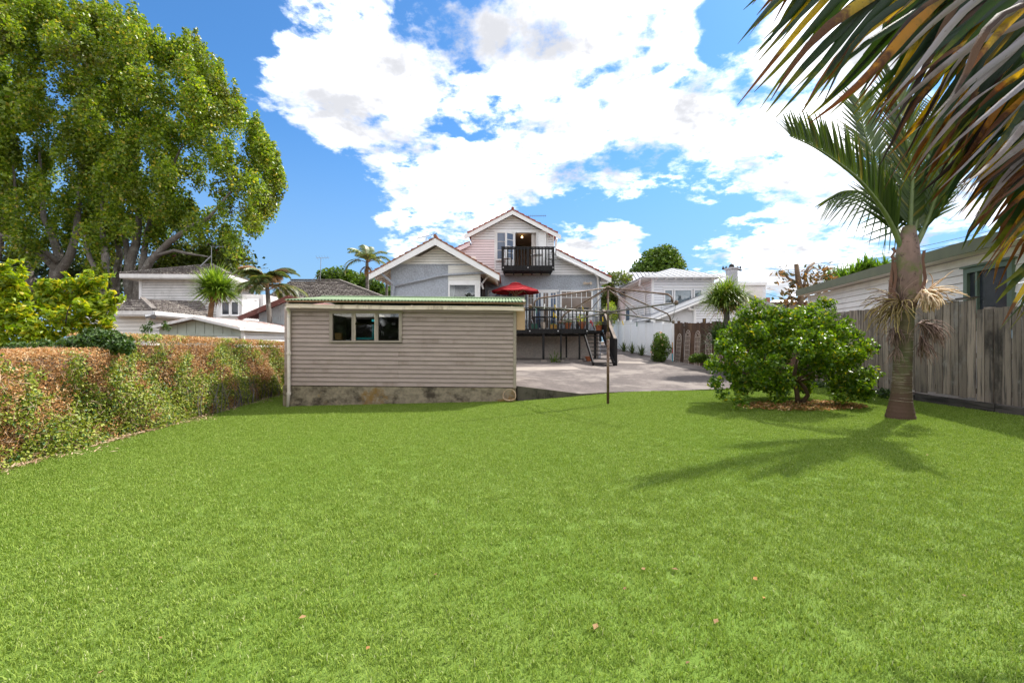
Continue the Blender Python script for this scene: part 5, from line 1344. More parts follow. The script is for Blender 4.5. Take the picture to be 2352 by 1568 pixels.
garage = thing('garage', (11, 23, .8), 'low white painted block garage with shallow gable in front of the villa', 'garage')
GY = 23.0
A_, B_, C_ = P(1682, 661, GY), P(1493, 735, GY), P(1790, 708, GY)
def gl(x): return A_[2]-(A_[0]-x)*(A_[2]-B_[2])/(A_[0]-B_[0]) if x < A_[0] else A_[2]-(x-A_[0])*(A_[2]-C_[2])/(C_[0]-A_[0])
xc = hx(1600, GY)
for (m, xa2, xb2, nm) in (('block_paint', B_[0]+.25, xc, 'block_wall'), ('villa_board', A_[0], C_[0]-.2, 'gable_wall')):
    mb = MB(); mb.hexa([(xa2, GY+.3, .5), (xb2, GY+.3, .5), (xb2, GY+.5, .5), (xa2, GY+.5, .5), (xa2, GY+.3, gl(xa2)-.1), (xb2, GY+.3, gl(xb2)-.1), (xb2, GY+.5, gl(xb2)-.1), (xa2, GY+.5, gl(xa2)-.1)]); mb.build(nm, M[m], garage)
siding(garage, 'siding', M['villa_board'], (0, GY+.3), (1, 0), (0, -1), .8, gl(xc)-.05, .13, xc, A_[0]+.02)
mb = MB(); mb.box(xc-.05, xc+.05, GY+.25, GY+.3, .6, gl(xc)-.12); mb.build('corner_board', M['white_paint'], garage)
for k in range(1, 9):    # joints of the painted blocks as courses
    z = .8+k*.2; 
    x0b = max(B_[0]+.25, A_[0]-(A_[2]-z-.12)/((A_[2]-B_[2])/(A_[0]-B_[0])))
    if x0b < xc-.3:
        mb = MB(); x = x0b+.02-(.2 if k % 2 else 0)
        while x < xc-.06:
            if x > x0b: mb.box(x, min(x+.39, xc-.06), GY+.285, GY+.299, z-.19, z)
            x += .4
        if mb.v: o = mb.build('block_course', M['block_paint'], garage); o['kind'] = 'stuff'
for (p, q, m) in ((B_, A_, 'grey_iron'), (A_, C_, 'steel')):
    mb = MB(); mb.hexa([(p[0], GY-.1, p[2]), (q[0], GY-.1, q[2]), (q[0], GY+6, q[2]), (p[0], GY+6, p[2]), (p[0], GY-.1, p[2]+.05), (q[0], GY-.1, q[2]+.05), (q[0], GY+6, q[2]+.05), (p[0], GY+6, p[2]+.05)]); mb.build('roof_plane', M[m], garage)
    mb = MB(); mb.bar((p[0], GY-.12, p[2]-.05), (q[0], GY-.12, q[2]-.05), .03, .10); mb.build('barge_board', M['white_paint' if m == 'grey_iron' else 'steel'], garage)
mb = MB(); mb.tube([P(1582, 703, GY-.05), P(1583, 709, GY), P(1596, 713, GY+.2), P(1597, 745, GY+.2)], .06, 8); mb.build('downpipe', M['white_paint'], garage)

flat = thing('house', (15, 31, 1), 'flat-roofed grey and white house behind the garage with deep parapet', 'house')
FY = 31.0
def fb_(u0, u1, v0, v1, y, dep, nm, m, par=flat):
    a, b = P(u0, v1, y), P(u1, v0, y); mb = MB(); mb.box(a[0], b[0], y, y+dep, a[2], b[2]); return mb.build(nm, M[m], par)
fb_(1646, 1759, 655, 780, FY, 6, 'wall', 'villa_board'); fb_(1643, 1762, 648.5, 655, FY-.15, 6.3, 'parapet', 'white_paint'); fb_(1700, 1706, 655, 720, FY-.06, .05, 'mullion', 'white_paint')
fb_(1650, 1697, 659, 700, FY-.03, .02, 'wall_panel', 'villa_side'); fb_(1708, 1752, 660, 715, FY-.03, .02, 'wall_panel', 'villa_side')
mb = MB(); mb.hexa([P(1645, 648, FY), P(1762, 648, FY), P(1722, 640, FY+5), P(1660, 636, FY+5), P(1645, 647, FY), P(1762, 647, FY), P(1722, 638, FY+5), P(1662, 635, FY+5)]); mb.build('roof_plane', M['grey_iron'], flat)
mb = MB(); mb.hexa([P(1762, 664, FY), P(1783, 668, FY), P(1783, 668, FY+2), P(1762, 664, FY+2), P(1762, 661, FY), P(1783, 666, FY), P(1783, 666, FY+2), P(1762, 661, FY+2)]); mb.build('awning', M['villa_side'], flat)
ch = MB(); a, b = P(1678, 640, 29.5), P(1695, 617, 29.5); ch.box(a[0], b[0], 29.5, 30.2, a[2]-1.2, b[2]); ch = ch.build('chimney', M['chimney_plaster'], flat)
mb = MB(); mb.box(a[0]-.07, b[0]+.07, 29.43, 30.27, b[2], b[2]+.1); mb.build('chimney_cap', M['chimney_plaster'], ch)
mb = MB(); mb.lathe(((a[0]+b[0])/2, 29.85, b[2]+.1), [(.15, 0), (.17, .1), (.13, .22), (.05, .28)], 12); mb.build('chimney_pot', M['black_wood'], ch)
brn = thing('house', (20, 30, 1), 'brown plastered house with low roof far right beyond the flat-roofed house', 'house')
fb_(1771, 1900, 694, 760, 33, 5, 'wall', 'brown_plaster', brn); fb_(1786, 1812, 698, 712, 32.95, .04, 'window', 'dark_pane', brn)
mb = MB(); mb.hexa([P(1768, 694, 32.6), P(1905, 694, 32.6), P(1905, 694, 38.5), P(1768, 694, 38.5), P(1775, 689, 34), P(1905, 689, 34), P(1905, 689, 37), P(1775, 689, 37)]); mb.build('roof_plane', M['villa_side'], brn)
a, b = P(1762, 700, 33.5), P(1769, 683, 33.5); mb = MB(); mb.box(a[0], b[0], 33.5, 33.9, a[2], b[2]); mb.build('chimney', M['brown_tile'], brn)

nb_ = thing('house', (9.5, 12, .5), 'cream boarded neighbouring building with dark green fascia behind the grey fence', 'house')
n0, n1_ = Vector((10.86, 16.6)), Vector((8.30, 5.6)); nax = (n1_-n0).normalized(); nnr = Vector((nax.y, -nax.x))
if nnr.x > 0: nnr = -nnr
nl_ = (n1_-n0).length; nzt = 3.17
wa, wb = None, None
def on_wall(u):   # distance along the wall seen at u
    k = (u-1176)/FPX; t = (n0.x-k*n0.y)/(k*nax.y-nax.x); return t
wa, wb = on_wall(2222), on_wall(2335)
for (a, b, segs) in siding_rows(1.55, nzt, .162, lambda z: .0, lambda z: nl_, [(wa, wb, 1.0, 2.95)]):
    for s in segs:
        mb = MB(); board(mb, n0, nax, nnr, s, a, b, .026, .004, gap=.004); mb.build('weatherboard', M['neighbour_board'], nb_)
mb = MB(); mb.obox(n0-nnr*.03, nax, nl_, .15, .3, 1.56, n=-nnr); mb.obox(n0-nnr*.03, nax, wa, .15, 1.561, nzt, n=-nnr); mb.build('wall_core', M['neighbour_board'], nb_)
mb = MB(); mb.obox(n0+nnr*.0-nax*.06, nax, .16, .045, 1.2, nzt, n=nnr); mb.build('corner_board', M['neighbour_board'], nb_)
mb = MB(); mb.obox(n0-nnr*.1-nax*.05, Vector((-nnr.x, -nnr.y)), 5, .1, .5, nzt, n=nax); mb.build('end_wall', M['neighbour_board'], nb_)
mb = MB(); mb.obox(n0+nnr*.34-nax*.35, nax, nl_+.35, .035, nzt+.02, nzt+.25, n=-nnr); mb.build('fascia', M['fascia_green'], nb_)
mb = MB(); mb.obox(n0+nnr*.30-nax*.35, nax, nl_+.35, .30, nzt+.02, nzt+.04, n=-nnr); mb.build('soffit', M['neighbour_board'], nb_)
mb = MB(); mb.obox(n0+nnr*.30-nax*.35, nax, nl_+.35, 5, nzt+.20, nzt+.245, n=-nnr); mb.build('roof', M['grey_iron'], nb_)
mb = MB(); z0_, z1_ = 1.7, 2.95; fw = .10
mb.obox(n0+nax*wa+nnr*.001, nax, fw, .07, z0_, z1_, n=nnr); mb.obox(n0+nax*(wb-fw)+nnr*.001, nax, fw, .07, z0_, z1_, n=nnr); mb.obox(n0+nax*(wa+fw)+nnr*.001, nax, wb-wa-2*fw, .07, z1_-fw, z1_, n=nnr)
mb.obox(n0+nax*(wa+.30)+nnr*.0005, nax, .05, .06, z0_, z1_-fw-.001, n=nnr); mb.obox(n0+nax*(wa-.04)+nnr*.001, nax, wb-wa+.08, .11, z1_+.001, z1_+.035, n=nnr)
wfr = mb.build('window', M['window_green'], nb_)
mb = MB(); mb.obox(n0+nax*(wa+fw)+nnr*.01, nax, wb-wa-2*fw, .006, z0_, z1_-fw, n=nnr); mb.build('pane', M['dark_pane'], wfr)

# power pole and wires
pp_ = thing('power_pole', (14.5, 31, 1), 'dark power pole with crossarm standing beside the chimney', 'power pole')
a = P(1685, 640, 36); mb = MB(); mb.tube([(a[0]-.2, 36, .9), (a[0]-.2, 36, P(0, 612, 36)[2])], .11, 8); mb.build('pole', M['black_wood'], pp_)
mb = MB(); mb.bar(P(1659, 617, 35.8), P(1703, 620.5, 35.8), .12, .12); mb.build('crossarm', M['black_wood'], pp_)
for u in (1661, 1668, 1694, 1701):
    c = P(u, 616, 35.8); mb = MB(); mb.lathe(c, [(.06, -.05), (.07, .05), (.04, .16)], 8); mb.build('insulator', M['dark_wire'], pp_)
mb = MB(); mb.bar(P(1668, 620, 35.8), P(1681, 634, 35.8), .06, .06); mb.build('brace', M['black_wood'], pp_)
wr = thing('power_line', P(1700, 618, 35.8), 'thin overhead power wires running right from the pole across the sky', 'power line')
for (u0, v0, u1, v1, d1) in ((1661, 617, 2500, 470, 20), (1694, 617, 2500, 484, 20), (1701, 619, 2500, 500, 20), (1690, 628, 2500, 548, 22), (1688, 632, 1900, 680, 26), (1686, 634, 1880, 700, 26), (1668, 618, 1770, 660, 31), (1701, 621, 2500, 520, 20)):
    A = Vector(P(u0, v0, 35.8)); B = Vector(P(u1, v1, d1)); pts = [A.lerp(B, i/10)-Vector((0, 0, 4*.8*(i/10)*(1-i/10))) for i in range(11)]
    mb = MB(); mb.tube(pts, .012, 4); mb.build('wire', M['dark_wire'], wr)

# ---------------------------------------------------------------- neighbouring buildings, left
two = thing('house', (-16, 22, 0), 'old white two-storey weatherboard house with mossy dark tiled roof under the big trees', 'house')
TY = 22.0
E0, E1, E2, E3 = P(275, 629, 21.4), P(525.4, 631, 21.4), (-14.6, 27.2, 4.72), (-19.5, 27.2, 4.72); AP = P(485, 609, 24.6)
for (a, b) in ((E0, E1), (E1, E2), (E2, E3), (E3, E0)): tiled(two, 'roof_tiles', M['dark_tile'], a, b, AP, AP, 11, .05, jag=1)
for (a, b) in ((E0, E1), (E1, E2)):
    mb = MB(); mb.bar(Vector(a)-Vector((0, 0, .08)), Vector(b)-Vector((0, 0, .08)), .06, .17); mb.build('fascia', M['old_white_board'], two)
mb = MB(); mb.hexa([Vector(p)+Vector((0, 0, -.2)) for p in (E0, E1, E2, E3)]+[Vector(p)+Vector((0, 0, -.17)) for p in (E0, E1, E2, E3)]); mb.build('soffit', M['old_white_board'], two)
tx0, tx1 = hx(321.6, TY), hx(503, TY); te = E0[2]-.2
siding(two, 'siding', M['old_white_board'], (0, TY), (1, 0), (0, -1), -.2, te, .13, tx0, tx1)
W1 = Vector((tx1, TY)); W2 = Vector((-15.3, 27.0)); sax = (W2-W1).normalized(); snr = Vector((sax.y, -sax.x))
if snr.x < 0: snr = -snr
siding(two, 'siding', M['old_white_board'], W1, sax, snr, -.2, te, .13, 0, (W2-W1).length)
mb = MB(); mb.poly((tx0, TY+.05, -.2), (tx0, TY+.05, te), (tx0, 27, te), (tx0, 27, -.2)); mb.box(tx0+.03, tx1-.3, TY+.05, TY+.2, -.2, te); mb.build('wall_core', M['old_white_board'], two)
mb = MB(); mb.box(tx0-.03, tx0+.1, TY-.04, TY-.001, -.2, te); mb.box(tx1-.12, tx1, TY-.04, TY-.001, -.2, te); mb.build('corner_board', M['white_paint'], two)
wd1 = P(510, 720, 21.6); wd2 = P(549, 692, 21.6)
by = thing('_x', (0, 0, 0), None, None); bpy.data.objects.remove(by)
# the projecting bay with windows at the right corner
bx_0, bx_1 = hx(499, 21.2), hx(556, 21.2)
mb = MB(); mb.box(bx_0, bx_1, 21.2, 22.6, -.2, hz(686, 21.2)); mb.build('bay_wall', M['old_white_board'], two)
window(two, hx(509, 21.2)+.05, hx(527, 21.2), 21.19, hz(722, 21.2), hz(694, 21.2), .06, 1, 1, gm='dark_pane')
window(two, hx(531, 21.2)+.05, hx(548, 21.2), 21.19, hz(722, 21.2), hz(694, 21.2), .06, 1, 1, gm='dark_pane')
window(two, hx(573, 22.8), hx(590, 22.8), 22.8, hz(716, 22.8), hz(690, 22.8), .10, 1, 1, gm='dark_pane')
mb = MB(); mb.box(hx(556, 22.9), hx(605, 22.9), 22.9, 26, -.2, hz(676, 22.9)); mb.build('rear_wall', M['old_white_board'], two)
# the lower hipped wing in front
LY = 17.6
e0, e1 = P(245, 713.4, 17), P(354.3, 713.4, 17); e2 = P(484, 727, 21.3); ap_ = P(326.8, 687, 20.5); ap2 = P(441, 694, 22.5); 
tiled(two, 'roof_tiles', M['dark_tile'], e0, e1, (ap_[0]-3.5, ap_[1], ap_[2]), ap_, 8, .05, jag=1)
tiled(two, 'roof_tiles', M['dark_tile'], e1, e2, ap_, (ap_[0]+1.7, ap_[1]+1.4, ap_[2]+.05), 8, .05, jag=1)
for (a, b) in ((e0, e1), (e1, e2)):
    mb = MB(); mb.bar(Vector(a)-Vector((0, 0, .08)), Vector(b)-Vector((0, 0, .08)), .06, .15); mb.build('fascia', M['old_white_board'], two)
siding(two, 'siding', M['cream_board'], (0, 17.5), (1, 0), (0, -1), -.2, e0[2]-.12, .15, hx(200, 17.5), hx(343.7, 17.5))
a2 = Vector((hx(343.7, 17.5), 17.5)); b2_ = Vector((e2[0]-.4, 21.6)); sx_ = (b2_-a2).normalized(); sn_ = Vector((sx_.y, -sx_.x)); 
if sn_.x < 0: sn_ = -sn_
siding(two, 'siding', M['cream_board'], a2, sx_, sn_, -.2, e0[2]-.12, .15, 0, (b2_-a2).length)
mb = MB(); mb.hexa([Vector(p)+Vector((0, 0, -.2)) for p in (e0, e1, e2, (e0[0], 21.3, e0[2]))]+[Vector(p)+Vector((0, 0, -.17)) for p in (e0, e1, e2, (e0[0], 21.3, e0[2]))]); mb.build('soffit', M['old_white_board'], two)
mb = MB(); mb.box(hx(337, 17.48), hx(345, 17.48), 17.43, 17.47, -.2, e0[2]-.1); mb.build('corner_board', M['white_paint'], two)
mb = MB(); mb.bar(Vector(e1)+Vector((0, 0, .06)), Vector(ap_)+Vector((0, 0, .06)), .16, .07); mb.build('hip_capping', M['dark_tile'], two)
mb = MB(); mb.bar(Vector(E1)+Vector((0, 0, .06)), Vector(AP)+Vector((0, 0, .06)), .16, .07); mb.bar(Vector(E0)+Vector((0, 0, .06)), Vector(AP)+Vector((0, 0, .06)), .16, .07); mb.build('hip_capping', M['dark_tile'], two)
a = P(350, 724, 16.9); fl = MB(); fl.tube([(a[0], 16.95, a[2]+.12), (a[0], 16.9, a[2])], .03, 6); fo = fl.build('security_light', M['steel'], two)
for s in (-1, 1): mb = MB(); mb.tube([(a[0], 16.9, a[2]), (a[0]+s*.15, 16.75, a[2]-.06)], [.05, .09], 8); mb.build('lamp_head', M['steel'], fo)
a = P(270, 700, 16.5); mb = MB(); mb.tube([a, P(281, 697, 16.5), P(285, 692, 16.4)], .02, 6); mb.build('wall_tap', M['white_paint'], two)

sg = thing('garage', (-9, 13, 0), 'sage green battened garage with low white gable behind the hedge', 'garage')
SY_ = 13.0; ga, gb, gc = P(449.3, 727, SY_), P(341.6, 752, SY_), P(557, 751.5, SY_)
def sgz(x): return ga[2]-(abs(x-ga[0]))*((ga[2]-gb[2])/(ga[0]-gb[0]) if x < ga[0] else (ga[2]-gc[2])/(gc[0]-ga[0]))-.07
xs2 = [hx(v, SY_) for v in (356, 378, 399, 420, 441, 462, 483, 504, 525, 548)]
for xa2, xb2 in zip(xs2, xs2[1:]):
    mb = MB(); zb2 = min(sgz(xa2), sgz(xb2)); mb.hexa([(xa2+.008, SY_+.15, 1.5), (xb2-.008, SY_+.15, 1.5), (xb2-.008, SY_+.18, 1.5), (xa2+.008, SY_+.18, 1.5), (xa2+.008, SY_+.15, sgz(xa2)), (xb2-.008, SY_+.15, sgz(xb2)), (xb2-.008, SY_+.18, sgz(xb2)), (xa2+.008, SY_+.18, sgz(xa2))]); mb.build('panel', M['sage_panel'], sg)
mb = MB(); mb.box(xs2[0], xs2[-1], SY_+.17, SY_+.2, -.1, 1.72); mb.box(xs2[0]-.05, xs2[-1]+.02, SY_+.12, SY_+.149, 1.66, 1.72); mb.build('wall_core', M['sage_panel'], sg)
f = window(sg, hx(497, SY_), hx(540, SY_), SY_+.13, 1.0, 1.60, .05, 2, 1, gm='dark_pane')
siding(sg, 'siding', M['white_board'], (xs2[-1]+.02, SY_+.15), (0, 1), (1, 0), -.1, 1.83, .13, 0, 7)
mb = MB(); mb.box(xs2[-1]+.0, xs2[-1]+.09, SY_+.1, SY_+.16, -.1, 1.85); mb.build('corner_board', M['white_paint'], sg)
for (p, q) in ((gb, ga), (gc, ga)):
    corrugated(sg, 'roof_sheet', M['pink_iron'], (p[0], SY_-.1, p[2]), (p[0], SY_+7.5, p[2]), (q[0], SY_-.1, q[2]), (q[0], SY_+7.5, q[2]), pitch=.15, amp=.016)
    mb = MB(); mb.bar((p[0], SY_-.12, p[2]-.04), (q[0], SY_-.12, q[2]-.04), .03, .07); mb.build('barge_board', M['old_white_board'], sg)
gutter(sg, (gc[0]+.03, SY_-.1, gc[2]-.01), (gc[0]+.03, SY_+7.4, gc[2]-.01), m='white_paint', n=3)
mb = MB(); mb.tube([P(573, 757, SY_+.9), P(574, 764, SY_+.9), P(576, 800, SY_+.9)], .04, 8); mb.build('downpipe', M['white_paint'], sg)

rs = thing('shed', (-8, 17, 0), 'pale vertical iron shed with rusty red gable roof behind the taupe shed', 'shed')
RY = 17.0; ra_, rb_, rc_ = P(668, 680, RY), P(551, 729, RY), P(720, 700, RY)
xl2 = hx(587, RY); n = 26
for i in range(n):
    xa2 = xl2+(hx(720, RY)-xl2)*i/n; xb2 = xl2+(hx(720, RY)-xl2)*(i+1)/n; zz = lambda x: ra_[2]-(ra_[0]-x)*(ra_[2]-rb_[2])/(ra_[0]-rb_[0])-.1 if x < ra_[0] else ra_[2]-(x-ra_[0])*(ra_[2]-rc_[2])/(rc_[0]-ra_[0])-.1
    mb = MB(); mb.hexa([(xa2+.012, RY+.2, 0), (xb2-.012, RY+.2, 0), (xb2-.012, RY+.23, 0), (xa2+.012, RY+.23, 0), (xa2+.012, RY+.2, zz(xa2)), (xb2-.012, RY+.2, zz(xb2)), (xb2-.012, RY+.23, zz(xb2)), (xa2+.012, RY+.23, zz(xa2))]); mb.build('iron_rib', M['old_iron_white'], rs)
mb = MB(); mb.hexa([(xl2, RY+.22, 0), (hx(720, RY), RY+.22, 0), (hx(720, RY), RY+.26, 0), (xl2, RY+.26, 0), (xl2, RY+.22, zz(xl2)), (ra_[0], RY+.22, ra_[2]-.1), (ra_[0], RY+.26, ra_[2]-.1), (xl2, RY+.26, zz(xl2))]); mb.build('wall_core', M['old_iron_white'], rs)
for (p, q) in ((rb_, ra_), (rc_, ra_)):
    corrugated(rs, 'roof_sheet', M['red_iron'], (p[0], RY-.1, p[2]), (p[0], RY+5, p[2]), (q[0], RY-.1, q[2]), (q[0], RY+5, q[2]), pitch=.15, amp=.016)
    mb = MB(); mb.bar((p[0], RY-.12, p[2]-.06), (q[0], RY-.12, q[2]-.06), .03, .18); mb.build('barge_board', M['red_iron'], rs)

far = thing('house', (-11, 30, 0), 'dark tiled hip roofed house farther back between the palm and the main house', 'house')
FE0, FE1 = P(610, 684, 28), P(879, 683, 28); FR0, FR1 = P(668, 645, 31), P(779, 645, 31); 
tiled(far, 'roof_tiles', M['dark_tile'], FE0, FE1, FR0, FR1, 13, .06, jag=1)
FE2 = (FE1[0]+.3, 34.5, FE1[2]); FE3 = (FE0[0], 34.5, FE0[2])
tiled(far, 'roof_tiles', M['dark_tile'], FE1, FE2, FR1, FR1, 13, .06, jag=1); tiled(far, 'roof_tiles', M['dark_tile'], FE2, FE3, FR1, FR0, 8, .06); tiled(far, 'roof_tiles', M['dark_tile'], FE3, FE0, FR0, FR0, 8, .06)
mb = MB(); mb.bar(Vector(FR1)+Vector((0, 0, .07)), Vector(FE1)+Vector((0, 0, .07)), .18, .09); mb.bar(Vector(FR0)+Vector((0, 0, .07)), Vector(FR1)+Vector((0, 0, .07)), .18, .09); mb.build('hip_capping', M['dark_tile'], far)
mb = MB(); mb.bar(Vector(FE0)-Vector((0, 0, .1)), Vector(FE1)-Vector((0, 0, .1)), .06, .22); mb.build('fascia', M['old_white_board'], far)
mb = MB(); mb.box(FE0[0]+.5, FE1[0]-.5, 28.6, 34, 0, FE0[2]-.1); mb.build('wall', M['old_white_board'], far)

# ---------------------------------------------------------------- hedge
def hedge_x(y): return -5.43-.083*y
def hedge_top(y): return 1.37+.01*math.sin(y*2) if y < 7.15 else 1.60-.020*(y-7.2)-.006*max(0, y-11)
hd = thing('hedge', (-6.5, 7, 0), 'long clipped hedge, dry brown above and leafy green below, left of the lawn', 'hedge')
V = []; F = []; ysh = np.arange(.5, 15.3, .3); kk = 9
for y in ysh:
    x = hedge_x(y)-.28; zt = min(hedge_top(y), hedge_top(y-.4), hedge_top(y+.4))-.14
    for (dx, z) in ((.0, -.05), (-.02, .3), (-.0, .8), (-.04, zt-.12), (-.12, zt), (-.8, zt), (-1.0, zt-.1), (-1.0, .5), (-1.0, -.05)): V.append((x+dx+random.uniform(-.02, .02), y, z+random.uniform(-.01, .01)))
F = [(i*kk+j, i*kk+j+1, (i+1)*kk+j+1, (i+1)*kk+j) for i in range(len(ysh)-1) for j in range(kk-1)]
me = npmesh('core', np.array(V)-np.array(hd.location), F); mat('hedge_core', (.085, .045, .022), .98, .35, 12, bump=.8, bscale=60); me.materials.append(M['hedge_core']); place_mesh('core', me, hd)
def vnoise(p, s, seed=0):
    from mathutils import noise as mn
    return np.array([mn.noise(Vector((a[0]*s+seed, a[1]*s, a[2]*s))) for a in p])
def hedge_pts(n, top_share=.30):
    y = .5+14.7*rng.uniform(size=n)**1.0; zt = np.array([hedge_top(a) for a in y]); xb = -5.43-.083*y
    top = rng.uniform(size=n) < top_share
    h = rng.uniform(size=n); 
    bulge = .10*np.sin(y*1.7)*np.sin(h*5+y)+.07*np.sin(y*4.1+h*7)
    x = np.where(top, xb-rng.uniform(0, 1.0, size=n), xb-.02-.20*rng.uniform(size=n)**1.3+bulge*.7+.05*(h-.5))
    z = np.where(top, zt+rng.uniform(-.06, .035, size=n), h*zt)
    return np.stack([x, y, z], 1), np.where(top, 1.0, h), top
def hedge_part(name, n, size, m, aspect, want, nrm=(1, -.3, .5), nrand=.9, **k):
    p, h, top = hedge_pts(n); g = .6*vnoise(p, .9, 5)+1.0*vnoise(p, 2.6, 9)+.6*vnoise(p, 6, 3)+rng.normal(size=len(p))*.12
    green = g*1.1-.80*(h-.62)+.16*(p[:, 1]-6)/9+.04
    keep = (green > .02) if want == 'g' else (green < .10+rng.uniform(-.1, .1, size=n)) if want == 'b' else np.ones(n, bool)
    p = p[keep]
    me = leaf_mesh(name, p, size, M[m], aspect, normal=np.tile(nrm, (len(p), 1)), nrand=nrand, loc=tuple(hd.location), **k)
    o = place_mesh(name, me, hd); o['kind'] = 'stuff'
hedge_part('foliage', 135000, .040, 'hedge_leaf', .66, 'g')
hedge_part('dry_foliage', 105000, .032, 'hedge_dry', .5, 'b')
hedge_part('twigs', 16000, .085, 'hedge_twig', .045, 'a', nrand=.5, fold=0, lrange=(.4, 1.9))
hedge_part('dry_stems', 30000, .075, 'hedge_dry', .06, 'b', nrand=.5, fold=0, lrange=(.5, 1.6))
mb = MB()
for i in range(40):   # woody stems that show low down
    y = random.uniform(9.0, 13.8); x = hedge_x(y)-.0; pts = [(x+random.uniform(-.1, .05), y, -.02), (x+random.uniform(-.02, .08), y+random.uniform(-.1, .1), .25), (x-.03, y+random.uniform(-.25, .25), .6)]
    mb.tube(pts, [.010, .007, .004], 5)
o = mb.build('stems', M['bark_grey'], hd); o['kind'] = 'stuff'
# dry litter at the hedge foot
n = 2600; y = rng.uniform(1, 13.4, size=n); x = -5.50-.083*y+rng.normal(size=n)*(.05+.12*np.clip(np.sin(y*2.3)+np.sin(y*5.1+1), 0, 2))+.03; z = np.maximum(lawn_z(-6)+.0, -.02)+rng.uniform(0, .03, size=n)
z = np.array([lawn_z(a) for a in x])+rng.uniform(.005, .045, size=n)
me = leaf_mesh('litter', np.stack([x, y, z], 1), .075, M['hedge_twig'], .22, normal=np.tile((0, 0, 1), (n, 1)), nrand=.35)
o = bpy.data.objects.new('dry_litter', me); COL.objects.link(o); setp(o, 'pale dry clippings and twigs along the foot of the hedge', 'litter', None, 'stuff')
# scattered fallen leaves on the lawn
lv = [P(845, 1502, 2.2), P(1478, 1317, 2.9), P(1550, 1318, 2.9), P(1435, 1363, 2.7), P(1735, 1340, 2.8), P(1580, 1537, 2.05), P(1368, 1452, 2.3), P(1645, 1440, 2.35), P(1755, 1385, 2.6), P(2130, 1050, 5.6), P(232, 1558, 2), P(368, 1478, 2.2), P(835, 972, 8), P(2215, 1380, 2.6), P(1000, 1330, 2.8), P(695, 1430, 2.4)]
C = []
for (a, b, c) in lv:
    # walk the sight line down to the lawn
    k = CAMZ/(CAMZ-c) if c < CAMZ-.1 else 1
    for it in range(6): z = lawn_z(a*k); k = (CAMZ-z)/(CAMZ-c)
    C.append((a*k, b*k, z+.03))
LL = ['pale dry leaf on the lawn near the bottom edge, left of centre', 'dry leaf on the lawn, left of a pair lying close together right of centre', 'dry leaf on the lawn, right of a pair lying close together right of centre', 'dry leaf on the lawn just below the close pair right of centre',
 'dry leaf on the lawn right of and just below the close pair', 'dark dry leaf lowest on the lawn, right of centre at the bottom edge', 'small dry leaf on the lawn at the bottom, right of the picture middle', 'dry leaf on the lawn between the close pair and the bottom edge', 'dry leaf on the lawn right of the close pair and a little lower',
 'dry leaf on the lawn in front of the palm trunk', 'brown leaf lowest and farthest left on the lawn', 'brown leaf second farthest left near the bottom of the lawn', 'dark leaf on the lawn in front of the shed window', 'dry leaf on the lawn at the far right, below the palm', 'dry leaf in the middle of the open lawn', 'dry leaf on the lawn left of the middle, near the bottom']
for i, c in enumerate(C):
    me = leaf_mesh('fallen_leaf', np.array([c]), .034, M['dead_frond'] if i % 4 else M['hedge_dry'], .7, normal=[(0, 0, 1)], nrand=.2, loc=c)
    o = bpy.data.objects.new('fallen_leaf', me); COL.objects.link(o); o.location = c; setp(o, LL[i], 'leaf', 'dry leaves fallen on the lawn')

# ---------------------------------------------------------------- shrubs and trees
def tree(name, base, label, clumps, n, size, lm, aspect=.6, trunks=(), bark='bark_grey', inner=.35, flat=1.0, droop=.3, group=None, nrand=1.0, extra=None, cat='tree', lbias=(0, 0, .6)):
    t = thing(name, base, label, cat, group)
    C, d = clump_points(clumps, n, inner, flat)
    nm = d*.7+np.array(lbias)
    me = leaf_mesh('crown', C, size, M[lm], aspect, normal=nm, nrand=nrand, droop=droop, loc=base); o = place_mesh('crown', me, t); o['kind'] = 'stuff'
    for tr in trunks:
        mb = MB(); mb.tube(tr[0], tr[1], 9, cap=False); mb.build('trunk' if tr[1][0] > .04 else 'limb', M[bark], t, smooth=True)
    return t

# the big broadleaf trees on the left, a row of three
def big_tree(base, label, outline, ymid, depth, n, trunks, seed, size=.165):
    """outline: list of (u, v) crown polygon as seen, turned into clumps spread in depth"""
    r_ = random.Random(seed); cl = []
    us = [p[0] for p in outline]; vs = [p[1] for p in outline]
    def inside(u, v):
        c = False
        for i in range(len(outline)):
            (x1, y1), (x2, y2) = outline[i], outline[i-1]
            if (y1 > v) != (y2 > v) and u < (x2-x1)*(v-y1)/(y2-y1)+x1: c = not c
        return c
    tries = 0
    while len(cl) < 430 and tries < 12000:
        tries += 1
        u, v = r_.uniform(min(us), max(us)), r_.uniform(min(vs), max(vs))
        if not inside(u, v): continue
        d = ymid+r_.uniform(-depth, depth)*.9; R_ = r_.uniform(.40, .85); p = P(u, v, d); cl.append((*p, R_)); cl.append((p[0]+r_.uniform(-.2, .2), p[1], p[2]+R_*.9, R_*.6))
    # pointed shoots along the upper outline
    for i in range(len(outline)):
        (x1, y1), (x2, y2) = outline[i-1], outline[i]
        for k in range(5):
            t_ = r_.random(); u, v = x1+(x2-x1)*t_, y1+(y2-y1)*t_
            if v > 520 or v < -150: continue
            d = ymid+r_.uniform(-depth, depth)*.5; p = P(u+r_.uniform(-14, 14), v+r_.uniform(-26, 14), d)
            hh = r_.uniform(.25, .55)
            for q in range(4): cl.append((p[0]+r_.uniform(-.1, .1), p[1], p[2]+hh*q-.3, .52-.11*q))
    return tree('broadleaf_tree', base, label, cl, n, size, 'big_leaf', .72, [(a_, [x_*.72 for x_ in b_]) for (a_, b_) in trunks], inner=.15, nrand=1.1, flat=1.15)
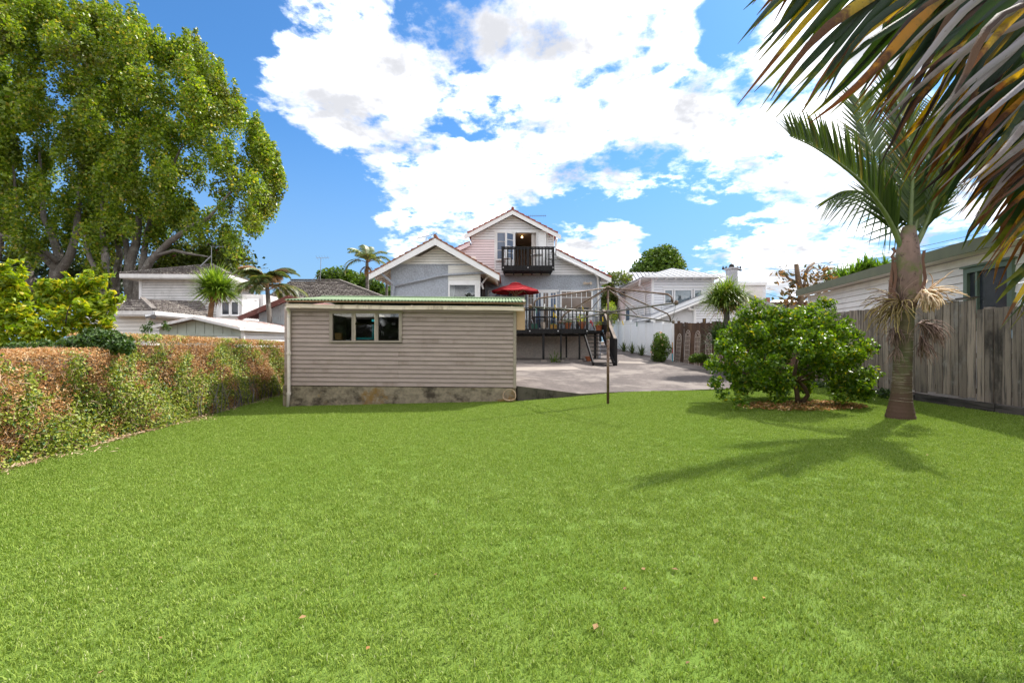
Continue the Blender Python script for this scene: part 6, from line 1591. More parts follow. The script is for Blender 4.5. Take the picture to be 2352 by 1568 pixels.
o1 = [(235, 60), (300, 62), (318, 95), (352, 108), (395, 124), (422, 122), (446, 148), (490, 184), (500, 205), (525, 238), (558, 272), (590, 318), (598, 350), (618, 362), (626, 400), (636, 446), (610, 468), (590, 494), (584, 540), (565, 566), (530, 590), (500, 556), (470, 590), (449, 552), (420, 500), (380, 512), (350, 560), (330, 520), (280, 600), (245, 640), (220, 560), (190, 380), (200, 200)]
tr1 = [([P(305, 745, 26), P(303, 690, 26), P(296, 640, 26), P(299, 600, 26), P(312, 560, 26.2), P(318, 520, 26.5), P(322, 400, 27)], [.50, .44, .40, .34, .30, .24, .10]),
       ([P(318, 740, 25.8), P(314, 700, 25.8), P(318, 650, 25.7), P(345, 600, 25.5), P(390, 555, 25.2), P(440, 520, 25), P(480, 500, 24.8), P(530, 440, 24.5)], [.42, .36, .32, .28, .22, .18, .12, .05]),
       ([P(322, 640, 26), P(330, 590, 26), P(336, 540, 26.4), P(360, 460, 27), P(420, 330, 27)], [.25, .22, .2, .15, .06]),
       ([P(350, 590, 25.4), P(400, 575, 25), P(430, 582, 24.6), P(480, 590, 24.3)], [.14, .12, .10, .05]),
       ([P(296, 640, 26), P(290, 560, 26.4), P(270, 480, 27), P(250, 300, 27)], [.25, .2, .16, .06]),
       ([P(262, 700, 28), P(266, 640, 28), P(275, 580, 28), P(250, 470, 28.5)], [.35, .30, .24, .1])]
b1_ = P(305, 745, 26)
big_tree((b1_[0], 26, 0), 'large broadleaf tree nearest the two-storey house, its pale twin trunks forking low', o1, 27.5, 4.2, 125000, tr1, 3)
o2 = [(0, 40), (30, 30), (58, 12), (84, 30), (126, 18), (150, 50), (180, 44), (200, 36), (222, 62), (251, 46), (262, 80), (300, 130), (310, 300), (300, 470), (280, 600), (215, 660), (190, 580), (130, 560), (90, 610), (40, 620), (20, 560), (10, 480), (-20, 300)]
tr2 = [([P(128, 740, 26.5), P(132, 690, 26.5), P(128, 628, 26.5), P(134, 580, 26.6), P(120, 540, 26.8), P(100, 500, 27), P(90, 350, 27.5)], [.50, .44, .42, .34, .26, .2, .08]),
       ([P(128, 640, 26.4), P(160, 590, 26.2), P(175, 540, 26.2), P(180, 480, 26.5), P(190, 330, 27)], [.36, .30, .25, .2, .08]),
       ([P(130, 600, 26.3), P(105, 580, 25.8), P(60, 570, 25.2), P(20, 545, 24.8), P(-30, 530, 24.5)], [.22, .20, .17, .13, .08]),
       ([P(128, 620, 26.6), P(100, 590, 26.4), P(60, 560, 26.2), P(40, 500, 26), P(30, 380, 26)], [.26, .22, .18, .14, .06]),
       ([P(236, 720, 25), P(240, 640, 25), P(242, 590, 25), P(236, 540, 25.4), P(235, 440, 26)], [.34, .28, .25, .2, .1]),
       ([P(232, 640, 25), P(205, 590, 25), P(195, 540, 25.5)], [.2, .16, .1])]
b2__ = P(128, 740, 26.5)
big_tree((b2__[0], 26.5, 0), 'tall broadleaf tree in the middle of the left group with dark leaning forked trunk', o2, 28, 4.2, 110000, tr2, 4)
o3 = [(-420, 100), (-300, 0), (-200, -30), (-100, -20), (-20, 10), (20, 40), (40, 200), (30, 420), (0, 520), (-80, 560), (-300, 560), (-450, 400)]
tr3 = [([P(-40, 740, 26), P(-30, 640, 26), P(-60, 560, 26.5), P(-100, 400, 27)], [.5, .4, .3, .1]), ([P(60, 730, 29), P(70, 640, 29), P(50, 560, 29), P(30, 450, 29)], [.4, .34, .28, .1]), ([P(-30, 640, 26), P(0, 580, 26), P(10, 480, 26.5)], [.3, .2, .1])]
b3 = P(-40, 740, 26)
big_tree((b3[0], 26, 0), 'broadleaf tree cut by the left edge of the picture, farthest left of the group', o3, 28, 4.0, 34000, tr3, 5, .30)
# low background greenery under and behind the big trees
cl = [(*P(random.uniform(-300, 560), random.uniform(590, 740), random.uniform(30, 37)), random.uniform(1.2, 2.2)) for i in range(90)]
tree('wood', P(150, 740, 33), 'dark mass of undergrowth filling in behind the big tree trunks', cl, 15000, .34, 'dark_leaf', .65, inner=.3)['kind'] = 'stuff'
cl = [(*P(random.uniform(345, 565), random.uniform(572, 640), random.uniform(27, 30)), random.uniform(.7, 1.2)) for i in range(34)]
tree('broadleaf_tree', P(470, 700, 28), 'smaller tree with purple-tinged leaves rising behind the two-storey roof', cl, 13000, .19, 'under_leaf', .65, [([P(455, 720, 29), P(450, 640, 29), P(470, 600, 29)], [.2, .15, .08])])

# shrub behind the hedge, bright yellow-green
def pclumps(lst): return [(*P(u, v, d), r) for (u, v, d, r) in lst]
cl = pclumps([(5, 690, 8.6, .34), (15, 645, 8.6, .22), (12, 740, 8.6, .40), (60, 720, 8.8, .36), (70, 770, 8.6, .40), (0, 790, 8.4, .35), (130, 700, 9.2, .42), (150, 740, 9, .45), (180, 680, 9.4, .34), (205, 665, 9.4, .24), (215, 700, 9.4, .34), (240, 720, 9.4, .28), (245, 745, 9.3, .22), (130, 660, 9.2, .22), (165, 655, 9.2, .18), (110, 790, 8.8, .35), (200, 760, 9.2, .35), (40, 660, 8.8, .22), (95, 690, 9.1, .25), (-60, 700, 8.5, .5), (-80, 640, 8.6, .3), (-110, 760, 8.5, .5), (8, 620, 8.6, .16), (25, 640, 8.6, .2), (-5, 650, 8.6, .25), (225, 650, 9.4, .2), (185, 645, 9.4, .18), (250, 700, 9.4, .25)])
b = P(110, 0, 9)
tree('shrub', (b[0], 9, 0), 'bright yellow-green large-leaved shrub rising behind the hedge at the far left', [(a, b_, c, r*.72) for (a, b_, c, r) in cl]+[(a+random.uniform(-.35, .35), b_, c+r*random.uniform(.3, 1.1), r*.28) for (a, b_, c, r) in cl for _ in range(4)], 9500, .135, 'lime_leaf', .42, [([(b[0], 9, 0), (b[0]+.1, 9, .8), (b[0]+.4, 9.1, 1.6)], [.05, .04, .02]), ([(b[0], 9, 0), (b[0]-.4, 8.9, .9), (b[0]-1, 8.7, 1.8)], [.05, .04, .02]), ([P(150, 745, 8.9), P(155, 715, 8.6), P(163, 700, 8.6)], [.012, .009, .005])], bark='bark_dark', inner=.2, droop=-.3, cat='shrub')
cl = pclumps([(190, 790, 6.85, .17), (225, 790, 6.85, .19), (258, 790, 6.85, .18), (282, 784, 6.9, .13), (155, 797, 6.8, .15), (228, 772, 6.9, .13), (205, 768, 6.9, .10), (262, 772, 6.9, .10), (100, 805, 7.5, .2), (40, 810, 7.5, .2), (290, 798, 6.8, .11)])
b = P(240, 0, 6.9)
tree('shrub', (b[0], 6.9, 0), 'low dark green small-leaved shrub at the step in the hedge top', cl, 7000, .055, 'shrub_leaf', .55, inner=.2, cat='shrub')
cl = pclumps([(336, 755, 11.5, .14), (382, 752, 11.5, .12), (345, 742, 11.5, .08), (378, 742, 11.5, .07)])
tree('rose_bush', P(360, 800, 11.5), 'spindly leafy shoots showing over the hedge in front of the green garage', cl, 350, .06, 'shrub_leaf', .5, inner=.2, cat='shrub')

# citrus tree
cb = (5.74, 9.12, lawn_z(5.74)); cw = 5.55
cl = []
rr = random.Random(9)
for i in range(250):
    a = rr.uniform(0, 6.283); h = rr.random(); rad = 1.58*math.sqrt(max(.05, 1-(max(0, h-.42)/.60)**2))*(.82+.18*min(1, h*4)); q = rr.uniform(.15, 1)**.6
    cx9 = cw+math.cos(a)*rad*q
    if h < .22 and -.75 < cx9-cb[0] < .55 and math.sin(a) < .3: continue
    cl.append((cx9, cb[1]+math.sin(a)*rad*q*.9, cb[2]+.30+h*1.52, rr.uniform(.11, .22)))
cl += [(*P(1985, 795, 8.8), .13), (*P(2005, 855, 8.6), .14), (*P(1975, 870, 8.7), .18), (*P(2030, 860, 8.7), .06), (*P(1990, 905, 8.5), .16), (*P(1700, 920, 8.3), .17), (*P(1640, 880, 8.6), .14), (*P(1630, 840, 9), .12), (*P(1660, 905, 8.5), .14), (*P(1925, 915, 8.4), .13), (*P(1905, 700, 9.2), .16), (*P(1870, 705, 9.1), .14), (*P(1740, 700, 9.3), .18), (*P(1710, 715, 9.3), .18), (*P(1890, 690, 9.2), .10)]
ct = tree('citrus_tree', cb, 'round glossy citrus tree with small green fruit and low dense branches on the lawn', cl, 34000, .080, 'citrus_leaf', .50, inner=.1, droop=.1, nrand=1.1, lbias=(.3, 0, .45))
mb = MB(); mb.tube([(cb[0], cb[1], cb[2]-.05), (cb[0]-.03, cb[1], cb[2]+.22), (cb[0]-.10, cb[1], cb[2]+.5), (cb[0]-.02, cb[1], cb[2]+.9)], [.055, .045, .04, .025], 8); mb.build('trunk', M['citrus_bark'], ct, smooth=True)
mb = MB(); mb.tube([(cb[0]+.03, cb[1], cb[2]-.02), (cb[0]+.17, cb[1]-.03, cb[2]+.18), (cb[0]+.10, cb[1]-.03, cb[2]+.34), (cb[0]-.02, cb[1], cb[2]+.48), (cb[0]+.3, cb[1], cb[2]+.9)], [.05, .042, .04, .035, .02], 8); mb.build('trunk', M['citrus_bark'], ct, smooth=True)
for k in range(7):
    a = k*.9; p0 = (cb[0]-.05, cb[1], cb[2]+.45); mb = MB(); mb.tube([p0, (p0[0]+math.cos(a)*.5, p0[1]+math.sin(a)*.4, p0[2]+.12), (p0[0]+math.cos(a)*1.1, p0[1]+math.sin(a)*.9, p0[2]+.25)], [.022, .016, .008], 6); mb.build('limb', M['citrus_bark'], ct)
fm = mat('green_fruit', (.07, .14, .025), .4, .15, 20)
q = MB(); q.lathe((0, 0, 0), [(.004, -.03), (.018, -.024), (.03, 0), (.02, .022), (.004, .03)], 10); fme = bpy.data.meshes.new('fruit'); fme.from_pydata(q.v, [], q.f); fme.polygons.foreach_set('use_smooth', [True]*len(fme.polygons)); fme.materials.append(fm)
for i in range(34):
    c = cl[rr.randrange(110)]; dv = Vector((c[0]-cb[0], c[1]-cb[1]-.5, .2)).normalized()
    link('fruit', fme, None, ct, (c[0]+dv.x*c[3], c[1]+dv.y*c[3], c[2]+dv.z*c[3]), None, (1.1, 1.1, 1.1))
# mulch ring with leaf litter under the citrus
mb = MB(); c0 = (5.55, 8.75); ring_ = [(c0[0]+.95*math.cos(a)*(1+.1*math.sin(3*a)), c0[1]+.52*math.sin(a)*(1+.12*math.sin(2*a+1))) for a in [i*6.2832/28 for i in range(28)]]
for i in range(28):
    a, b = ring_[i], ring_[(i+1) % 28]; mb.poly((c0[0], c0[1], lawn_z(c0[0])+.03), (a[0], a[1], lawn_z(a[0])+.012), (b[0], b[1], lawn_z(b[0])+.012))
o = mb.build('mulch_ground', M['mulch']); o['kind'] = 'structure'
n = 1900; a = rng.uniform(0, 6.283, n); r0 = np.sqrt(rng.uniform(0, 1.2, n)); x = c0[0]+1.08*np.cos(a)*r0; y = c0[1]+.60*np.sin(a)*r0; z = np.array([lawn_z(q) for q in x])+rng.uniform(.02, .05, n)
me = leaf_mesh('leaf_litter', np.stack([x, y, z], 1), .055, M['hedge_dry'], .5, normal=np.tile((0, 0, 1), (n, 1)), nrand=.4)
o = bpy.data.objects.new('leaf_litter', me); COL.objects.link(o); setp(o, 'brown dead leaves and mulch scattered under the citrus tree', 'litter', None, 'stuff')

cl = [(7.85+random.uniform(-.1, .1), 9.2+i*.42, .36+random.uniform(0, .08), random.uniform(.10, .18)) for i in range(8)]
tree('undergrowth', (7.85, 10.5, .28), 'dark weedy growth along the foot of the grey fence behind the citrus', cl, 2600, .055, 'shrub_leaf', .5, inner=.2, cat='undergrowth')['kind'] = 'stuff'
# bush and flaxes by the white fence
cl = [(6.52+.2*math.cos(i*2.4)*((i % 3)/2), 20.1+.3*math.sin(i*2.4), .75+.085*i, .32-.012*abs(i-5)) for i in range(12)]
tree('shrub', (6.5, 20.1, drive_z(6.5, 20.1)), 'dense rounded dark green bush with pale flowers against the end of the white fence', cl, 6500, .075, 'bush_leaf', .5, [([(6.5, 20.1, .5), (6.5, 20.1, .9)], [.05, .04])], inner=.5, cat='shrub')
C, d = clump_points(cl[4:], 40, .95); me = leaf_mesh('flower', C, .09, M['flower_pink'], .9, loc=(6.5, 20.1, drive_z(6.5, 20.1))); place_mesh('blossom', me, bpy.data.objects['shrub.002'] if 'shrub.002' in bpy.data.objects else o)
cl = [(*P(1592+i*7, 824-3*(i % 2), 16.8), .17) for i in range(5)]
tree('shrub', P(1605, 840, 16.8), 'low dark leafy clump at the foot of the brown fence', cl, 1800, .07, 'bush_leaf', .5, inner=.3, cat='shrub')
def blades(parent, name, base, n, length, width, m, spread=(0, 1.35), droopk=.6, seg=4, center=None, jitter=.03, lrange=(.7, 1.15), gamma=1.0):
    """sword leaves fanning from a point"""
    V = []; F = []; A = []; o0 = np.array(wloc(parent)); b0 = np.array(base)
    for i in range(n):
        az = rng.uniform(0, 2*math.pi); el = R(90)-(spread[0]+(spread[1]-spread[0])*rng.uniform()**gamma)
        l = length*rng.uniform(*lrange); hd_ = np.array([math.cos(az), math.sin(az), 0]); sd = np.array([-math.sin(az), math.cos(az), 0])
        p = b0+rng.normal(size=3)*jitter; e = el; i0 = len(V)
        for k in range(seg+1):
            t = k/seg; w = width*(1-t**2.2)*.5*(.6+.4*min(1, t*4))+.0008
            V.append(p-sd*w-o0); V.append(p+sd*w-o0)
            e2 = e-droopk*(.25+t)*l*.9/ seg*1.4
            p = p+(hd_*math.cos(e)+np.array([0, 0, math.sin(e)]))*l/seg; e = e2
        for k in range(seg): F.append((i0+2*k, i0+2*k+1, i0+2*k+3, i0+2*k+2))
        A += [rng.uniform()]*seg
    me = npmesh(name, V, F, [('rnd', 'FACE', A)]); me.materials.append(M[m]); o = place_mesh(name, me, parent); return o
for (u, v, d, lab) in ((1417, 800, 28, 'small flax tuft at the white fence foot, nearest the house'), (1432, 803, 26.5, 'small flax tuft in the middle of three along the white fence'), (1450, 807, 25, 'small flax tuft nearest the dark green bush')):
    y = d-1.5; x = fence_x(y)-.45; t = thing('flax_plant', (x, y, drive_z(x, y)), lab, 'plant')
    blades(t, 'leaf_tuft', (x, y, drive_z(x, y)), 38, .62, .05, 'flax_leaf', (0, 1.1), .35)
t = thing('weed_clump', (2.2, 20.0, drive_z(2.2, 20)), 'small weeds growing by the deck posts', 'plant'); blades(t, 'leaf_tuft', (1.9, 19.9, drive_z(1.9, 19.9)), 60, .26, .04, 'bush_leaf', (0, 1.5), .3, jitter=.12)
t = thing('paint_stick', P(1549, 829, 20.3), 'thin blue and red striped stake leaning at the end of the white fence', 'stake')
a = P(1545, 830, 20.2); mb = MB(); mb.tube([a, (a[0]+.03, a[1]+.1, a[2]+.35)], .022, 6); mb.build('lower_band', M['louvre_blue'], t); mb = MB(); mb.tube([(a[0]+.03, a[1]+.1, a[2]+.351), (a[0]+.05, a[1]+.16, a[2]+.6)], .022, 6); mb.build('middle_band', M['red_plastic'], t); mb = MB(); mb.tube([(a[0]+.05, a[1]+.16, a[2]+.601), (a[0]+.07, a[1]+.22, a[2]+.85)], .022, 6); mb.build('upper_band', M['mustard_pot'], t)

# grassy tufted palm in front of the brown fence
gp = thing('ponytail_palm', (7.3, 15.4, .35), 'mop-headed tree with long drooping grassy leaves in front of the brown fence', 'tree')
top = P(1668, 700, 15.4)
mb = MB(); mb.tube([(top[0]+.12, 15.45, .3), (top[0]+.10, 15.45, 1.2), (top[0]+.03, 15.4, 2.0), (top[0], 15.4, top[2])], [.14, .12, .10, .08], 9); mb.build('trunk', M['bark_grey'], gp, smooth=True)
for (dx, dz_, n, l) in ((-.25, .05, 420, .85), (.28, .0, 420, .85), (.0, .22, 480, .85), (-.05, -.05, 260, .95)):
    o = blades(gp, 'leaf_tuft', (top[0]+dx, 15.4, top[2]+dz_), n, l, .030, 'grass_palm_leaf', (0, 1.5), 2.1, 6, jitter=.09, gamma=.7); o['kind'] = 'stuff'
o = blades(gp, 'dead_leaf_skirt', (top[0], 15.4, top[2]-.1), 160, .8, .025, 'dead_frond', (1.2, 1.8), 2.0, 5, jitter=.08); o['kind'] = 'stuff'
c = P(1655, 785, 15.0); o = blades(gp, 'leaf_tuft', c, 420, .75, .028, 'shrub_leaf', (0, 1.6), 2.0, 6, jitter=.14); o['kind'] = 'stuff'
c = P(1705, 770, 14.6); o = blades(gp, 'leaf_tuft', c, 260, .55, .028, 'grass_palm_leaf', (0, 1.6), 1.6, 5, jitter=.12); o['kind'] = 'stuff'

# cabbage tree over the green garage roof
cbx = P(493.7, 668, 15); ct_ = thing('cabbage_tree', (cbx[0], 15, 0), 'spiky round-headed cabbage tree rising over the green garage roof', 'tree')
mb = MB(); mb.tube([P(483, 760, 15), P(483, 725, 15), P(487, 695, 15), (cbx[0], 15, cbx[2]-.05)], [.09, .08, .075, .08], 9); mb.build('trunk', M['brown_stem'], ct_, smooth=True)
for (dx, dz_, n) in ((-.12, .05, 300), (.2, .03, 300), (.02, .18, 320)):
    o = blades(ct_, 'leaf_head', (cbx[0]+dx, 15, cbx[2]+dz_), n, .80, .055, 'cabbage_leaf', (0, 2.15), .55, 4, jitter=.05, gamma=.5); o['kind'] = 'stuff'
o = blades(ct_, 'dead_leaf_skirt', (cbx[0], 15, cbx[2]-.1), 45, .55, .03, 'dead_frond', (2.1, 2.8), .8, 4, jitter=.08); o['kind'] = 'stuff'

# feathery palms
def frond(parent, base, az, el, length, m, nleaf=30, ll=.55, lw=.03, arch=1.1, hang=.8, rach=.02, rm='brown_stem', name='frond', vshape=.5, seg=3, start=.18, twist=0.0):
    pts = []; p = Vector(base); e = el; n = 14
    hd_ = Vector((math.cos(az), math.sin(az), 0))
    for i in range(n+1):
        pts.append(p.copy()); p = p+(hd_*math.cos(e)+Vector((0, 0, math.sin(e))))*length/n; e -= arch/n*(1+.6*i/n)
    mb = MB(); mb.tube(pts, [rach*(1-.85*i/n) for i in range(n+1)], 6)
    fo = mb.build(name, M[rm], parent)
    V = []; F = []; A = []; o0 = wloc(parent); sd = Vector((-math.sin(az), math.cos(az), 0))
    for i in range(nleaf):
        t = start+(1-start)*i/(nleaf-1); k = min(n-1, int(t*n)); f = t*n-k; q = pts[k].lerp(pts[min(n, k+1)], f); tg = (pts[min(n, k+1)]-pts[k]).normalized()
        l = ll*math.sin(math.pi*min(1, .18+.80*t))**.6*random.uniform(.85, 1.1)
        for s in (-1, 1):
            d = (sd*s*1.0+tg*(.55+.8*t)+Vector((0, 0, vshape))).normalized(); pp_2 = q.copy(); i0 = len(V); r_ = random.random()
            nr = d.cross(tg).normalized()
            for j in range(seg+1):
                u = j/seg; w = lw*(1-u**2)*.5+.001; wv = tg.lerp(Vector((0, 0, 1)), .3).normalized()
                V.append(pp_2-wv*w-o0); V.append(pp_2+wv*w-o0)
                d = (d+Vector((0, 0, -hang*(.4+u)/seg*1.3))+Vector((random.gauss(0, .03), random.gauss(0, .03), 0))).normalized(); pp_2 = pp_2+d*l/seg
            for j in range(seg): F.append((i0+2*j, i0+2*j+1, i0+2*j+3, i0+2*j+2)); A.append(r_)
    me = npmesh('leaflets', [tuple(v) for v in V], F, [('rnd', 'FACE', A)]); me.materials.append(M[m]); o = bpy.data.objects.new('leaflets', me); COL.objects.link(o); o.parent = fo; o['kind'] = 'stuff'
    return fo
kp = P(614, 668, 16.5); kt = thing('feather_palm', (kp[0], 16.5, 0), 'arching feather palm with some yellowing fronds between the old house and the taupe shed', 'tree')
mb = MB(); mb.tube([(kp[0]+.1, 16.5, 0), (kp[0]+.1, 16.5, 2.0), (kp[0], 16.5, kp[2]+.1)], [.11, .09, .07], 9); mb.build('trunk', M['bark_grey'], kt, smooth=True)
for i in range(26):
    a = i*2.4; el = (1.52, 1.3, 1.0, .6)[i % 4]; frond(kt, (kp[0], 16.5, kp[2]+.1), a, el, random.uniform(1.05, 1.4), 'palm_leaf' if i % 6 else 'dead_frond', 46, .46, .055, 1.6, 1.2, .018, 'brown_stem' if i % 3 else 'pale_wood')
frond(kt, (kp[0], 16.5, kp[2]), R(185), .5, 1.6, 'dead_frond', 22, .4, .03, 1.5, 1.8, .02); frond(kt, (kp[0], 16.5, kp[2]), R(-10), .45, 1.9, 'palm_leaf', 26, .4, .035, 1.2, 1.6, .02, 'pale_wood')
fp = P(843, 604, 36); ft = thing('feather_palm', (fp[0], 36, 1), 'distant tall feather palm with brown dead fronds left of the main house gable', 'tree')
mb = MB(); mb.tube([(fp[0]+.1, 36, .5), (fp[0], 36, fp[2])], [.16, .13], 8); mb.build('trunk', M['bark_grey'], ft)
for (a, el, l, h_) in ((175, .55, 2.6, 1.9), (160, 1.15, 2.2, 1.2), (95, 1.35, 2.0, .8), (40, 1.2, 2.1, 1.2), (15, .85, 2.3, 1.6), (-10, .5, 2.5, 1.9), (120, 1.4, 2.4, 1.0), (-60, .9, 1.8, 1.4), (-100, 1.0, 1.6, 1.4), (200, 1.3, 1.9, 1.2), (70, .9, 1.9, 1.4)):
    frond(ft, (fp[0], 36, fp[2]), R(a), el, l, 'palm_leaf', 22, .75, .10, h_, 1.3, .035)
for (a, m) in ((190, 'dead_frond'), (-80, 'dead_frond'), (-30, 'dead_frond')): frond(ft, (fp[0], 36, fp[2]-.2), R(a), -.5, 1.1, m, 14, .35, .14, 1.0, 1.0, .03)
fp2 = P(888, 640, 38); ft = thing('feather_palm', (fp2[0], 38, 1), 'small far palm half hidden under the left eave of the main house', 'tree')
mb = MB(); mb.tube([(fp2[0], 38, .5), (fp2[0], 38, fp2[2])], [.14, .11], 8); mb.build('trunk', M['bark_grey'], ft)
for i in range(8): frond(ft, (fp2[0], 38, fp2[2]), i*.8, .6+.3*(i % 2), 1.7, 'palm_leaf', 18, .6, .09, 1.7, 1.4, .03)
# distant trees
def simple_tree(u, v, d, lst, n, size, lm, label, name='broadleaf_tree', trunkv=None, **k):
    b = P(u, v, d); cl = pclumps([(a, b2, d+random.uniform(-1, 1), r) for (a, b2, r) in lst])
    return tree(name, (b[0], d, 1.0), label, cl, n, size, lm, .6, [([(b[0], d, .8), (b[0], d, b[2])], [.2, .14])], **k)
simple_tree(800, 660, 42, [(750, 640, 1.0), (780, 640, 1.2), (800, 648, 1.2), (820, 655, 1.3), (850, 660, 1.1), (765, 650, 1.2), (790, 665, 1.3), (838, 645, .6), (740, 632, .5), (868, 662, .7), (820, 670, 1.2)], 8000, .30, 'bush_leaf', 'flat-topped bright green tree behind the far dark tiled roof')
simple_tree(885, 676, 42, [(870, 682, .9), (890, 680, .8), (905, 676, .9)], 2500, .28, 'bush_leaf', 'low green tree just left of the wing wall of the main house')
simple_tree(1510, 610, 47, [(1500, 600, 1.4), (1525, 595, 1.6), (1545, 606, 1.3), (1480, 622, 1.4), (1465, 632, 1.0), (1510, 590, 1.0), (1535, 590, 1.1), (1500, 620, 1.8), (1550, 620, 1.3), (1525, 615, 1.8)], 8500, .34, 'bush_leaf', 'rounded tree rising behind the villa roof')
simple_tree(1405, 680, 36, [(1408, 650, 1.0), (1400, 670, 1.1), (1410, 690, 1.2), (1395, 700, .9), (1425, 643, .8), (1418, 665, 1.1), (1400, 720, 1.1), (1440, 640, .5)], 5500, .22, 'under_leaf', 'tree filling the gap between the main house and the villa')
simple_tree(1401, 720, 29, [(1402, 715, .45), (1403, 705, .35), (1400, 735, .5), (1406, 726, .4)], 1200, .12, 'lime_leaf', 'light green shrub with white flowers in the gap beside the main house', 'shrub', cat='shrub')
# magnolia with brown-backed leaves
mg = thing('magnolia_tree', (12.5, 20, .5), 'sparse magnolia with bare lopped trunk and brown-backed leaves behind the grey fence', 'tree')
D = 20
mb = MB(); mb.tube([P(1842, 780, D), P(1838, 720, D), P(1840, 670, D), P(1833, 640, D), P(1829, 606, D)], [.16, .13, .12, .11, .09], 9); mb.build('trunk', M['citrus_bark'], mg, smooth=True)
for pts in ([(1838, 690), (1856, 680), (1862, 664), (1880, 640), (1876, 622)], [(1840, 670), (1848, 650), (1852, 628), (1868, 612)], [(1838, 700), (1865, 690), (1900, 668)], [(1836, 690), (1815, 680), (1800, 700)], [(1833, 650), (1812, 640), (1795, 622)], [(1845, 640), (1856, 615), (1870, 604)]):
    mb = MB(); mb.tube([P(a, b, D+.3*i) for i, (a, b) in enumerate(pts)], [.07, .06, .05, .04, .03][:len(pts)], 6); mb.build('limb', M['citrus_bark'], mg, smooth=True)
C = []
for (u, v, k) in ((1792, 628, 26), (1810, 640, 14), (1822, 652, 24), (1818, 668, 30), (1808, 688, 22), (1798, 692, 16), (1862, 640, 20), (1872, 655, 20), (1890, 640, 22), (1895, 618, 18), (1905, 632, 20), (1885, 668, 26), (1900, 672, 20), (1852, 630, 16), (1830, 690, 14), (1876, 628, 12), (1912, 652, 18), (1870, 690, 20), (1850, 655, 12)):
    c = np.array(P(u, v, D)); C.append(c+rng.normal(size=(k, 3))*.16)
C = np.concatenate(C); o = place_mesh('crown', leaf_mesh('crown', C, .26, M['magnolia_leaf'], .42, normal=None, droop=0, loc=tuple(mg.location)), mg); o['kind'] = 'stuff'
# leafy shrub heads beyond the neighbour's roof
tp = thing('tropical_tree', (16, 21, 1), 'green palm-leaved tree head showing above the neighbour roof left of the palm', 'tree')
D = 22
for (u, v) in ((1935, 640), (1960, 632), (1985, 630), (2010, 622), (2030, 618), (1975, 620), (2045, 628), (1945, 650), (1992, 612)):
    c = P(u, v, D); o = blades(tp, 'leaf_head', c, 60, .62, .10, 'tropic_leaf', (0, 1.9), .5, 3, jitter=.1); o['kind'] = 'stuff'
mb = MB(); mb.tube([P(1990, 740, D), P(1990, 640, D)], [.2, .15], 8); mb.build('trunk', M['bark_grey'], tp)
for k, (u, v, r) in enumerate(((1910, 640, .6), (1925, 650, .6), (2020, 635, .7), (2050, 640, .6))): pass
cl = pclumps([(1915, 636, 24, .5), (1930, 645, 24, .5), (2025, 628, 24, .6), (2045, 626, 24, .5), (1955, 640, 24, .6)])
tree('broadleaf_tree', (16.5, 24, 1), 'rounded leafy tree just behind the palm-leaved head above the neighbour roof', cl, 2500, .17, 'bush_leaf', .5, [([(17, 24, .8), (17, 24, 4.4)], [.15, .1])])
# trees behind the viewer, seen only in window reflections
cl = [(random.uniform(-20, 20), random.uniform(-20, -16), random.uniform(.5, 6.0), random.uniform(1.2, 2.2)) for i in range(150)]
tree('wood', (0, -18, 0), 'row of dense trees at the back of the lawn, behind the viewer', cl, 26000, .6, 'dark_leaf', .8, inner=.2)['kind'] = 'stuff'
# ---------------------------------------------------------------- the nikau palm on the lawn
NB = Vector((6.25, 7.33, lawn_z(6.25)))
K = 7.33
def np_(u, v, d=K): return Vector(P(u, v, d))
nk = thing('nikau_palm', NB, 'tall palm with ringed trunk, swollen crownshaft and hanging flower stalks on the lawn', 'palm tree')
mat('palm_trunk', (.125, .10, .055), .85, .2, 8, dirt=(.09, .105, .035), dscale=2.2, dth=(.42, .6), dirt2=(.09, .055, .035), d2scale=3, d2th=(.5, .65), bump=.5, bscale=60, bstretch=(1, 1, 4), bdist=.015)
mat('palm_base', (.11, .06, .04), .95, .3, 20, dirt=(.06, .035, .025), dscale=9, dth=(.45, .65), bump=.9, bscale=60)
_m = M['palm_trunk']; _N = _m.node_tree.nodes; _L = _m.node_tree.links; _b = [x for x in _N if x.type == 'BSDF_PRINCIPLED'][0]
_src = _b.inputs['Base Color'].links[0].from_socket; _g = _N.new('ShaderNodeNewGeometry'); _s = _N.new('ShaderNodeSeparateXYZ'); _L.new(_g.outputs['Position'], _s.inputs[0])
_a = _N.new('ShaderNodeMath'); _a.operation = 'MULTIPLY_ADD'; _a.inputs[1].default_value = .7; _L.new(nz(_N, _L, pos(_N, _L, (1, 1, 2)), 6, 4, .7), _a.inputs[0]); _L.new(_s.outputs[2], _a.inputs[2])
_L.new(mixc(_N, _L, ramp(_N, _L, _a.outputs[0], .85, 1.55), (.085, .045, .028), _src), _b.inputs['Base Color'])
mat('trunk_scar', (.34, .29, .22), .9, .25, 20, dirt=(.12, .09, .06), dscale=6, dth=(.45, .6))
mat('crownshaft', (.20, .125, .10), .7, .25, 6, stretch=(1, 1, .4), dirt=(.12, .125, .035), dscale=2.4, dth=(.46, .60), dirt2=(.085, .045, .035), d2scale=7, d2th=(.54, .64), bump=.3, bscale=30, bstretch=(1, 1, .3))
mat('sheath_brown', (.16, .08, .05), .8, .25, 10, stretch=(1, 1, .3), bump=.5, bscale=40)
mat('rachis_green', (.12, .16, .045), .45, .15, 6)
prof = [(960, 34), (946, 29.5), (930, 25.5), (912, 22.5), (890, 21), (860, 20), (830, 19.5), (800, 19.5), (760, 19.5), (730, 20), (708, 21)]
cx0 = 2068
def axis_u(v): return 2068+(958-v)*.045 if v > 700 else 2079.6+(700-v)*.02
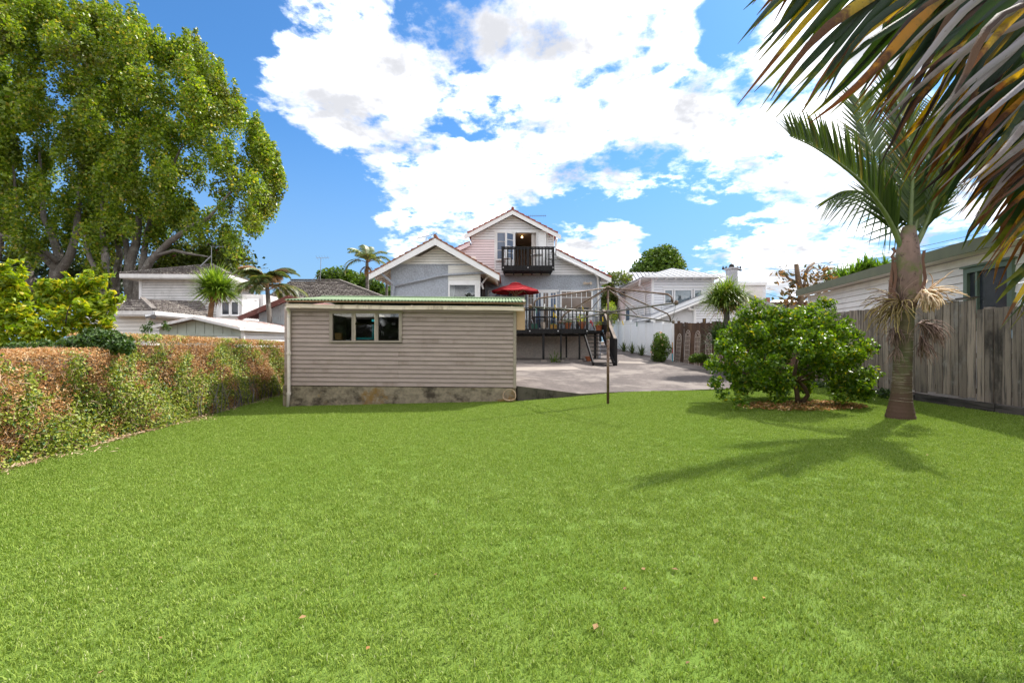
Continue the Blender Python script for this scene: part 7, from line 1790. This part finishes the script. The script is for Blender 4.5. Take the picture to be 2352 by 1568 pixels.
pts = [np_(axis_u(v), v) for (v, r) in prof]; rs = [r*.89/FPX*K for (v, r) in prof]
pts[0].z = NB.z-.05
fine_p, fine_r = [], []
for i in range(len(pts)-1):
    for k in range(6):
        t = k/6; q = pts[i].lerp(pts[i+1], t); r = rs[i]*(1-t)+rs[i+1]*t
        fine_p.append(q); fine_r.append(r*(1+.022*math.sin((i*6+k)*2.1)))
fine_p.append(pts[-1]); fine_r.append(rs[-1])
mb = MB(); mb.tube(fine_p, fine_r, 20); mb.build('trunk', M['palm_trunk'], nk, smooth=True)
#mb = MB(); mb.tube([q for q in fine_p[:20]], [r*1.02+random.uniform(0, .006) for r in fine_r[:20]], 20); pass
mb = MB(); v = 920
while v > 712:
    c = np_(axis_u(v), v); r = np.interp(-v, [-p[0] for p in prof], [p[1]*.89 for p in prof])/FPX*K+.002; til = random.uniform(-.02, .02); n = 26; a0 = random.uniform(0, 6.28); al = random.uniform(2.5, 5.5)
    ps = [(c.x+r*math.cos(a0+al*i/n), c.y+r*math.sin(a0+al*i/n), c.z+til*math.cos(a0+al*i/n)*.8+random.uniform(-.0015, .0015)) for i in range(n+1)]
    mb.tube(ps, .0032, 4); v -= random.uniform(4.5, 9)
o = mb.build('leaf_scars', M['trunk_scar'], nk); o['kind'] = 'stuff'
sh = [(716, 17), (700, 23), (680, 29), (650, 33), (620, 33), (595, 30), (575, 27), (555, 24), (540, 20), (520, 14)]
ps = [np_(2082+(i*.6), v) for i, (v, r) in enumerate(sh)]; mb = MB(); mb.tube(ps, [r*.79/FPX*K for (v, r) in sh], 20); mb.build('crownshaft', M['crownshaft'], nk, smooth=True)
# sheath edges: papery brown strips
for (us, w) in (([(2054, 700), (2046, 670), (2052, 640), (2048, 605)], .05), ([(2112, 690), (2118, 640), (2113, 600), (2116, 578)], .05), ([(2072, 705), (2095, 670), (2108, 640), (2112, 625)], .03), ([(2050, 600), (2042, 592), (2050, 580), (2044, 572)], .05)):
    V = []; F = []
    for i, (u, v) in enumerate(us):
        front = -.195 if 2060 < u < 2100 else -.05
        c = np_(u, v)+Vector((0, front, 0)); V += [c-Vector((w/2, 0, 0))-NB, c+Vector((w/2, -.01*(i % 2), .02))-NB]
    F = [(2*i, 2*i+1, 2*i+3, 2*i+2) for i in range(len(us)-1)]
    me = npmesh('sheath', [tuple(q) for q in V], F, smooth=True); me.materials.append(M['sheath_brown']); place_mesh('sheath', me, nk)
mb = MB(); mb.tube([np_(2052, 712)+Vector((0, -.1, 0)), np_(2046, 690), np_(2047, 650), np_(2051, 610), np_(2050, 590)], [.01, .035, .03, .02, .01], 6); mb.build('sheath', M['sheath_brown'], nk)
# flower and fruit stalks
def spray(name, base, main, n, length, m, hang, spread, width=.010, seg=6, bumpy=True):
    V = []; F = []; A = []; b0 = Vector(base); main = Vector(main).normalized()
    for i in range(n):
        d = (main+Vector((random.gauss(0, spread), random.gauss(0, spread), random.gauss(0, spread)))).normalized(); p = b0+main*random.uniform(0, .10); l = length*random.uniform(.6, 1.1); r_ = random.random()
        s = d.cross(Vector((0, 0, 1)));
        s = s.normalized() if s.length > .1 else Vector((1, 0, 0))
        i0 = len(V); k3 = 3
        for j in range(seg+1):
            u = j/seg; w = width*(.5+.5*(1-u))*(1+(.35*(j % 2) if bumpy else 0)); up = d.cross(s).normalized()
            for q in range(3):
                an = q*2.094; V.append(tuple(p+(s*math.cos(an)+up*math.sin(an))*w*.5-NB))
            d = (d+Vector((random.gauss(0, .2), random.gauss(0, .2), -hang*(.3+u)*1.2/seg+random.gauss(0, .14)))).normalized(); p = p+d*l/seg
        for j in range(seg):
            for q in range(3):
                a = i0+j*3+q; b = i0+j*3+(q+1) % 3; F.append((a, b, b+3, a+3)); A.append(r_)
    me = npmesh(name, V, F, [('rnd', 'FACE', A)]); me.materials.append(M[m]); o = place_mesh(name, me, nk); return o
c = np_(2066, 706)+Vector((0, -.12, 0)); spray('flower_stalk', c, (-1, -.25, .2), 90, .62, 'fruit_stalk_gold', 1.9, .34, .016); spray('flower_stalk', c, (-1, -.1, .45), 45, .60, 'fruit_stalk_dead', 1.1, .28, .013)
c = np_(2088, 672)+Vector((0, -.20, 0)); spray('flower_stalk', c, (.25, -.35, -.35), 80, .31, 'fruit_stalk_pale', 2.6, .42, .028); c2 = np_(2098, 676)+Vector((0, -.16, 0)); spray('flower_stalk', c2, (1, -.1, .35), 22, .50, 'fruit_stalk_pale', .9, .28, .020)
mb = MB(); mb.tube([np_(2082, 695)+Vector((0, -.15, 0)), np_(2088, 675)+Vector((0, -.22, 0)), np_(2092, 668)+Vector((0, -.22, 0))], [.03, .03, .015], 8); mb.build('stalk_stem', M['pale_wood'], nk)
spray('dead_fruit_stalk', np_(2093, 742)+Vector((0, -.12, 0)), (.6, -.4, -.2), 90, .44, 'fruit_stalk_dead', 2.6, .45, .013); spray('dead_fruit_stalk', np_(2102, 770)+Vector((0, -.1, 0)), (.2, -.2, -1), 60, .40, 'fruit_stalk_dead', 1.5, .28, .012)
spray('dead_fruit_stalk', np_(2056, 752)+Vector((0, -.08, 0)), (-.6, -.2, -.3), 70, .34, 'fruit_stalk_dead', 2.8, .38, .012); spray('dead_fruit_stalk', np_(2050, 790)+Vector((0, -.06, 0)), (-.1, -.1, -1), 30, .30, 'fruit_stalk_dead', 1.2, .2, .008)

# fronds with a fan of upright leaflets, drawn along an explicit rachis
def rachis_frond(parent, root, path, nl, ll, lw, m, side_dirs, radius=.035, rm='rachis_green', start=.12, end=.99, seg=5, hang=.35, name='frond', sep=True, jit=.06, fwd=.9, prof=None, width_fold=.35):
    """path: list of world points. side_dirs: directions leaflets leave to (one or two)"""
    P_ = [Vector(p) for p in path]
    def at(t):
        f = t*(len(P_)-1); k = min(len(P_)-2, int(f)); f -= k
        p0, p1, p2, p3 = P_[max(0, k-1)], P_[k], P_[k+1], P_[min(len(P_)-1, k+2)]
        return .5*((2*p1)+(p2-p0)*f+(2*p0-5*p1+4*p2-p3)*f*f+(3*p1-p0-3*p2+p3)*f**3)
    n = 22; pts = [at(i/n) for i in range(n+1)]
    mb = MB(); mb.tube(pts, [radius*(1-.88*i/n) for i in range(n+1)], 7); fo = mb.build(name, M[rm], parent, smooth=True)
    o0 = wloc(parent); allV = []; allF = []; allA = []
    for i in range(nl):
        t = start+(end-start)*(i+random.uniform(-.2, .2))/nl; t = max(0, min(.995, t)); q = at(t); tg = (at(min(1, t+.02))-at(max(0, t-.02))).normalized()
        L_ = ll*(prof(t) if prof else (math.sin(math.pi*min(.98, .22+.72*t))**.5))
        for sdi, sd in enumerate(side_dirs):
            d = (Vector(sd)+tg*fwd*(.6+.9*t)).normalized(); l = L_*random.uniform(.85, 1.08); p = q.copy(); V = []; F = []; A = []; r_ = random.random()
            wv0 = (tg-d*tg.dot(d)).normalized(); nrm = d.cross(wv0).normalized()
            for j in range(seg+1):
                u = j/seg; w = lw*.5*(min(1, .45+u*4))*(1-u**2.4)+.0008
                V += [p-wv0*w+nrm*w*width_fold, p.copy(), p+wv0*w+nrm*w*width_fold]
                d = (d+Vector((random.gauss(0, jit*.4), random.gauss(0, jit*.4), -hang*(.3+u)/seg*1.3+random.gauss(0, jit*.25)))).normalized(); p = p+d*l/seg
            for j in range(seg):
                a = 3*j; F += [(a, a+1, a+4, a+3), (a+1, a+2, a+5, a+4)]; A += [r_, r_]
            tt = [j/seg for j in range(seg+1) for _ in range(3)]
            if sep:
                me = npmesh('leaflet', [tuple(v-o0) for v in V], F, [('rnd', 'FACE', A), ('along', 'POINT', tt)], smooth=True)
                me.materials.append(M[m] if isinstance(m, str) else m[random.choices(range(len(m)), weights=[2]*len(m))[0]] if not isinstance(m[0], str) else M[random.choice(m)])
                o = bpy.data.objects.new('leaflet', me); COL.objects.link(o); o.parent = fo
            else:
                b = len(allV); allV += [tuple(v-o0) for v in V]; allF += [tuple(x+b for x in f) for f in F]; allA += A
    if not sep:
        me = npmesh('leaflets', allV, allF, [('rnd', 'FACE', allA)], smooth=True); me.materials.append(M[m]); o = bpy.data.objects.new('leaflets', me); COL.objects.link(o); o.parent = fo; o['kind'] = 'stuff'
    return fo
root = np_(2088, 535)
# (path, leaf count, leaf length, side directions)
nk_fr = [
    ([(2074, 575, K), (2050, 520, K), (2020, 470, K-.1), (1975, 415, K-.3), (1920, 370, K-.5), (1865, 335, K-.7), (1812, 312, K-.9)], 46, .85, [(.2, .6, 1.0), (-.1, -.5, 1.0)], .7),
    ([(2078, 570, K), (2045, 500, K+.2), (2030, 430, K+.4), (2010, 370, K+.6), (1985, 300, K+.8), (1970, 225, K+.9)], 40, .85, [(-.9, .2, .5), (.9, -.2, .3)], .8),
    ([(2088, 560, K), (2092, 480, K), (2095, 400, K), (2080, 320, K-.1), (2060, 240, K-.2), (2055, 180, K-.3)], 42, .9, [(-1, -.2, .4), (1, .2, .3)], .8),
    ([(2094, 560, K), (2110, 480, K+.1), (2125, 400, K+.3), (2140, 320, K+.5), (2160, 240, K+.8)], 38, .85, [(-1, .3, .3), (1, -.3, .3)], .8),
    ([(2100, 570, K), (2130, 510, K), (2155, 440, K-.1), (2185, 370, K-.2), (2220, 300, K-.3), (2260, 240, K-.5)], 36, .85, [(-.3, .7, .9), (.3, -.7, .7)], .7),
    ([(2080, 565, K), (2050, 505, K+.5), (2015, 455, K+1.0), (1975, 440, K+1.4), (1935, 440, K+1.7), (1905, 455, K+2.0)], 15, .85, [(-.1, .6, -.3), (-.2, -.4, -.9)], .6),
]
for (pth, nl, ll, sds, fw) in nk_fr:
    rachis_frond(nk, None, [np_(*q) for q in pth], int(nl*1.35), ll, .044, 'nikau_leaf', sds, .045, hang=.22, sep=False, fwd=fw)

# ---------------------------------------------------------------- the palm close on the right, its fronds hanging into view
def nearleaf(name, green, mid, tip, t0, dead=False):
    m, N, L = new_mat(name)
    o = N.new('ShaderNodeOutputMaterial'); b = N.new('ShaderNodeBsdfPrincipled'); b.inputs['Roughness'].default_value = .5 if not dead else .7; b.inputs['Specular IOR Level'].default_value = .22
    a = N.new('ShaderNodeAttribute'); a.attribute_name = 'along'; rn = N.new('ShaderNodeAttribute'); rn.attribute_name = 'rnd'
    g = nz(N, L, pos(N, L, (1, 1, 1), True), 5, 5, .65)
    sm_ = N.new('ShaderNodeMath'); sm_.operation = 'MULTIPLY_ADD'; sm_.inputs[1].default_value = .9; L.new(g, sm_.inputs[0]); L.new(a.outputs['Fac'], sm_.inputs[2])
    ad = N.new('ShaderNodeMath'); ad.operation = 'MULTIPLY_ADD'; ad.inputs[1].default_value = .35; L.new(rn.outputs['Fac'], ad.inputs[0]); L.new(sm_.outputs[0], ad.inputs[2])
    c = mixc(N, L, ramp(N, L, ad.outputs[0], t0, t0+.22), green, mid); c = mixc(N, L, ramp(N, L, ad.outputs[0], t0+.32, t0+.5), c, tip)
    sp = nz(N, L, pos(N, L), 45, 4, .7); c = mixc(N, L, ramp(N, L, sp, .62, .72), c, tip)
    L.new(c, b.inputs['Base Color'])
    st = N.new('ShaderNodeBump'); st.inputs['Strength'].default_value = .25; st.inputs['Distance'].default_value = .004
    L.new(nz(N, L, pos(N, L, (1, 1, 1)), 160, 2, .5), st.inputs['Height']); L.new(st.outputs[0], b.inputs['Normal'])
    t = N.new('ShaderNodeBsdfTranslucent'); L.new(mixc(N, L, 1.0, c, (2.0, 1.7, .25) if not dead else (1, .8, .5), 'MULTIPLY'), t.inputs[0])
    mx = N.new('ShaderNodeMixShader'); mx.inputs[0].default_value = .5 if not dead else .08; L.new(b.outputs[0], mx.inputs[1]); L.new(t.outputs[0], mx.inputs[2]); L.new(mx.outputs[0], o.inputs[0]); return m
nearleaf('near_green', (.018, .045, .018), (.13, .14, .015), (.075, .032, .014), 1.38)
nearleaf('near_yellow', (.045, .085, .015), (.50, .33, .015), (.12, .045, .015), .92)
nearleaf('near_orange', (.20, .15, .015), (.52, .23, .012), (.10, .035, .014), .85)
nearleaf('near_dead', (.27, .25, .27), (.17, .14, .13), (.11, .075, .06), 1.25, dead=True)
nearleaf('near_brown', (.045, .026, .017), (.09, .045, .02), (.03, .018, .013), .9, dead=True)
pr = thing('nikau_palm', (3.9, 2.4, .15), 'close palm whose long green, yellow and dead grey fronds hang in at the upper right', 'palm tree')
mb = MB(); mb.tube([(3.9, 2.4, .1), (3.9, 2.4, 1.5), (3.92, 2.42, 2.9)], [.22, .15, .15], 16); mb.build('trunk', M['palm_trunk'], pr, smooth=True)
mb = MB(); mb.tube([(3.92, 2.42, 2.85), (3.93, 2.43, 3.2), (3.93, 2.43, 3.7)], [.14, .2, .14], 16); mb.build('crownshaft', M['crownshaft'], pr, smooth=True)
def leaflet(parent, a, b, w, m, sagv=.05, bend=0.0, seg=8, twist=0.0, face=None):
    """one long folded leaflet from a to b"""
    a = Vector(a); b = Vector(b); o0 = wloc(parent); d = (b-a); l = d.length; d.normalize()
    face = Vector(face) if face else Vector((random.gauss(0, .5), -1, random.gauss(0, .5)))
    wv0 = d.cross(face).normalized(); V = []; F = []; tt = []
    kink = random.gauss(0, .02)
    for j in range(seg+1):
        u = j/seg; ang = twist*u; p = a.lerp(b, u)+Vector((0, 0, sagv*l*math.sin(math.pi*u)))+wv0*(bend*math.sin(math.pi*u)+kink*math.sin(6.28*u))
        wv = (wv0*math.cos(ang)+d.cross(wv0)*math.sin(ang)).normalized(); nr = d.cross(wv)
        ww = w*.5*min(1, .5+u*5)*(1-max(0, (u-.35)/.65)**1.6)*(1+random.uniform(-.06, .06))+.0012
        V += [p-wv*ww+nr*ww*.5, p, p+wv*ww+nr*ww*.5]; tt += [u]*3
    for j in range(seg): q = 3*j; F += [(q, q+1, q+4, q+3), (q+1, q+2, q+5, q+4)]
    r_ = random.random(); me = npmesh('leaflet', [tuple(v-o0) for v in V], F, [('rnd', 'FACE', [r_]*len(F)), ('along', 'POINT', tt)], smooth=True)
    me.materials.append(M[m]); o = bpy.data.objects.new('leaflet', me); COL.objects.link(o); o.parent = parent; return o
def lerp2(lst, t):
    f = t*(len(lst)-1); k = min(len(lst)-2, int(f)); f -= k; return [x+(y-x)*f for x, y in zip(lst[k], lst[k+1])]
def near_frond(label, rach, tips, n, w, mats, wts, sag=.03, rr_=.03, jit=18, twist=.5, seed=1, rmat='rachis_green', lab=None):
    """rach and tips: (u, v, d) control points; leaflets join them in order"""
    random.seed(seed)
    R_ = [Vector(P(*q)) for q in rach]; mb = MB(); pts = []
    for i in range(17): pts.append(Vector(P(*lerp2(rach, i/16))))
    mb.tube(pts, [rr_*(1-.7*i/16) for i in range(17)], 7); fo = mb.build('frond', M[rmat], pr, smooth=True)
    if lab: fo['label'] = lab
    for i in range(n):
        t = (i+.5)/n; a = lerp2(rach, t); b = lerp2(tips, t)
        l_ = random.uniform(.86, 1.03)
        b = [a[0]+(b[0]-a[0])*l_+random.gauss(0, jit), a[1]+(b[1]-a[1])*l_+random.gauss(0, jit), b[2]+random.gauss(0, .10)]
        leaflet(fo, P(*a), P(*b), w*random.uniform(.75, 1.2), random.choices(mats, wts)[0], sag+random.uniform(-.03, .04), random.gauss(0, .02), twist=random.gauss(0, twist))
    return fo
G, Y, O_, DD, BR = 'near_green', 'near_yellow', 'near_orange', 'near_dead', 'near_brown'
# upper green frond reaching left
near_frond('', [(1980, -190, 2.6), (2060, -150, 2.5), (2160, -110, 2.45), (2260, -60, 2.4), (2340, 10, 2.4)],
           [(1722, 40, 2.4), (1702, 150, 2.35), (1712, 240, 2.3), (1800, 270, 2.3), (1870, 265, 2.3), (1960, 270, 2.3), (2060, 260, 2.3)], 34, .050, [G, Y, O_], [9, 2.0, .5], .04, .03, 14, .35, 11, lab='uppermost frond, mostly dark green with brown-tipped leaflets')
near_frond('', [(1940, -260, 2.8), (2020, -230, 2.7), (2120, -180, 2.6)], [(1730, -30, 2.6), (1712, 90, 2.5), (1745, 120, 2.5)], 9, .055, [Y, G, O_], [3, 2, 2], .05, .025, 12, .4, 12, lab='yellow-streaked frond behind the uppermost one')
# dead grey and orange fronds below it; leaflets all sweep down to the left
near_frond('', [(2230, -130, 2.5), (2310, -60, 2.45), (2390, 20, 2.4), (2470, 110, 2.4)],
           [(1950, 290, 2.4), (2005, 335, 2.4), (2046, 425, 2.4), (2090, 440, 2.35), (2121, 480, 2.35)], 34, .042, [BR, O_, Y, G, DD], [4, 3, 5, 6, .6], .03, .03, 20, .7, 13, rmat='brown_stem', lab='withering frond of brown and orange leaflets')
near_frond('', [(2270, -150, 1.95), (2380, -50, 1.9), (2480, 60, 1.9), (2560, 180, 1.9)],
           [(1985, 110, 1.95), (1995, 240, 1.95), (2070, 370, 1.9), (2110, 440, 1.85), (2190, 480, 1.85)], 12, .032, [DD, BR], [6, 2], .05, .02, 22, 1.2, 14, rmat='brown_stem', lab='dead silvery grey frond hanging in front')
near_frond('', [(2340, -20, 2.3), (2420, 70, 2.25), (2490, 170, 2.2), (2560, 270, 2.2)],
           [(2060, 330, 2.25), (2096, 440, 2.2), (2135, 485, 2.2), (2180, 490, 2.15), (2215, 512, 2.15), (2250, 520, 2.1)], 38, .040, [Y, O_, G, BR, DD], [6, 4, 7, 4, .5], .03, .03, 20, .6, 15, lab='yellow and orange frond in the middle of the hanging mass')
near_frond('', [(2400, -80, 2.0), (2480, 40, 2.0), (2560, 160, 2.0), (2620, 290, 2.0)],
           [(2120, 170, 2.05), (2160, 290, 2.0), (2190, 400, 1.95), (2240, 450, 1.95), (2290, 470, 1.9)], 24, .036, [DD, O_, G, BR, Y], [1.3, 3, 6, 3, 4], .04, .03, 22, .8, 16, lab='mixed green and grey frond at the right edge')
near_frond('', [(2250, -160, 2.9), (2360, -70, 2.8), (2470, 40, 2.8), (2560, 150, 2.8)],
           [(2010, 130, 2.9), (2070, 250, 2.8), (2140, 330, 2.8), (2230, 370, 2.7), (2320, 410, 2.7)], 40, .060, [G, BR, O_, Y], [8, 3, 1, 2], .03, .03, 18, .5, 17, lab='shaded green frond deep inside the hanging mass')
near_frond('', [(2400, 60, 2.9), (2490, 150, 2.9), (2580, 270, 2.9), (2640, 400, 2.9)],
           [(2130, 350, 2.85), (2180, 430, 2.8), (2250, 470, 2.8), (2310, 500, 2.8), (2350, 570, 2.8)], 32, .060, [G, O_, BR, Y], [7, 2, 2, 2], .03, .03, 18, .5, 18, lab='second shaded green frond deep inside the hanging mass')
near_frond('', [(2120, -200, 3.1), (2230, -170, 3.0), (2360, -110, 3.0), (2480, -20, 3.0)],
           [(1950, 60, 3.0), (2010, 110, 3.0), (2110, 190, 3.0), (2230, 230, 2.9), (2330, 260, 2.9)], 30, .065, [G, BR, Y], [8, 2, 2], .03, .03, 18, .5, 21, lab='dark green frond across the top behind the grey leaflets')
# lower green-yellow frond at the right edge
near_frond('', [(2430, 270, 2.4), (2500, 350, 2.35), (2580, 450, 2.3), (2650, 570, 2.3)],
           [(2211, 555, 2.3), (2216, 600, 2.25), (2238, 650, 2.2), (2255, 705, 2.2), (2291, 748, 2.2), (2325, 780, 2.2), (2380, 800, 2.2)], 24, .056, [Y, G, O_], [5, 7, 1], .04, .03, 12, .4, 19, lab='lowest frond, green edged with yellow, in front of the green window')
near_frond('', [(2440, 170, 2.6), (2520, 260, 2.6), (2600, 370, 2.6)], [(2200, 440, 2.5), (2225, 500, 2.5), (2280, 560, 2.5), (2330, 640, 2.5)], 20, .055, [Y, O_, G, BR], [4, 3, 5, 2], .03, .03, 16, .5, 20, lab='yellowing frond between the middle mass and the lowest frond')
random.seed(99)
